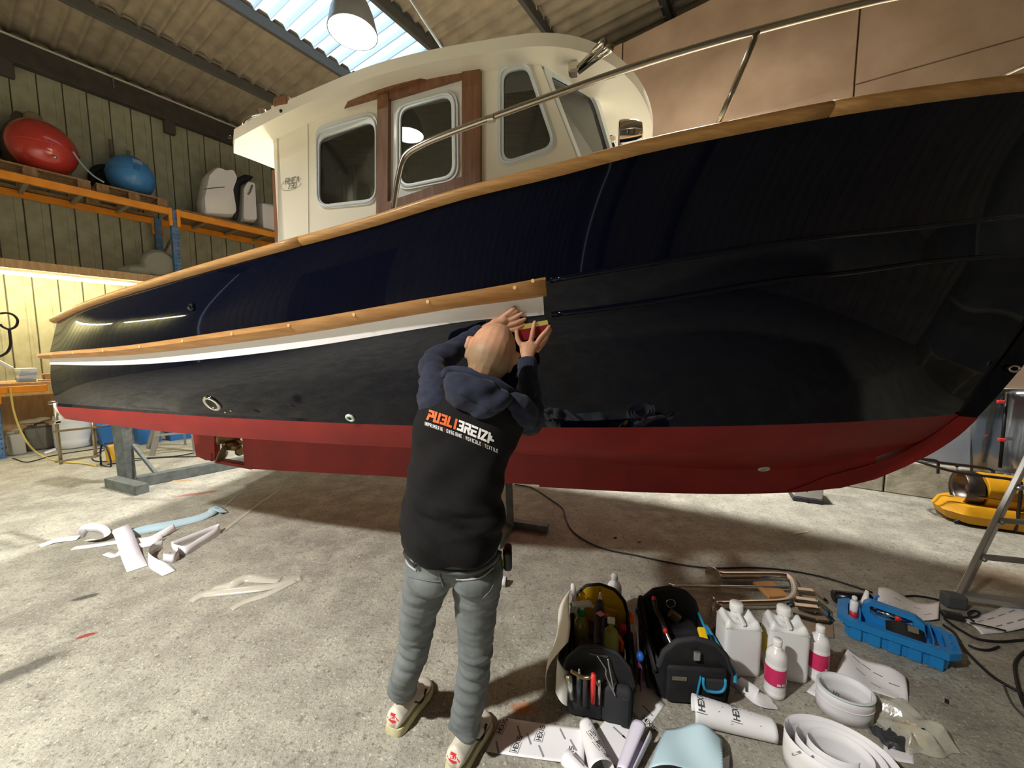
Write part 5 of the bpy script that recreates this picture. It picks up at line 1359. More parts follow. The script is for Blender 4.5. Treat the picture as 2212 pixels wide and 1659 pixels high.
# ------------------------------------------------------------------ boat supports
m_cr = M('trestle_steel', '#6e7471', .6, .3, col2='#5a605f', nscale=15)
ct = thing('boat_trestle', 'grey steel trestle carrying the boat\'s stern', 'trestle', tuple(gnd(275, 1045)))
pf = gnd(276, 1040); hb = .965
mk('post', bar(pf, np.array([pf[0] - .02, pf[1], hb]), .11, .11, up=(0, 1, 0)), m_cr, ct)
mk('foot_beam', bar(gnd(240, 1040, .05), gnd(308, 1057, .05), .11, .10), m_cr, ct)
mk('long_beam', bar(gnd(296, 1040, .06), gnd(296, 1040, .06) + (gnd(490, 1003, .06) - gnd(296, 1040, .06)) * 2.3, .12, .11), m_cr, ct)
mk('brace', bar(pf + np.array([.05, .05, .42]), gnd(296, 1040, .06) + (gnd(490, 1003, .06) - gnd(296, 1040, .06)) * .22, .03, .03), m_cr, ct)
mk('pad', box((pf[0], pf[1], hb + .018), (.5, .2, .05), rz=-BA), M('dark_rubber_pad', '#3a352f', .9), ct)
for a, b in ((0, 1),):
    far_p = gnd(296, 1040) + (gnd(490, 1003) - gnd(296, 1040)) * 2.25
    mk('post', bar(far_p, far_p + np.array([0, 0, .97]), .11, .11, up=(0, 1, 0)), m_cr, ct)
st = thing('boat_stand', 'steel prop with splayed feet under the boat behind the worker', 'stand', tuple(gnd(1103, 1134)))
b0_ = gnd(1103, 1132, .05); b1_ = np.array([-.045, 3.34, .828])
mk('post', bar(b0_ - np.array([0, 0, .03]), b1_, .06, .07, up=(0, 1, 0)), m_cr, st)
mk('foot', bar(gnd(1092, 1128, .03), gnd(1184, 1142, .03), .06, .06), m_cr, st)
mk('foot', bar(gnd(1110, 1126, .03), gnd(1074, 1178, .03), .05, .05), m_cr, st)
mk('foot', bar(gnd(1105, 1130, .03), gnd(1070, 1110, .03), .06, .06), m_cr, st)
mk('pad', box((b1_[0], b1_[1], b1_[2] + .015), (.2, .14, .03), rz=-BA), M('dark_rubber_pad2', '#3a352f', .9), st)
m_block = M('oak_block', '#6f5638', .85, col2='#5c462c', stretch=(6, 1, 1))
for i, s_ in enumerate((2.45, 1.0)):
    pass
kb = thing('keel_block', 'stack of timber blocks carrying the keel behind the worker', 'timber block', tuple(B(2.52, 0, 0)), -BA)
for k in range(4): mk('timber', box((0, 0, .06 + k * .1225), (.16, .5, .12), .005, 1, rz=math.pi / 2 * (k % 2)) if False else box((0, 0, .0615 + k * .123), (.13, .34, .121), .005, 1), m_block, kb, local=True)
# ------------------------------------------------------------------ right-hand background
m_hy = M('heater_yellow', '#dca01c', .4, col2='#cf9316', nscale=8)
ht = thing('space_heater', 'yellow torpedo space heater on its tank by the back wall', 'heater', tuple(gnd(2130, 1140)))
a_ = at(2072, 1052, 3.40); ax = np.array([.88, -.42, -.02]); ax /= np.linalg.norm(ax); fr = frame_rot(ax)
def hz(x, y, z): return np.array(fr @ Vector((x, y, z))) + a_
rt = fr @ Matrix.Rotation(math.pi / 2, 4, 'Y')
def hlathe(prof, n=32): return lathe(prof, n, a_, rt)
mk('barrel', hlathe([(.150, .12), (.155, .125), (.155, .80), (.15, .82)]), m_hy, ht, True, sharp=40)
V, F = hlathe([(.115, .12), (.128, .02), (.142, -.01), (.150, .0), (.154, .05), (.148, .10)]); mk('nozzle', (V, F[:-1]), M('burnt_steel', '#6d6058', .35, .9, col2='#4c4744'), ht, True)
mk('burner_disc', hlathe([(.115, .11), (.115, .115)]), M('sooty_metal', '#2b2522', .6, .5), ht)
mk('burner_cone', hlathe([(.03, .05), (.045, .10), (.05, .11)], 16), M('burner_bronze', '#8a6a45', .4, .7), ht, True)
mk('barrel_seam', tube([hz(.05, -.155, -.03), hz(.8, -.155, -.03)], .006, 6), m_hy, ht)
def tpos(x, y, z): return hz(x, y, z)
R = []
for z, k in ((-.268, .92), (-.26, .96), (-.20, 1.0), (-.19, 1.03), (-.17, 1.0), (-.118, .95), (-.108, .90)):
    R.append([hz(.36 + x * .48 * k, y * .20 * k, z) for x, y in roundpoly([(-1, -.5), (-.8, -1), (1, -1), (1, 1), (-.8, 1), (-1, .5)], .12, 3)])
mk('fuel_tank', fixn(loft(R)), m_hy, ht, True, sharp=35)
m_tubeb = M('black_tube', '#241f20', .35)
for y in (-.19, .19):
    mk('carry_frame', tube(smooth_path([hz(.28, y, -.27), hz(.28, y, -.05), hz(.28, y * .9, .10), hz(.24, y * .9, .16), hz(-.10, y * .9, .17), hz(-.32, y * .5, .21), hz(-.36, 0, .22)], 5), .012, 8), m_tubeb, ht, True)
mk('carry_frame', tube(smooth_path([hz(-.36, -.02, .22), hz(-.20, .0, .22), hz(-.16, .0, .20), hz(-.15, 0, .10)], 4), .011, 8), m_tubeb, ht, True)
for y in (-.15, .15): mk('skid', tube(smooth_path([hz(-.02, y, -.25), hz(-.06, y, -.275), hz(.0, y, -.287), hz(.4, y, -.280), hz(.8, y, -.272)], 5), .013, 8), m_tubeb, ht, True)
for y in (-.08, .08): mk('barrel_saddle', box(hz(.35, y, -.14), (.3, .03, .05), rot=fr), m_tubeb, ht)
# plastic sheets hanging on the back wall and a clear bollard bag
m_film = glass('clear_film', '#dfe6ec', .12, .15)
pf_ = mk('plastic_sheet', sheet(lambda a, b: onW(2095 + 130 * a, 840 + 195 * b, WBACK - .16 - .03 * math.sin(7 * a + 2 * b)), 14, 8, .001), m_film, smooth=True, label='clear plastic sheet hung against the back wall behind the heater', cat='plastic sheet')
pr_ = thing('pole', 'dark slim pole with red clamps leaning on the back wall', 'pole', tuple(onW(2160, 1010, WBACK - .2)))
mk('shaft', tube([onW(2160, 1010, WBACK - .2), onW(2175, 850, WBACK - .15)], .012, 8), m_black, pr_, True)
for x, y in ((2162, 868), (2164, 950)): mk('clamp', box(onW(x, y, WBACK - .2), (.05, .03, .03), .006, 1, rz=RZ), M('red_clamp', '#c83a40', .5), pr_)
wbx = thing('dehumidifier', 'small white appliance on dark base under the bow', 'appliance', tuple(gnd(1745, 1087)), -.45)
mk('casing', box((0, .14, .21), (.24, .26, .33), .02, 3), M('white_plastic', '#dfe0e4', .4), wbx, True, local=True, sharp=50)
mk('base', box((0, .14, .025), (.245, .265, .05), .008, 1), M('dark_base', '#33333a', .5), wbx, local=True)
mk('side_grille', box((.125, .16, .16), (.012, .2, .22), .004, 1), M('grey_grille', '#6a6a6c', .5), wbx, local=True)
mk('knob', lathe([(.012, 0), (.012, .02)], 12, (-.02, -.0, .13), Matrix.Rotation(math.pi / 2, 4, 'X')), m_black, wbx, local=True)
# aluminium ladder at the right edge
ld = thing('ladder', 'aluminium ladder leaning at the right beside the heater', 'ladder', tuple(gnd(2066, 1305)))
f0 = gnd(2066, 1300, .03); f1 = at(2200, 1030, 2.62); dl_ = (f1 - f0); f2_ = f0 + dl_ * 2.0
rv = np.array([.42, -.10, 0])
mk('stile', bar(f0, f2_, .028, .07, .004), m_alu, ld)
mk('stile', bar(f0 + rv, f2_ + rv, .028, .07, .004), m_alu, ld)
for k in range(7):
    q = f0 + dl_ * (.04 + .29 * k); mk('rung', bar(q, q + rv, .03, .03, .004), m_alu, ld)
    if k < 5: mk('rung_rivet', ellipsoid(q + np.array([-.01, -.036, 0]), (.014, .014, .014), None, 6, 8), m_alu, ld, True)
mk('stabiliser_bar', bar(f0 + np.array([.02, .02, .03]), f0 + rv * 2.1 + np.array([0, 0, .03]), .06, .035, .004), m_alu, ld)
mk('rubber_foot', box(f0 + np.array([-.02, 0, .012]), (.10, .07, .08), .012, 2, rz=-.3), M('grey_rubber', '#4f5356', .7), ld)
# ================================================================== things on the floor
m_paper = M('release_paper', '#eeeef0', .55, col2='#e3e3e6', nscale=3)
m_paperb = M('release_paper_blue', '#bcd6e0', .5, col2='#aecbd6', nscale=3)
m_print = M('grey_print', '#8a8d90', .7)
m_printd = M('dark_print', '#4b4d50', .7)
m_film2 = glass('thin_film', '#fbfbfa', .05, .12)
def film_mat():
    m = bpy.data.materials.new('milky_film'); m.use_nodes = True; nt = m.node_tree; b = nt.nodes['Principled BSDF']
    b.inputs['Base Color'].default_value = (*lin('#dcdacb'), 1); b.inputs['Roughness'].default_value = .2; b.inputs['Alpha'].default_value = .55
    return m
m_milk = film_mat(); m_bagf = film_mat(); m_bagf.node_tree.nodes['Principled BSDF'].inputs['Alpha'].default_value = .32; m_bagf.node_tree.nodes['Principled BSDF'].inputs['Roughness'].default_value = .12
def ribbon(name, pts, width, mat, label, cat='strip', group=None, n=8, zmin=.0012):
    """strip of film: (px, py, height of its centre, roll in degrees)"""
    P = []
    for x, y, z, a in pts: g = gnd(x, y, z); P.append(np.array([g[0], g[1], z, a]))
    S = []
    for i in range(len(P) - 1):
        p0 = P[i - 1] if i else 2 * P[0] - P[1]; p3 = P[i + 2] if i + 2 < len(P) else 2 * P[-1] - P[-2]; p1, p2 = P[i], P[i + 1]
        for k in range(n):
            q = k / n; S.append(.5 * ((2 * p1) + (-p0 + p2) * q + (2*p0 - 5*p1 + 4*p2 - p3) * q*q + (-p0 + 3*p1 - 3*p2 + p3) * q**3))
    S.append(P[-1]); S = np.array(S); t0 = S[-1, :3] - S[0, :3]; SGN = 1 if np.dot(np.array([t0[1], -t0[0], 0]), np.array([S[0, 0], S[0, 1], 0])) > 0 else -1; width *= 1.25
    def fn(u, v):
        i = min(len(S) - 1, int(round(u * (len(S) - 1)))); t = S[min(i + 1, len(S) - 1), :3] - S[max(i - 1, 0), :3]; t[2] = 0; t /= max(np.linalg.norm(t), 1e-6)
        sd = np.array([t[1], -t[0], 0]); sd = sd * (1 if SGN > 0 else -1); a = math.radians(S[i, 3]); wv = sd * math.cos(a) + np.array([0, 0, 1]) * math.sin(a)
        p = S[i, :3] + wv * (v - .5) * width; p[2] = max(p[2], zmin + .0006 * (1 + math.sin(i * .7))); return p
    return mk(name, sheet(fn, len(S) - 1, 2, .0004), mat, smooth=True, label=label, cat=cat, group=group)
G1 = 'backing strips heaped on the floor'
ribbon('backing_strip', [(86, 1180, .004, 5), (120, 1168, .012, 10), (155, 1163, .012, 14), (170, 1161, .012, 14)], .05, m_paper, 'white paper strip with a pointed end reaching out of the heap', group=G1)
ribbon('backing_strip', [(172, 1157, .03, 70), (182, 1143, .032, 75), (205, 1139, .035, 80), (226, 1146, .035, 70), (230, 1158, .025, 40), (215, 1165, .02, 20), (192, 1165, .012, 10)], .055, m_paper, 'white paper strip looped on its edge in the heap', group=G1)
ribbon('backing_strip', [(270, 1158, .02, 40), (310, 1145, .025, 45), (360, 1135, .025, 40), (420, 1122, .02, 35), (455, 1108, .03, 20), (466, 1096, .045, 0), (484, 1107, .02, -20)], .06, m_paperb, 'pale blue backing strip at the back of the heap', group=G1)
ribbon('backing_strip', [(258, 1139, .045, 12), (268, 1155, .055, 6), (276, 1178, .035, 3), (285, 1202, .012, 2), (297, 1229, .003, 0)], .085, M('label_white', '#efeef8', .5), 'bright white label strip lying across the top of the heap', group=G1)
ribbon('backing_strip', [(158, 1184, .003, 4), (205, 1178, .006, 8), (260, 1170, .012, 12), (320, 1165, .02, 25), (352, 1152, .03, 40), (378, 1138, .035, 70)], .045, m_paper, 'paper strip passing under the bright white label', group=G1)
ribbon('backing_strip', [(352, 1176, .03, 85), (330, 1186, .032, 88), (320, 1203, .03, 85), (330, 1218, .022, 60), (350, 1228, .01, 25), (366, 1238, .003, 0)], .06, m_paper, 'white strip curling up at the near end of the heap', group=G1)
ribbon('backing_strip', [(352, 1206, .025, 80), (374, 1208, .028, 85), (386, 1194, .03, 88), (372, 1184, .03, 85), (400, 1190, .028, 70), (435, 1170, .028, 70), (470, 1148, .03, 75), (473, 1140, .03, 85), (455, 1146, .03, 88), (420, 1160, .03, 86), (370, 1180, .03, 86)], .055, m_paper, 'long paper strip folded back on its edge', group=G1)
ribbon('backing_strip', [(228, 1195, .004, 6), (250, 1200, .006, 10), (275, 1186, .012, 20), (330, 1172, .02, 50), (352, 1160, .025, 60)], .035, m_paper, 'narrow curled strip at the near side of the heap', group=G1)
ribbon('film_strip', [(478, 1150, .003, 0), (520, 1118, .002, 0), (565, 1085, .002, 0), (606, 1058, .002, 0)], .03, m_milk, 'clear film strip stretched from the heap towards the keel', group=G1)
ribbon('film_strip', [(455, 1115, .01, 20), (490, 1090, .002, 0), (525, 1063, .002, 0), (590, 1054, .002, 0)], .022, m_milk, 'faint narrow film strip lying behind the blue backing strip', group=G1)
G2 = 'clear film strips on the floor'
ribbon('film_strip', [(412, 1299, .003, 0), (440, 1284, .006, 10), (470, 1280, .012, 20), (530, 1274, .012, 20), (590, 1266, .01, 10), (652, 1248, .003, 5)], .045, m_milk, 'milky film strip with a folded arrow-shaped end', group=G2)
ribbon('film_strip', [(500, 1316, .003, 0), (530, 1300, .004, 10), (580, 1283, .006, 15), (640, 1253, .004, 5)], .035, m_milk, 'milky film strip forking towards the worker\'s feet', group=G2)
ribbon('film_strip', [(462, 1268, .003, 0), (500, 1264, .012, 25), (530, 1250, .012, 25), (570, 1252, .008, 10), (604, 1254, .003, 0)], .05, m_milk, 'milky film strip crumpled on top of the others', group=G2)

# ---- printed release paper
def mark(fn, u, v, ang, sc_, W_, H_, kind='logo', off=.0012):
    ca, sa = math.cos(ang), math.sin(ang)
    if kind == 'dash': V2, F = stroke_mesh([[(0, 0), (.045 * sc_, 0)]], .007 * sc_)
    else:
        (V2, F), w = text2d('HEXIS', .016 * sc_, .0034 * sc_, .12)
        V3, F3 = stroke_mesh([[(-.006 * sc_, -.007 * sc_), (w * .62, -.007 * sc_)], [(-.006 * sc_, .023 * sc_), (w * .62, .023 * sc_)], [(-.006 * sc_, -.007 * sc_), (-.006 * sc_, .023 * sc_)]], .0016 * sc_)
        V2, F = join([(a, b, 0) for a, b in V2] and ([(a, b, 0) for a, b in V2], F), ([(a, b, 0) for a, b in V3], F3)); V2 = [(a, b) for a, b, c in V2]
    out = []
    for a, b in V2:
        uu = u + (a * ca - b * sa) / W_; vv = v + (a * sa + b * ca) / H_
        p = np.array(fn(uu, vv)); e = 1e-3; du = np.array(fn(uu + e, vv)) - p; dv = np.array(fn(uu, vv + e)) - p
        nn = np.cross(du, dv); nn /= max(np.linalg.norm(nn), 1e-9)
        out.append(p + nn * off)
    return out, F
def paper(name, fn, W_, H_, label, prints, nu=18, nv=10, mat=m_paper, group='printed release paper on the floor', flip=1, cat='paper'):
    o = thing(name, label, cat, tuple(np.array(fn(.5, .5)) * np.array([1, 1, 0])), group=group)
    mk('sheet', sheet(fn, nu, nv, .0004), mat, o, True)
    p_ = np.array(fn(.5, .5)); n_ = np.cross(np.array(fn(.501, .5)) - p_, np.array(fn(.5, .501)) - p_); flip = 1 if n_[2] > 0 else -1
    for u, v, a, s_, k in prints:
        mk('printed_logo' if k == 'logo' else 'printed_dash', mark(fn, u, v, a, s_, W_, H_, k, .0012 * flip), m_printd if k == 'logo' else m_print, o)
    return o
def bil(px, z=None, zf=None):
    Q = [gnd(*p) for p in px]
    def f(u, v):
        p = (Q[0] * (1-u) + Q[1] * u) * (1-v) + (Q[3] * (1-u) + Q[2] * u) * v; p = p.copy(); p[2] = max(.002, zf(u, v)) if zf else .002; return p
    return f
def dims(px):
    Q = [gnd(*p) for p in px]; return np.linalg.norm(Q[1] - Q[0]), np.linalg.norm(Q[3] - Q[0])
px = [(1050, 1625), (1262, 1660), (1262, 1580), (1086, 1551)]; W_, H_ = dims(px)
paper('release_paper', bil(px, zf=lambda u, v: .003 + .012 * u * u), W_, H_, 'flat white printed sheet lying beside the worker\'s right shoe',
      [(.06, .55, 1.5, 1.1, 'logo'), (.30, .12, 1.5, 1.1, 'logo'), (.52, .50, 1.5, 1.1, 'logo'), (.88, .02, 1.5, 1.1, 'logo'), (.22, .80, -1.0, 1., 'dash'), (.36, .62, -1., 1., 'dash'), (.52, .34, -1., 1., 'dash'), (.72, .88, -1., 1., 'dash'), (.85, .6, -1., 1., 'dash'), (.06, .28, -1., 1., 'dash')])
px = [(1268, 1600), (1338, 1662), (1437, 1522), (1388, 1470)]; W_, H_ = dims(px)
paper('release_paper', bil(px), W_, H_, 'printed sheet lying under the tool bag with yellow lining',
      [(.75, .62, .0, 1.1, 'logo'), (.35, .55, .0, 1.0, 'logo'), (.30, .30, .0, 1.1, 'dash'), (.62, .30, .0, 1.1, 'dash'), (.55, .75, .0, 1.1, 'dash')])
# curled sheets in the foreground
def curl(px0, px1, rad, a0, a1, lift=0.0, spread=0.0, shift=0.0):
    A, Bq = gnd(*px0), gnd(*px1); d = Bq - A; L_ = np.linalg.norm(d); d /= L_; sd = np.array([d[1], -d[0], 0])
    def f(u, v):
        a = a0 + (a1 - a0) * v; r = rad * (1 + spread * (u - .5))
        return A + d * L_ * (u * 1.0) + sd * (r * math.sin(a) + shift * v) + np.array([0, 0, max(.002, lift + r - r * math.cos(a))])
    return f, L_, abs(rad * (a1 - a0))
f, W_, H_ = curl((1265, 1576), (1300, 1690), .036, .7, 5.7, spread=.5)
paper('release_paper', f, W_, H_, 'white printed sheet rolled up at the foot of the yellow-lined bag', [(.35, .42, .3, 1.1, 'logo'), (.62, .48, .3, 1.1, 'logo'), (.2, .52, .9, .9, 'dash')], 16, 20)
f, W_, H_ = curl((1222, 1650), (1268, 1700), .028, .6, 5.4)
paper('release_paper', f, W_, H_, 'small white roll of paper beside the rolled-up sheet', [(.3, .6, 0, 1., 'dash')], 10, 16)
f, W_, H_ = curl((1385, 1598), (1345, 1690), .034, -2.2, 3.6, spread=-.4)
paper('release_paper', f, W_, H_, 'lavender-tinted paper loop beside the pale blue sheet', [(.5, .3, 0, .8, 'dash')], 14, 20, mat=M('lavender_paper', '#dcd8ea', .55))
px = [(1400, 1668), (1560, 1695), (1558, 1626), (1438, 1588)]; W_, H_ = dims(px)
paper('release_paper', bil(px, zf=lambda u, v: .014 + .05 * math.sin(math.pi * u) * (.4 + .6 * v) + .012 * math.sin(7 * u + 3 * v) + .012 * v + .035 * u * u), W_, H_, 'pale blue sheet of paper billowing on the floor', [], 20, 12, mat=m_paperb)
px = [(1505, 1702), (1574, 1692), (1576, 1632), (1538, 1650)]; W_, H_ = dims(px)
paper('release_paper', bil(px), W_, H_, 'printed paper corner sticking out under the blue sheet', [(.2, .3, .4, 1., 'logo'), (.35, .65, -.9, .9, 'dash'), (.7, .5, -.9, .9, 'dash')], 6, 6)
f, W_, H_ = curl((1496, 1556), (1672, 1598), .046, .5, 5.6, spread=-.3)
paper('release_paper', f, W_, H_, 'long half-rolled printed sheet in front of the blue-trimmed bag',
      [(.12, .36, 1.55, 1.3, 'logo'), (.55, .36, 1.55, 1.3, 'logo'), (.30, .42, 2.1, 1.2, 'dash'), (.36, .56, 2.1, 1.2, 'dash'), (.45, .30, 2.1, 1.1, 'dash'), (.70, .52, 2.1, 1.2, 'dash'), (.8, .38, 2.1, 1.2, 'dash'), (.2, .58, 2.1, 1., 'dash')], 20, 16, flip=-1)
def coil(name, label, c, r0, r1, turns, h, mat, prints=(), sq=1.0, ang=0.0, lean=(0, 0), th=.0008):
    ca, sa = math.cos(ang), math.sin(ang); c = np.array(c)
    def f(u, v):
        a = 2 * math.pi * turns * u; r = r0 + (r1 - r0) * u; x, y = r * math.cos(a), r * sq * math.sin(a)
        return c + np.array([x * ca - y * sa + lean[0] * v, x * sa + y * ca + lean[1] * v, .001 + h * v])
    o = thing(name, label, 'roll', tuple(c)); n = int(turns * 36)
    mk('strip', sheet(f, n, 3, th), mat, o, True)
    Lr = 2 * math.pi * turns * (r0 + r1) / 2
    for u, v, a, s_, k in prints: mk('printed_logo' if k == 'logo' else 'printed_dash', mark(f, u, v, a, s_, Lr, h, k, .0014), m_printd if k == 'logo' else m_print, o)
    return o
coil('paper_coil', 'loose coil of white printed strip standing on its edge', gnd(1802, 1682), .172, .07, 2.9, .125, m_paper, [(.10, .4, 1.5, 1.2, 'logo'), (.44, .35, 1.5, 1.2, 'logo'), (.50, .6, 1, 1.2, 'dash'), (.55, .5, 1, 1.2, 'dash'), (.60, .4, 1, 1.1, 'dash'), (.2, .6, 1, 1., 'dash')], .72, -.5)
c_ = gnd(1822, 1535)
coil('tape_roll', 'neat round roll of white transfer tape', c_, .098, .090, 5, .105, m_paper, [(.93, .55, 1.5, 1.1, 'logo')], .8, -.3, th=.0016)
SC.objects['tape_roll']['label'] = 'neat round roll of white transfer tape'
mk('edge_line', tube([c_ + np.array([.0995 * math.cos(a) * math.cos(-.3) - .8 * .0995 * math.sin(a) * math.sin(-.3), .0995 * math.cos(a) * math.sin(-.3) + .8 * .0995 * math.sin(a) * math.cos(-.3), .060]) for a in np.linspace(0, 2 * math.pi, 49)[:-1]], .0014, 5, closed=True), m_paper, SC.objects['tape_roll'])
mk('tinted_rim', tube([c_ + np.array([.0975 * math.cos(a) * math.cos(-.3) - .8 * .0975 * math.sin(a) * math.sin(-.3), .0975 * math.cos(a) * math.sin(-.3) + .8 * .0975 * math.sin(a) * math.cos(-.3), .104]) for a in np.linspace(0, 2 * math.pi, 49)[:-1]], .0045, 6, closed=True), M('pale_aqua', '#cfdfe2', .5), SC.objects['tape_roll'], True)
px = [(1800, 1466), (1962, 1520), (1955, 1470), (1830, 1425)]; W_, H_ = dims(px)
paper('release_paper', bil(px, zf=lambda u, v: .004 + .055 * v * (1 - .75 * u) + .014 * math.sin(6 * u + 3 * v)), W_, H_, 'curled printed sheet behind the roll of transfer tape',
      [(.12, .85, -.3, .8, 'dash'), (.3, .8, -.3, .8, 'dash'), (.25, .5, -.3, .8, 'dash'), (.5, .7, -.3, .8, 'dash'), (.5, .3, -.3, .8, 'dash'), (.75, .5, -.3, .8, 'dash')], 20, 12)
px = [(1742, 1495), (1772, 1512), (1782, 1492), (1764, 1470)]; W_, H_ = dims(px)
paper('release_paper', bil(px), W_, H_, 'small printed corner of paper beside a pink-labelled bottle', [(.4, .4, -.4, .6, 'dash')], 4, 4)
px = [(1905, 1640), (1975, 1652), (1972, 1604), (1912, 1590)]; W_, H_ = dims(px)
paper('release_paper', bil(px), W_, H_, 'printed scrap under the crumpled clear bag', [(.3, .5, -.2, .7, 'dash'), (.6, .6, -.2, .7, 'dash')], 10, 6)
px = [(1892, 1345), (2026, 1345), (2028, 1306), (1895, 1297)]; W_, H_ = dims(px)
paper('release_paper', bil(px, zf=lambda u, v: .055 + .035 * math.sin(5.2 * u + 1.0) * (.6 + .4 * v) - .03 * u), W_, H_, 'wavy printed paper behind the blue tool tray', [(.1 + .17 * k, .35 + .3 * (k % 2), 0, .8, 'dash') for k in range(5)], 20, 8)
px = [(2120, 1372), (2240, 1362), (2190, 1308), (2080, 1340)]; W_, H_ = dims(px)
paper('release_paper', bil(px, zf=lambda u, v: .004 + .05 * max(0, u - .35) ** 1.2 + .01 * math.sin(4 * v)), W_, H_, 'printed sheet curling up beside the ladder foot', [(.15 + .2 * (k % 4), .25 + .4 * (k // 4), 0, .8, 'dash') for k in range(8)], 14, 8)
ribbon('paper_strip', [(1590, 1470, .01, 20), (1620, 1492, .03, 40), (1640, 1508, .03, 30), (1672, 1518, .004, 5)], .05, m_paper, 'crumpled paper strip in front of the white jerrycans')
# crumpled clear bag with dark and gold scraps
def crump(px, z, amp, seed, sx, sy):
    c = gnd(*px); rnd = random.Random(seed); K = [(rnd.uniform(5, 22), rnd.uniform(5, 22), rnd.uniform(0, 6.3), rnd.uniform(.3, 1)) for _ in range(7)]
    def f(u, v):
        q = sum(a * math.sin(k1 * u + k2 * v + ph) for k1, k2, ph, a in K) / 3
        e = min(u, 1 - u, v, 1 - v) * 6; e = min(1, e)
        return c + np.array([(u - .5) * sx + .01 * q, (v - .5) * sy + .01 * math.sin(9 * u), max(.006, z * e + amp * q * e + .007)])
    return f
pb = thing('plastic_bag', 'crumpled clear plastic bag holding dark and gold scraps', 'bag', tuple(gnd(1940, 1560)))
mk('bag_film', sheet(crump((1958, 1572), .045, .030, 3, .20, .23), 34, 38, .0004), m_bagf, pb, False)
mk('dark_scrap', sheet(crump((1955, 1565), .03, .014, 8, .08, .17), 12, 16, .002), M('glossy_black_scrap', '#14161f', .2), pb, False)
mk('dark_scrap', sheet(crump((1925, 1600), .015, .01, 5, .10, .08), 12, 12, .002), M('charcoal_scrap', '#35363a', .4), pb, False)
mk('gold_scrap', sheet(crump((1972, 1592), .035, .014, 6, .07, .09), 10, 10, .001), M('gold_foil', '#b9a35a', .3, .4), pb, False)

# ---- pink-labelled bottles and white jerrycans
m_bt = M('clear_white_bottle', '#eeeeee', .25, coat=.5, coatr=.05)
m_pk = M('pink_label', '#d8386c', .4, col2='#cf2f62')
m_cap = M('white_cap', '#f4f4f4', .35)
def bottle(loc, label, rz=0.0, labmat=m_pk):
    t = thing('spirit_bottle', label, 'bottle', tuple(loc), rz, group='one litre bottles on the floor')
    pr = [(.034, 0), (.040, .006), (.0415, .02)]
    for k in range(3): pr += [(.0415, .024 + k * .010), (.0395, .029 + k * .010)]
    pr += [(.0415, .058), (.0415, .150)]
    for k in range(3): pr += [(.0405, .154 + k * .009), (.039, .1585 + k * .009)]
    pr += [(.0405, .184), (.037, .200), (.028, .214), (.018, .222), (.0165, .236)]
    mk('bottle_body', lathe(pr, 28), m_bt, t, True, local=True)
    mk('label', lathe([(.0418, .064), (.0422, .066), (.0422, .140), (.0418, .142)], 28), labmat, t, True, local=True)
    mk('cap', lathe([(.018, .234), (.0185, .236), (.0185, .258), (.017, .262)], 20), m_cap, t, True, local=True)
    a = np.radians(-55); V = []
    for da in (-.16, .16):
        for z in (.070, .100): V.append((.0428 * math.cos(a + da), .0428 * math.sin(a + da), z))
    mk('barcode_panel', (V, [(0, 2, 3, 1)]), m_cap, t, local=True)
    (V2, F), w = text2d('moto' if False else 'mito', .012, .0026, .1)
    mk('lettering', ([(.0428 * math.cos(np.radians(-118) + x / .042), .0428 * math.sin(np.radians(-118) + x / .042), .072 + y) for x, y in V2], F), m_cap, t, local=True)
    return t
bottle(gnd(1672, 1498), 'pink-labelled bottle standing in front of the second jerrycan', .1)
bottle(gnd(1764, 1464), 'pink-labelled bottle standing right beside the second jerrycan', .5)
bottle((.585, 2.10, 0), 'white bottle with red label standing behind the yellow-lined bag', .4, M('red_label', '#a63a48', .45))
m_can = M('white_hdpe', '#eceeee', .35, sss=.1)
def can(loc, rz, label, side=None):
    t = thing('jerrycan', label, 'canister', tuple(loc), rz, group='white five litre jerrycans')
    Wc, Dc, Hc = .165, .125, .27; R = []
    for z, k in ((0, .93), (.008, .98), (.03, 1), (.20, 1), (.235, .985)): R.append([(x * Wc / 2 * k, y * Dc / 2 * k, z) for x, y in roundpoly([(-1, -1), (1, -1), (1, 1), (-1, 1)], .28, 4)])
    mk('tank', loft(R), m_can, t, True, local=True, sharp=50)
    # saddle-shaped shoulders with a grip bridge and a recess on either side of the neck
    def top(u, v):
        x = (u - .5) * Wc * .97; y = (v - .5) * Dc * .97; e = min(1, 8 * min(u, 1 - u)) * min(1, 8 * min(v, 1 - v))
        z = .232 + .055 * (abs(2 * u - 1) ** 3) * e + .016 * e - .02 * math.exp(-((2 * v - 1) / .5) ** 2) * math.exp(-((2 * u - 1) / .6) ** 2) * 1.4
        return (x, y, z)
    mk('shoulder', sheet(top, 20, 14, .002), m_can, t, True, local=True)
    mk('grip_bridge', bar((0, -.058, .252), (0, .035, .268), .018, .016, .004), m_can, t, local=True)
    mk('neck', lathe([(.024, .232), (.024, .275)], 20, (0, .032, 0)), m_can, t, True, local=True)
    mk('cap', lathe([(.029, .268), (.030, .27), (.030, .300), (.027, .305)], 24, (0, .032, 0)), m_cap, t, True, local=True)
    if side: mk('side_label', box((-Wc / 2 - .0006, 0, .13), (.001, .085, .12)), side, t, local=True)
    return t
can(gnd(1590, 1438), -.12, 'white jerrycan standing against the blue-trimmed tool bag')
can(gnd(1690, 1448), -.30, 'white jerrycan with a yellow side label between the pink bottles', M('yellow_label', '#cdc04a', .5))

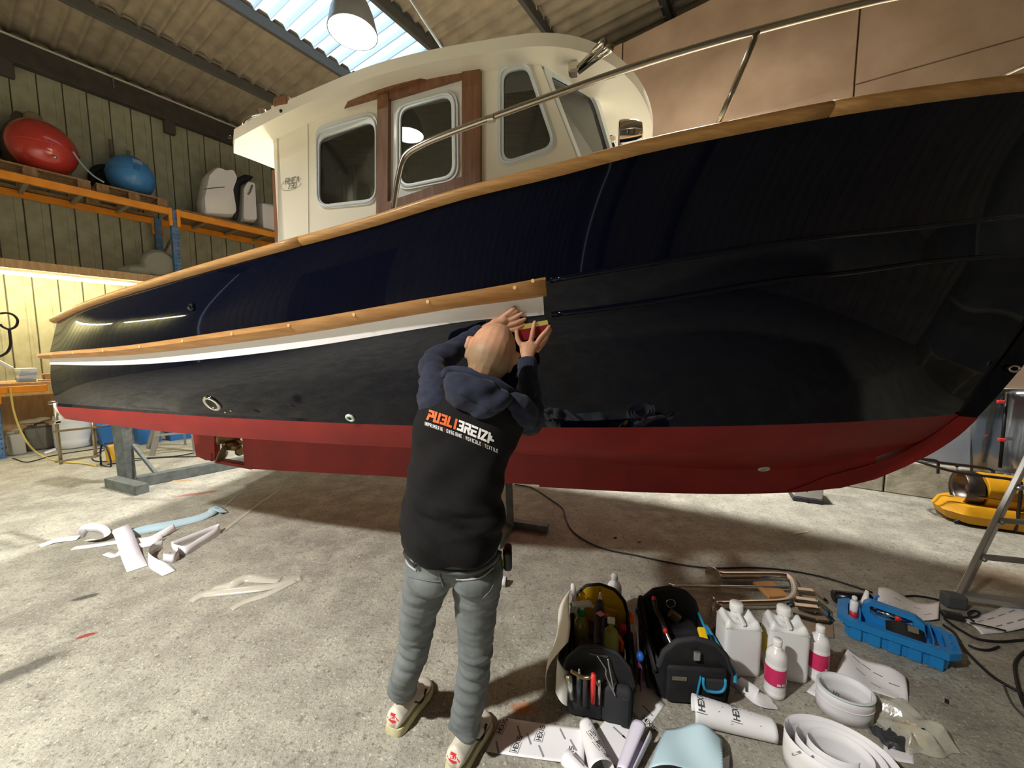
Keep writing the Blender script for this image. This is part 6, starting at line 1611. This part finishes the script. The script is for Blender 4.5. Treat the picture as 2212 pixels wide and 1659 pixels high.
# ---- tool bags
m_nyl = M('black_nylon', '#141417', .75, col2='#1d1d20', nscale=25, bump=.25, bscale=300, bdist=.002)
m_nylg = M('charcoal_nylon', '#2b2b2f', .8)
m_nylgr = M('dark_green_nylon', '#1a2321', .75)
m_yel = M('yellow_lining', '#e2b71a', .7)
m_teal = M('teal_binding', '#2b8cb5', .6)
m_org = M('orange_plastic', '#ee6a1e', .4); m_redpl = M('red_plastic', '#d6332f', .4); m_steel = M('tool_steel', '#b9b9b4', .25, .9)
m_ylp = M('yellow_plastic_b', '#efc31b', .35); m_lime = M('lime_liquid', '#a7b35a', .15, coat=.6); m_grn = M('green_plastic', '#1f9a55', .4); m_blupl = M('blue_plastic_c', '#2d6fd0', .4)
def bag(name, label, A, Bk, Wd, H, lining, bind, tubular, pk=(.035, .035), z0=0.0):
    """A = front bottom centre, Bk = rear bottom centre on the floor"""
    A = np.array(A); Bk = np.array(Bk); d = Bk - A; L_ = np.linalg.norm(d); rz = math.atan2(d[1], d[0]) - math.pi / 2
    t = thing(name, label, 'tool bag', tuple((A + Bk) / 2 + np.array([0, 0, z0])), rz)
    hw_ = Wd / 2; fl = L_ / 2
    arch = [(-hw_ * .92, .0), (hw_ * .92, 0), (hw_, .06), (hw_, H * .52), (hw_ * .86, H * .76), (hw_ * .52, H * .94), (0, H), (-hw_ * .52, H * .94), (-hw_ * .86, H * .76), (-hw_, H * .52), (-hw_, .06)]
    arch = roundpoly(arch, .04, 3)
    mk('front_panel', plate(arch, [], lambda x, z, dd: (x, -fl + dd, z + 0), .022), m_nyl, t, False, local=True)
    mk('rear_panel', plate(arch, [], lambda x, z, dd: (x, fl - dd, z), .022), m_nyl, t, False, local=True)
    mk('rear_lining', plate([(x * .93, .02 + z * .93) for x, z in arch], [], lambda x, z, dd: (x, fl - .0225 - dd, z), .004), lining, t, False, local=True)
    for s_ in (-1, 1):
        def sw(u, v):
            zt = H * (.58 - .10 * math.sin(math.pi * u)); bul = .018 * math.sin(math.pi * u) * math.sin(math.pi * min(1, v + .1))
            return (s_ * (hw_ * (.93 + .07 * v) + bul), -fl + .01 + (L_ - .02) * u, zt * v)
        mk('side_panel', sheet(sw, 14, 6, .008 if s_ > 0 else -.008), m_nyl, t, True, local=True)
        mk('side_binding', tube([np.array(sw(u, 1.0)) for u in np.linspace(0, 1, 15)], .007, 6), bind if s_ > 0 else m_nylg, t, True, local=True)
        pt = pk[0 if s_ < 0 else 1]; mk('side_pocket', box((s_ * (hw_ + pt / 2 + .004), .02, H * .22), (pt, L_ * .55, H * .36), pt * .4, 2), m_nyl, t, True, local=True)
    mk('base', box((0, 0, .012), (Wd * .93, L_ * .98, .024), .008, 2), m_nylg, t, local=True)
    top = [p for p in arch if p[1] > H * .5]
    top = sorted(top, key=lambda p: math.atan2(p[1] - H * .5, p[0]))
    for y in (-fl + .011, fl - .011): mk('arch_binding', tube([(x, y, z) for x, z in top], .013 if tubular else .009, 8), m_nylg, t, True, local=True)
    return t, rz, L_, lambda x, y, z: Vector((x, y, z))
bagA, rzA, LA, _ = bag('tool_bag', 'black open tool bag with yellow lining', gnd(1290, 1545), np.array([.468, 1.95, 0]), .285, .30, m_yel, m_nylg, False, (.035, .018), .0045)
def inA(vf): return vf
fl = LA / 2
mk('handle_bar', tube([(0, -fl + .02, .285), (0, -fl + .10, .30), (0, fl - .10, .30), (0, fl - .02, .285)], .007, 8), m_chrome, bagA, True, local=True)
mk('handle_grip', tube(smooth_path([(0, -fl + .03, .29), (0, -fl + .06, .30), (0, -fl + .18, .305), (0, -.02, .305), (0, .04, .302), (0, .07, .30)], 4), [.022] * 9 + [.026] * 6 + [.020] * 5 + [.013], 12), m_nyl, bagA, True, local=True)
mk('grip_badge', box((.004, -fl + .17, .333), (.028, .028, .002), .0, rot=Matrix.Rotation(math.pi / 4, 4, 'Z')), M('pink_badge', '#e59aa6', .5), bagA, local=True)
mk('front_pocket', box((-.055, -fl - .018, .085), (.15, .05, .15), .018, 3), m_nyl, bagA, True, local=True)
mk('front_pocket', box((.075, -fl - .016, .085), (.12, .045, .16), .018, 3), m_nylg, bagA, True, local=True)
mk('corner_patch', box((.11, -fl - .028, .07), (.035, .03, .13), .008, 2), m_nylgr, bagA, True, local=True)
mk('front_slot', box((-.0, -fl - .001, .27), (.075, .004, .008)), M('grey_piping', '#4d4d50', .6), bagA, local=True)
mk('yellow_pocket', sheet(lambda u, v: (-.09 + .18 * u, fl - .035 - .02 * math.sin(math.pi * u), .10 + .15 * v - .06 * u * v), 8, 6, .002), m_yel, bagA, True, local=True)
def inbag(parent_bag, lx, ly, lz): return tuple(WM[parent_bag.name] @ Vector((lx, ly, lz)))
def bthing(name, label, cat, bg_, lx, ly, lz, rz=0.0, group=None):
    return thing(name, label, cat, inbag(bg_, lx, ly, lz), bg_.rotation_euler[2] + rz, group=group)
# tools in the front pocket of bag A
G3 = 'tools in the pocket of the yellow-lined bag'
def tool(label, lx, ly, z0, z1, r, mat, tip=None, tilt=(0, 0), cat='tool', bg_=bagA, name='hand_tool', group=G3):
    t = bthing(name, label, cat, bg_, lx, ly, z0, group=group)
    mk('handle', tube([(0, 0, 0), (tilt[0] * .6, tilt[1] * .6, (z1 - z0) * .6), (tilt[0], tilt[1], z1 - z0)], [r * .8, r, r * .9], 10), mat, t, True, local=True)
    if tip: mk('tip', tube([(tilt[0], tilt[1], z1 - z0), (tilt[0] * 1.3, tilt[1] * 1.3, (z1 - z0) * 1.28)], [r * .7, r * .3], 8), tip, t, True, local=True)
    return t
yF = -fl - .052
tool('silver scraper blade in the bag\'s front pocket', -.105, yF, .10, .20, .014, m_steel, tilt=(-.012, 0))
tool('black cutter with grey cap in the front pocket', -.075, yF, .09, .205, .012, m_knife, m_steel)
tool('dark marker in the front pocket beside the red one', -.05, yF, .08, .20, .011, m_nylg)
tool('red and white marker sticking out of the front pocket', -.018, yF, .10, .23, .011, m_redpl, None, (0, -.005))
tool('thin steel rod in the front pocket', .006, yF, .10, .205, .006, m_steel)
tool('yellow pencil stub at the edge of the front pocket', -.135, yF + .01, .12, .185, .008, m_ylp)
tl = bthing('pliers', 'folding pliers lying across the front pocket', 'pliers', bagA, -.06, yF - .004, .205, group=G3)
mk('jaw', tube(smooth_path([(-.05, 0, .02), (-.03, 0, .012), (.0, 0, .0), (.03, 0, .006)], 4), .008, 8), m_gold, tl, True, local=True)
mk('jaw', tube(smooth_path([(.03, 0, .006), (.05, 0, -.002), (.062, 0, -.02)], 4), .006, 8), m_gold, tl, True, local=True)
ca_ = bthing('carabiner', 'silver carabiner hook clipped on the front of the yellow-lined bag', 'carabiner', bagA, .03, -fl - .012, .20)
mk('hook', tube(smooth_path([(-.035, 0, .075), (-.012, -.004, .045), (.0, -.008, .03), (.002, -.012, .005), (.018, -.028, -.018), (.03, -.034, -.035), (.038, -.034, -.055)], 5), .0035, 8), m_steel, ca_, True, local=True)
mk('gate', tube(smooth_path([(.008, 0, .07), (.012, -.006, .045), (.018, -.012, .02), (.026, -.022, -.008), (.032, -.034, -.03)], 5), .0035, 8), m_steel, ca_, True, local=True)
# spray bottle
sp = bthing('spray_bottle', 'clear spray bottle with green collar and white trigger in the bag', 'spray bottle', bagA, -.085, .06, .025, .4)
mk('bottle_body', lathe([(.034, 0), (.038, .01), (.038, .14), (.033, .17), (.02, .195), (.015, .205)], 24), M('olive_liquid_bottle', '#9a9450', .12, coat=.7), sp, True, local=True)
mk('collar', lathe([(.016, .20), (.019, .203), (.019, .232), (.014, .236)], 20), m_grn, sp, True, local=True)
mk('trigger_head', remesh(join(capsule((-.045, 0, .262), .013, (.035, 0, .256), .016), capsule((.0, 0, .235), .013, (.0, 0, .26), .015), capsule((.04, 0, .25), .012, (.055, 0, .238), .008)), .004, 2), m_cap, sp, True, local=True)
mk('trigger', tube(smooth_path([(-.02, 0, .25), (-.032, 0, .225), (-.028, 0, .20)], 4), .005, 8), m_cap, sp, True, local=True)
mk('nozzle', lathe([(.009, 0), (.009, .014)], 12, (-.06, 0, .262), Matrix.Rotation(math.pi / 2, 4, 'Y')), m_grn, sp, True, local=True)
tk = bthing('water_bottle', 'clear bottle of greenish liquid lying in the yellow-lined bag', 'bottle', bagA, .055, -.02, .12)
mk('bottle_body', lathe([(.030, 0), (.036, .01), (.036, .10), (.028, .125), (.013, .135), (.013, .15)], 22, (0, -.05, .0), Matrix.Rotation(-.7, 4, 'X')), m_lime, tk, True, local=True)
mk('cap', lathe([(.018, .145), (.018, .17), (.015, .173)], 18, (0, -.05, 0), Matrix.Rotation(-.7, 4, 'X')), m_cap, tk, True, local=True)
G4 = 'oddments inside the yellow-lined bag'
def odd(label, cat, lx, ly, lz, s_, mat, rz=0.0, bev=.006, bg_=bagA, name='tool_box_item', rot=None, grp=G4):
    o = mk(name, box(inbag(bg_, lx, ly, lz), s_, min(bev, min(s_) * .4), 2, rz=bg_.rotation_euler[2] + rz), mat, label=label, cat=cat, group=grp); return o
odd('orange blade handle by the yellow lining', 'tool handle', .02, .12, .20, (.05, .022, .022), m_org)
odd('orange plastic wedge beside the bottle in the bag', 'wedge', .095, .0, .16, (.02, .06, .05), m_org, .4)
odd('red cap in the bag by the yellow lining', 'cap', .115, .085, .17, (.03, .035, .03), m_redpl)
odd('black heat gun body in the bag beside the handle', 'heat gun', .055, .085, .15, (.06, .09, .09), m_knife, .3, .02)
odd('dark roll in the bag under the handle', 'roll', -.06, -.05, .12, (.07, .10, .10), m_knife, .1, .02)
odd('black block at the bottom of the yellow-lined bag', 'block', .0, -.155, .09, (.16, .07, .12), m_nylg, 0, .01)
odd('white card stuck in the right side of the yellow-lined bag', 'card', .115, -.08, .15, (.004, .05, .06), m_cap)
# rags hanging over the sides of bag A
def rag(name, label, fn, mat, nu=14, nv=10): return mk(name, sheet(fn, nu, nv, .003), mat, smooth=True, label=label, cat='rag')
def ragA(u, v):
    p = inbag(bagA, -.142 - .085 * (1 - v) - .020 * math.sin(math.pi * v) - .012 * math.sin(5 * u + 4 * v), -.17 + .34 * u, .30 - .26 * (1 - v) ** 1.0 - .06 * abs(u - .7) + .012 * math.sin(9 * u)); return p
rag('white_rag', 'white cloth hanging over the left side of the yellow-lined bag', ragA, M('white_cotton', '#e4e2d8', .95, bump=.3, bscale=60))
rag('white_rag', 'crumpled white glove at the front corner of the bag', lambda u, v: inbag(bagA, -.168 + .045 * u, -fl - .020 - .05 * (1 - v) - .014 * math.sin(3 * u) , .13 + .11 * v - .05 * u), M('white_glove', '#dcdcd4', .8))
mk('white_nozzle', tube(smooth_path([inbag(bagA, -.135, .11, .20), inbag(bagA, -.128, .12, .27), inbag(bagA, -.14, .16, .32)], 5), [.014, .014, .013, .012, .012, .011, .012, .013, .014, .013, .009], 10), m_cap, smooth=True, label='white plastic nozzle poking up beside the spray bottle', cat='nozzle')
rag('grey_rag', 'lavender grey cloth hanging over the right side of the bag', lambda u, v: inbag(bagA, .170 + .014 * v + .004 * math.sin(8 * u), -.04 + .14 * u, .05 + .20 * (1 - v * .3) * (.3 + .7 * (1 - v)) + .0), M('lavender_cloth', '#b4aebb', .9))
odd('orange and white tag on the right side of the yellow-lined bag', 'tag', .150, .07, .245, (.012, .03, .05), m_org, .3)
tb_ = mk('blue_ball', ellipsoid(inbag(bagA, .182, -.06, .16), (.017, .019, .021)), m_blupl, smooth=True, label='blue rubber ball in the right side pocket of the yellow-lined bag', cat='ball')
rag('blue_red_rag', 'blue and red cloth stuffed in the right side pocket', lambda u, v: inbag(bagA, .178 + .006 * math.sin(6 * u), -.13 + .07 * u, .05 + .10 * v), M('blue_red_cloth', '#7a2440', .9, col2='#27306e', nscale=30))
# bag B
bagB, rzB, LB, _ = bag('tool_bag', 'black open tool bag with blue piping and tubular rim', gnd(1498, 1515), np.array([.83, 1.95, 0]), .30, .285, m_nyl, m_teal, True, (.014, .035))
flB = LB / 2
mk('front_flap', box((0, -flB - .014, .095), (.25, .03, .17), .016, 3), m_nyl, bagB, True, local=True)
mk('badge', box((-.075, -flB - .031, .13), (.06, .003, .016)), M('worn_badge', '#6b6558', .7), bagB, local=True)
mk('pocket_flap', box((.065, -flB - .034, .115), (.085, .012, .055), .006, 2), m_nylg, bagB, local=True)
mk('teal_trim', tube(smooth_path([(.02, -flB - .04, .15), (.022, -flB - .042, .115), (.04, -flB - .042, .092), (.09, -flB - .042, .092), (.108, -flB - .042, .115), (.11, -flB - .04, .15)], 5), .006, 8), m_teal, bagB, True, local=True)
mk('teal_strap', tube([(.01, -flB - .036, .15), (-.005, -flB - .034, .03)], .007, 6, flat=.4), m_teal, bagB, local=True)
mk('teal_strap', tube(smooth_path([(.160, flB * .5, .150), (.172, .0, .135), (.174, -flB * .5, .135), (.180, -flB * .85, .125), (.165, -flB - .01, .11)], 5), .008, 6, flat=.5), m_teal, bagB, True, local=True)
mk('buckle', box((.0, -flB - .012, .225), (.03, .012, .045), .006, 2), m_steel, bagB, local=True)
mk('shoulder_strap', tube(smooth_path([(-.160, flB - .04, .235), (-.180, flB * .4, .215), (-.182, -.05, .19), (-.176, -flB * .7, .17), (-.165, -flB + .01, .12)], 5), .022, 8, flat=.36, up=(1, 0, 0)), m_nyl, bagB, True, local=True)
mk('shoulder_strap', tube(smooth_path([(-.182, -.06, .19), (-.190, -.09, .15), (-.192, -.13, .09), (-.186, -.16, .025)], 5), .022, 8, flat=.36, up=(1, 0, 0)), m_nyl, bagB, True, local=True)
mk('strap_end', tube(smooth_path([(-.15, flB - .03, .24), (-.158, flB * .55, .225), (-.160, 0, .175)], 5), .012, 8), m_nylg, bagB, True, local=True)
mk('teal_tab', box((-.192, .08, .205), (.006, .02, .05), .003, 1), m_teal, bagB, local=True)
G5 = 'tools inside the blue-piped bag'
pl_ = bthing('pliers', 'black and red pliers standing in the blue-piped bag', 'pliers', bagB, -.10, .02, .05, group=G5)
mk('handle', tube(smooth_path([(0, .075, .22), (.002, .05, .19), (.012, .01, .175), (.02, -.04, .15)], 5), .012, 10), m_knife, pl_, True, local=True)
for y, z in ((.08, .222), (-.045, .148)): mk('red_tip', ellipsoid((.0 if y > 0 else .021, y, z), (.012, .014, .014), None, 8, 10), m_redpl, pl_, True, local=True)
mk('jaw', tube(smooth_path([(.022, -.05, .145), (.035, -.085, .12), (.055, -.12, .10)], 4), .008, 8), m_steel, pl_, True, local=True)
ky = bthing('padlock', 'brass grey padlock with ring in the blue-piped bag', 'padlock', bagB, -.02, .10, .195, group=G5)
mk('lock_body', box((.02, -.01, .0), (.06, .03, .045), .008, 2, rot=Matrix.Rotation(.6, 4, 'Y')), m_gold, ky, local=True)
mk('ring', tube([(.01 + .022 * math.cos(a), .02, .045 + .022 * math.sin(a)) for a in np.linspace(0, 2 * math.pi, 21)[:-1]], .003, 6, closed=True), m_steel, ky, True, local=True)
yp = bthing('yellow_scraper', 'yellow plastic scraper standing in the blue-piped bag', 'scraper', bagB, .07, -.08, .085, group=G5)
mk('blade', box((.02, .0, .09), (.035, .16, .022), .006, 2, rot=Matrix.Rotation(.5, 4, 'X')), m_ylp, yp, local=True)
mk('grip', tube([(-.08, -.05, .095), (-.02, .02, .10), (.015, .035, .10)], [.008, .011, .010], 8), M('orange_yellow', '#e0a11c', .4), yp, True, local=True)
odd('crumpled silver foil pouch in the blue-piped bag', 'pouch', .0, -.122, .136, (.13, .06, .05), M('silver_pouch', '#a08f8c', .25, .5), .2, .02, bagB, 'foil_pouch', grp=G5)
odd('clear cutter pack beside the yellow scraper', 'pack', .02, -.10, .17, (.08, .02, .02), m_steel, .7, .005, bagB, 'cutter_pack', grp=G5)
odd('black pouch filling the rear of the blue-piped bag', 'pouch', .01, .07, .0935, (.20, .13, .14), m_nyl, .06, .03, bagB, 'black_pouch', grp=G5)
odd('grey utility box at the bottom of the blue-piped bag', 'box', -.005, -.09, .067, (.22, .13, .085), m_nylg, 0, .01, bagB, 'utility_box', grp=G5)
# black bag and navy cloth by the jerrycans
mk('black_folder', sheet(lambda u, v: gnd(1522 + 50 * u, 1372 - 40 * u + 46 * v, .004 + .06 * (1 - v) * u), 8, 6, .002), m_nyl, label='flat black bag lying behind the first jerrycan', cat='bag')
mk('navy_cloth', sheet(lambda u, v: gnd(1622 + 22 * u, 1345 + 55 * v, .01 + .02 * math.sin(4 * u + 5 * v) ** 2 + .05 * (1 - v)), 8, 8, .002), M('navy_cloth', '#1a2148', .6), smooth=True, label='navy cloth wedged between the two jerrycans', cat='cloth')
ribbon('black_strap', [(1755, 1415, .006, 0), (1770, 1428, .012, 20), (1788, 1440, .004, 0)], .03, m_cord, 'short black strap beside the right pink bottle', 'strap')

# ---- stainless ladder section with teak step
lf = thing('folded_boarding_ladder', 'polished stainless boarding ladder with teak pad lying on the floor', 'boarding ladder', tuple(gnd(1640, 1300)))
zt = .035
hoop = [gnd(1550, 1308, zt), gnd(1620, 1305, zt), gnd(1690, 1302, zt), gnd(1712, 1290, zt), gnd(1716, 1272, zt), gnd(1708, 1252, zt), gnd(1688, 1244, zt), gnd(1620, 1243, zt), gnd(1552, 1243, zt)]
mk('hoop_tube', tube(smooth_path(hoop, 6), .024, 14), m_chrome, lf, True)
def disc(p, ax, R, th=.008): return lathe([(R * .98, -th / 2), (R, 0), (R * .98, th / 2)], 28, p, frame_rot(ax) @ Matrix.Rotation(math.pi / 2, 4, 'Y'))
mk('flange', disc(gnd(1536, 1310, .052), (-1, .45, .25), .056), m_chrome, lf, True, sharp=40)
mk('flange', disc(gnd(1540, 1243, .055), (-1, -.5, .1), .056), m_chrome, lf, True, sharp=40)
mk('centre_rod', tube([gnd(1452, 1266, .016), gnd(1560, 1267, .03), gnd(1705, 1269, .05)], [.006, .009, .010], 10), m_chrome, lf, True)
mk('rod_wedge', bar(gnd(1444, 1262, .012), gnd(1470, 1270, .012), .012, .014, .003), m_chrome, lf)
mk('teak_pad', box((gnd(1664, 1274, .035)), (.13, .15, .022), .004, 1, rz=.05), m_teakr, lf)
for k, (p0, p1, p2) in enumerate((((1716, 1272), (1758, 1276), (1786, 1300)), ((1718, 1292), (1764, 1298), (1794, 1322)), ((1716, 1306), (1768, 1312), (1798, 1340)))):
    mk('bent_arm', bar(gnd(*p0, .045), gnd(*p1, .055), .035, .010, .003), m_chrome, lf)
    mk('bent_arm', bar(gnd(*p1, .055), gnd(*p2, .018), .035, .010, .003), m_chrome, lf)
mk('mirror_plate', sheet(lambda u, v: gnd(1700 + 96 * u + 6 * v, 1318 + 54 * v + 6 * u, .004 + .008 * (1 - v)), 4, 4, .003), M('mirror_steel', '#8f8d86', .12, 1.0), lf)
# ---- dark pipe behind the tray
mk('dark_pipe', tube([gnd(1802, 1288, .036), gnd(1880, 1296, .036)], .036, 20), M('black_pipe_gloss', '#17161b', .25), smooth=True, label='short dark pipe lying behind the blue tool tray', cat='pipe')

# ---- blue tool tray
m_tray = M('blue_tray', '#2387cf', .4, col2='#1f7fc6', nscale=5)
q0, q1 = gnd(1822, 1372), gnd(2052, 1456); dx = (q1 - q0); Lt = np.linalg.norm(dx); rzT = math.atan2(dx[1], dx[0])
tr_ = thing('tool_tray', 'bright blue plastic tool tray with centre handle', 'tool tray', tuple(q0), rzT)
Dt, Ht = .20, .115
def rect(x0, x1, y0, y1, c=.02): return [(x0 + c, y0), (x1 - c, y0), (x1, y0 + c), (x1, y1 - c), (x1 - c, y1), (x0 + c, y1), (x0, y1 - c), (x0, y0 + c)]
outer = rect(0, Lt, 0, Dt); R = []
for z, k in ((0, -.010), (.004, -.006), (Ht * .62, .0), (Ht * .64, .0)): R.append([(x + (-k if x < Lt / 2 else k), y + (-k if y < Dt / 2 else k), z) for x, y in outer])
mk('tub', loft(R), m_tray, tr_, local=True)
rimo = rect(-.032, Lt + .035, -.018, Dt + .018, .045); rimi = rect(.012, Lt - .012, .012, Dt - .012, .03)
slots = [[(Lt + .006 + (k % 2) * .005, .030 + k * .026), (Lt + .020 + (k % 2) * .005, .030 + k * .026), (Lt + .020 + (k % 2) * .005, .043 + k * .026), (Lt + .006 + (k % 2) * .005, .043 + k * .026)] for k in range(6)]
mk('rim', plate(rimo, [rimi] + slots, lambda x, y, dd: (x, y, Ht * .62 + dd), .034), m_tray, tr_, local=True)
mk('tray_floor', plate(rimi, [], lambda x, y, dd: (x, y, Ht * .645 + dd), .003), m_tray, tr_, local=True)
for k in range(5): mk('tub_rib', box((Lt * (.12 + .19 * k), -.003, Ht * .3), (Lt * .13, .012, Ht * .55), .004, 1), m_tray, tr_, local=True)
for x in (.06, Lt - .06): mk('divider', box((x, Dt / 2, Ht * .62 + .03), (.006, Dt - .03, .055)), m_tray, tr_, local=True)
hz_ = [(.055, Ht * .6), (Lt - .07, Ht * .6), (Lt - .085, .155), (Lt * .70, .175), (Lt * .25, .185), (.075, .165)]
hole = [(Lt * .26, .128), (Lt * .34, .110), (Lt * .60, .105), (Lt * .68, .120), (Lt * .69, .155), (Lt * .25, .165)]
mk('handle_wall', plate(roundpoly(hz_, .012, 3), [roundpoly(hole, .01, 3)], lambda x, z, dd: (x, Dt * .46 + dd, z), .045), m_tray, tr_, local=True)
def tthing(name, label, cat, lx, ly, lz, rz=0.0, group='things in the blue tray'):
    return thing(name, label, cat, tuple(WM[tr_.name] @ Vector((lx, ly, lz))), rzT + rz, group=group)
fr_ = tthing('foil_roll', 'silver foil roll lying through the tray\'s handle opening', 'roll', Lt * .47, Dt * .46 + .0225, .136)
mk('roll_body', tube([(-.056, 0, .003), (.056, .0, -.003)], .018, 18), M('silver_foil', '#c9c9c9', .12, 1.0), fr_, True, local=True)
mk('red_band', tube([(.015, 0, -.0008), (.038, 0, -.002)], .0186, 18), m_redpl, fr_, True, local=True)
gl = tthing('glue_bottle', 'white glue bottle with red base in the tray\'s end compartment', 'bottle', .035, Dt * .42, Ht * .66)
mk('bottle_body', lathe([(.017, .035), (.018, .04), (.018, .085), (.012, .095)], 18), m_cap, gl, True, local=True)
mk('red_base', lathe([(.016, 0), (.0175, .003), (.0175, .036)], 18), m_redpl, gl, True, local=True)
mk('nozzle_cap', lathe([(.012, .093), (.012, .115), (.007, .12)], 14), m_cap, gl, True, local=True)
bp_ = tthing('black_packet', 'black blister packet lying in the blue tray', 'packet', Lt * .60, Dt * .29, Ht * .675, .02)
mk('packet', sheet(lambda u, v: (-.07 + .14 * u, -.026 + .055 * v, .006 + .05 * v * (.6 + .4 * math.sin(3 * u))), 8, 4, .004), m_black, bp_, local=True)
mk('silver_window', box((.03, .008, .046), (.04, .03, .003), rot=Matrix.Rotation(.75, 4, 'X')), m_steel, bp_, local=True)
wc = tthing('plastic_disc', 'round white disc in the tray\'s near compartment', 'disc', Lt * .88, Dt * .16, Ht * .68)
mk('disc', lathe([(.027, 0), (.028, .004), (.026, .01)], 24), m_cap, wc, True, local=True)
wq = tthing('white_spatula', 'white plastic spatula along the tray\'s near edge', 'spatula', Lt * .48, Dt * .11, Ht * .675)
mk('blade', box((0, 0, .006), (.10, .016, .008), .003, 1), m_cap, wq, local=True)
mk('handle', box((.075, 0, .006), (.05, .012, .008), .003, 1), m_cap, wq, local=True)
sg = tthing('sealant_nozzle', 'white sealant nozzle leaning behind the tray\'s handle', 'nozzle', .075, Dt * .80, Ht * .66)
mk('cone', tube([(0, 0, 0), (.005, .0, .06), (.012, .01, .13)], [.02, .018, .008], 14), m_cap, sg, True, local=True)
mk('blue_collar', tube([(.03, .0, .03), (.05, .0, .12), (.06, .0, .125)], .007, 8), m_blupl, sg, True, local=True)

# ---- cables
def cable(pts, r, label, name='power_cable', mat=m_cord): mk(name, tube(smooth_path([gnd(p[0], p[1], p[2] if len(p) > 2 else r + .002) for p in pts], 7), r, 8), mat, smooth=True, label=label, cat='cable')
cable([(1112, 1046), (1150, 1054), (1185, 1076), (1215, 1098), (1222, 1120), (1235, 1145), (1265, 1168), (1310, 1187), (1375, 1200), (1450, 1216), (1530, 1227), (1620, 1226), (1700, 1232), (1775, 1246), (1830, 1262), (1885, 1280)], .006, 'long black cable snaking from under the keel to the blue tray')
cable([(1950, 1289), (1975, 1287), (2005, 1291), (2028, 1296)], .006, 'short black cable behind the wavy paper')
cable([(2038, 1350), (2048, 1357), (2062, 1368), (2075, 1390), (2086, 1405), (2110, 1430), (2150, 1465), (2212, 1500), (2260, 1525)], .0065, 'black cable running along the tray\'s end to the corner')
cable([(2040, 1336), (2058, 1350), (2080, 1364), (2112, 1380), (2160, 1386), (2215, 1382)], .0065, 'black cable passing under the printed sheet by the ladder')
cable([(2092, 1394), (2112, 1402), (2136, 1404), (2158, 1397)], .006, 'short black cable loop beside the printed sheet')
cable([(2216, 1405), (2200, 1420), (2192, 1438, .014), (2196, 1470, .0225), (2204, 1502, .0225), (2212, 1522, .012), (2224, 1545)], .0065, 'black cable curving down at the floor\'s right edge')
cable([(2168, 1478), (2176, 1500), (2190, 1525), (2215, 1550)], .004, 'thin grey wire beside the black cable', 'thin_wire', M('grey_wire', '#4b463f', .6))
cable([(2068, 1328, .018), (2086, 1334, .014), (2108, 1332, .014), (2116, 1324, .014), (2104, 1319, .016), (2092, 1324, .022), (2096, 1336, .030), (2104, 1342, .030)], .005, 'black cable coiled at the ladder\'s rubber foot')
cable([(2095, 1345, .03), (2130, 1352, .035), (2172, 1362, .02)], .004, 'thin black rod lying on the printed sheet', 'black_rod')
mk('plug', box(gnd(2058, 1330, .017), (.09, .05, .032), .01, 2, rz=-.5), m_knife, smooth=False, label='black plug lying by the ladder\'s foot', cat='plug')

# ---- small litter
def chip(px, s_, mat, label, cat='chip', rz=0.3): mk('floor_chip', box(gnd(*px, s_[2] / 2), s_, min(s_) * .3, 1, rz=rz), mat, label=label, cat=cat)
chip((1329, 1161), (.025, .014, .01), m_black, 'small black chip on the floor beside the cable')
chip((1381, 1168), (.03, .02, .014), M('cream_chip', '#c9be93', .7), 'cream-coloured chip on the floor past the cable')
chip((1730, 1150), (.16, .012, .004), M('yellow_tape', '#dcd39a', .6), 'scrap of yellow masking tape on the shadow edge', 'tape scrap', .25)
chip((390, 1038), (.26, .012, .008), m_ply, 'thin wood batten on the floor by the trestle beam', 'batten', .05)
chip((2045, 1515), (.03, .012, .006), m_black, 'small black clip on the floor right of the clear bag', 'clip', .7)
chip((412, 1418), (.008, .006, .004), M('white_chip', '#e6e2d6', .6), 'tiny white chip on the bare floor before the film strips')
tr2 = thing('tape_core', 'white cardboard tape core lying behind the worker\'s leg', 'tape core', tuple(gnd(1082, 1258)))
cc = gnd(1084, 1255, .03)
V, F = lathe([(.030, -.03), (.032, -.03), (.032, .03), (.030, .03)], 20, cc, frame_rot((1, -.2, 0)) @ Matrix.Rotation(math.pi / 2, 4, 'Y')); mk('core', (V, F[:-2]), m_cap, tr2, True)
mk('inner_sleeve', lathe([(.029, -.028), (.029, .020)], 20, cc, frame_rot((1, -.2, 0)) @ Matrix.Rotation(math.pi / 2, 4, 'Y')), m_black, tr2)
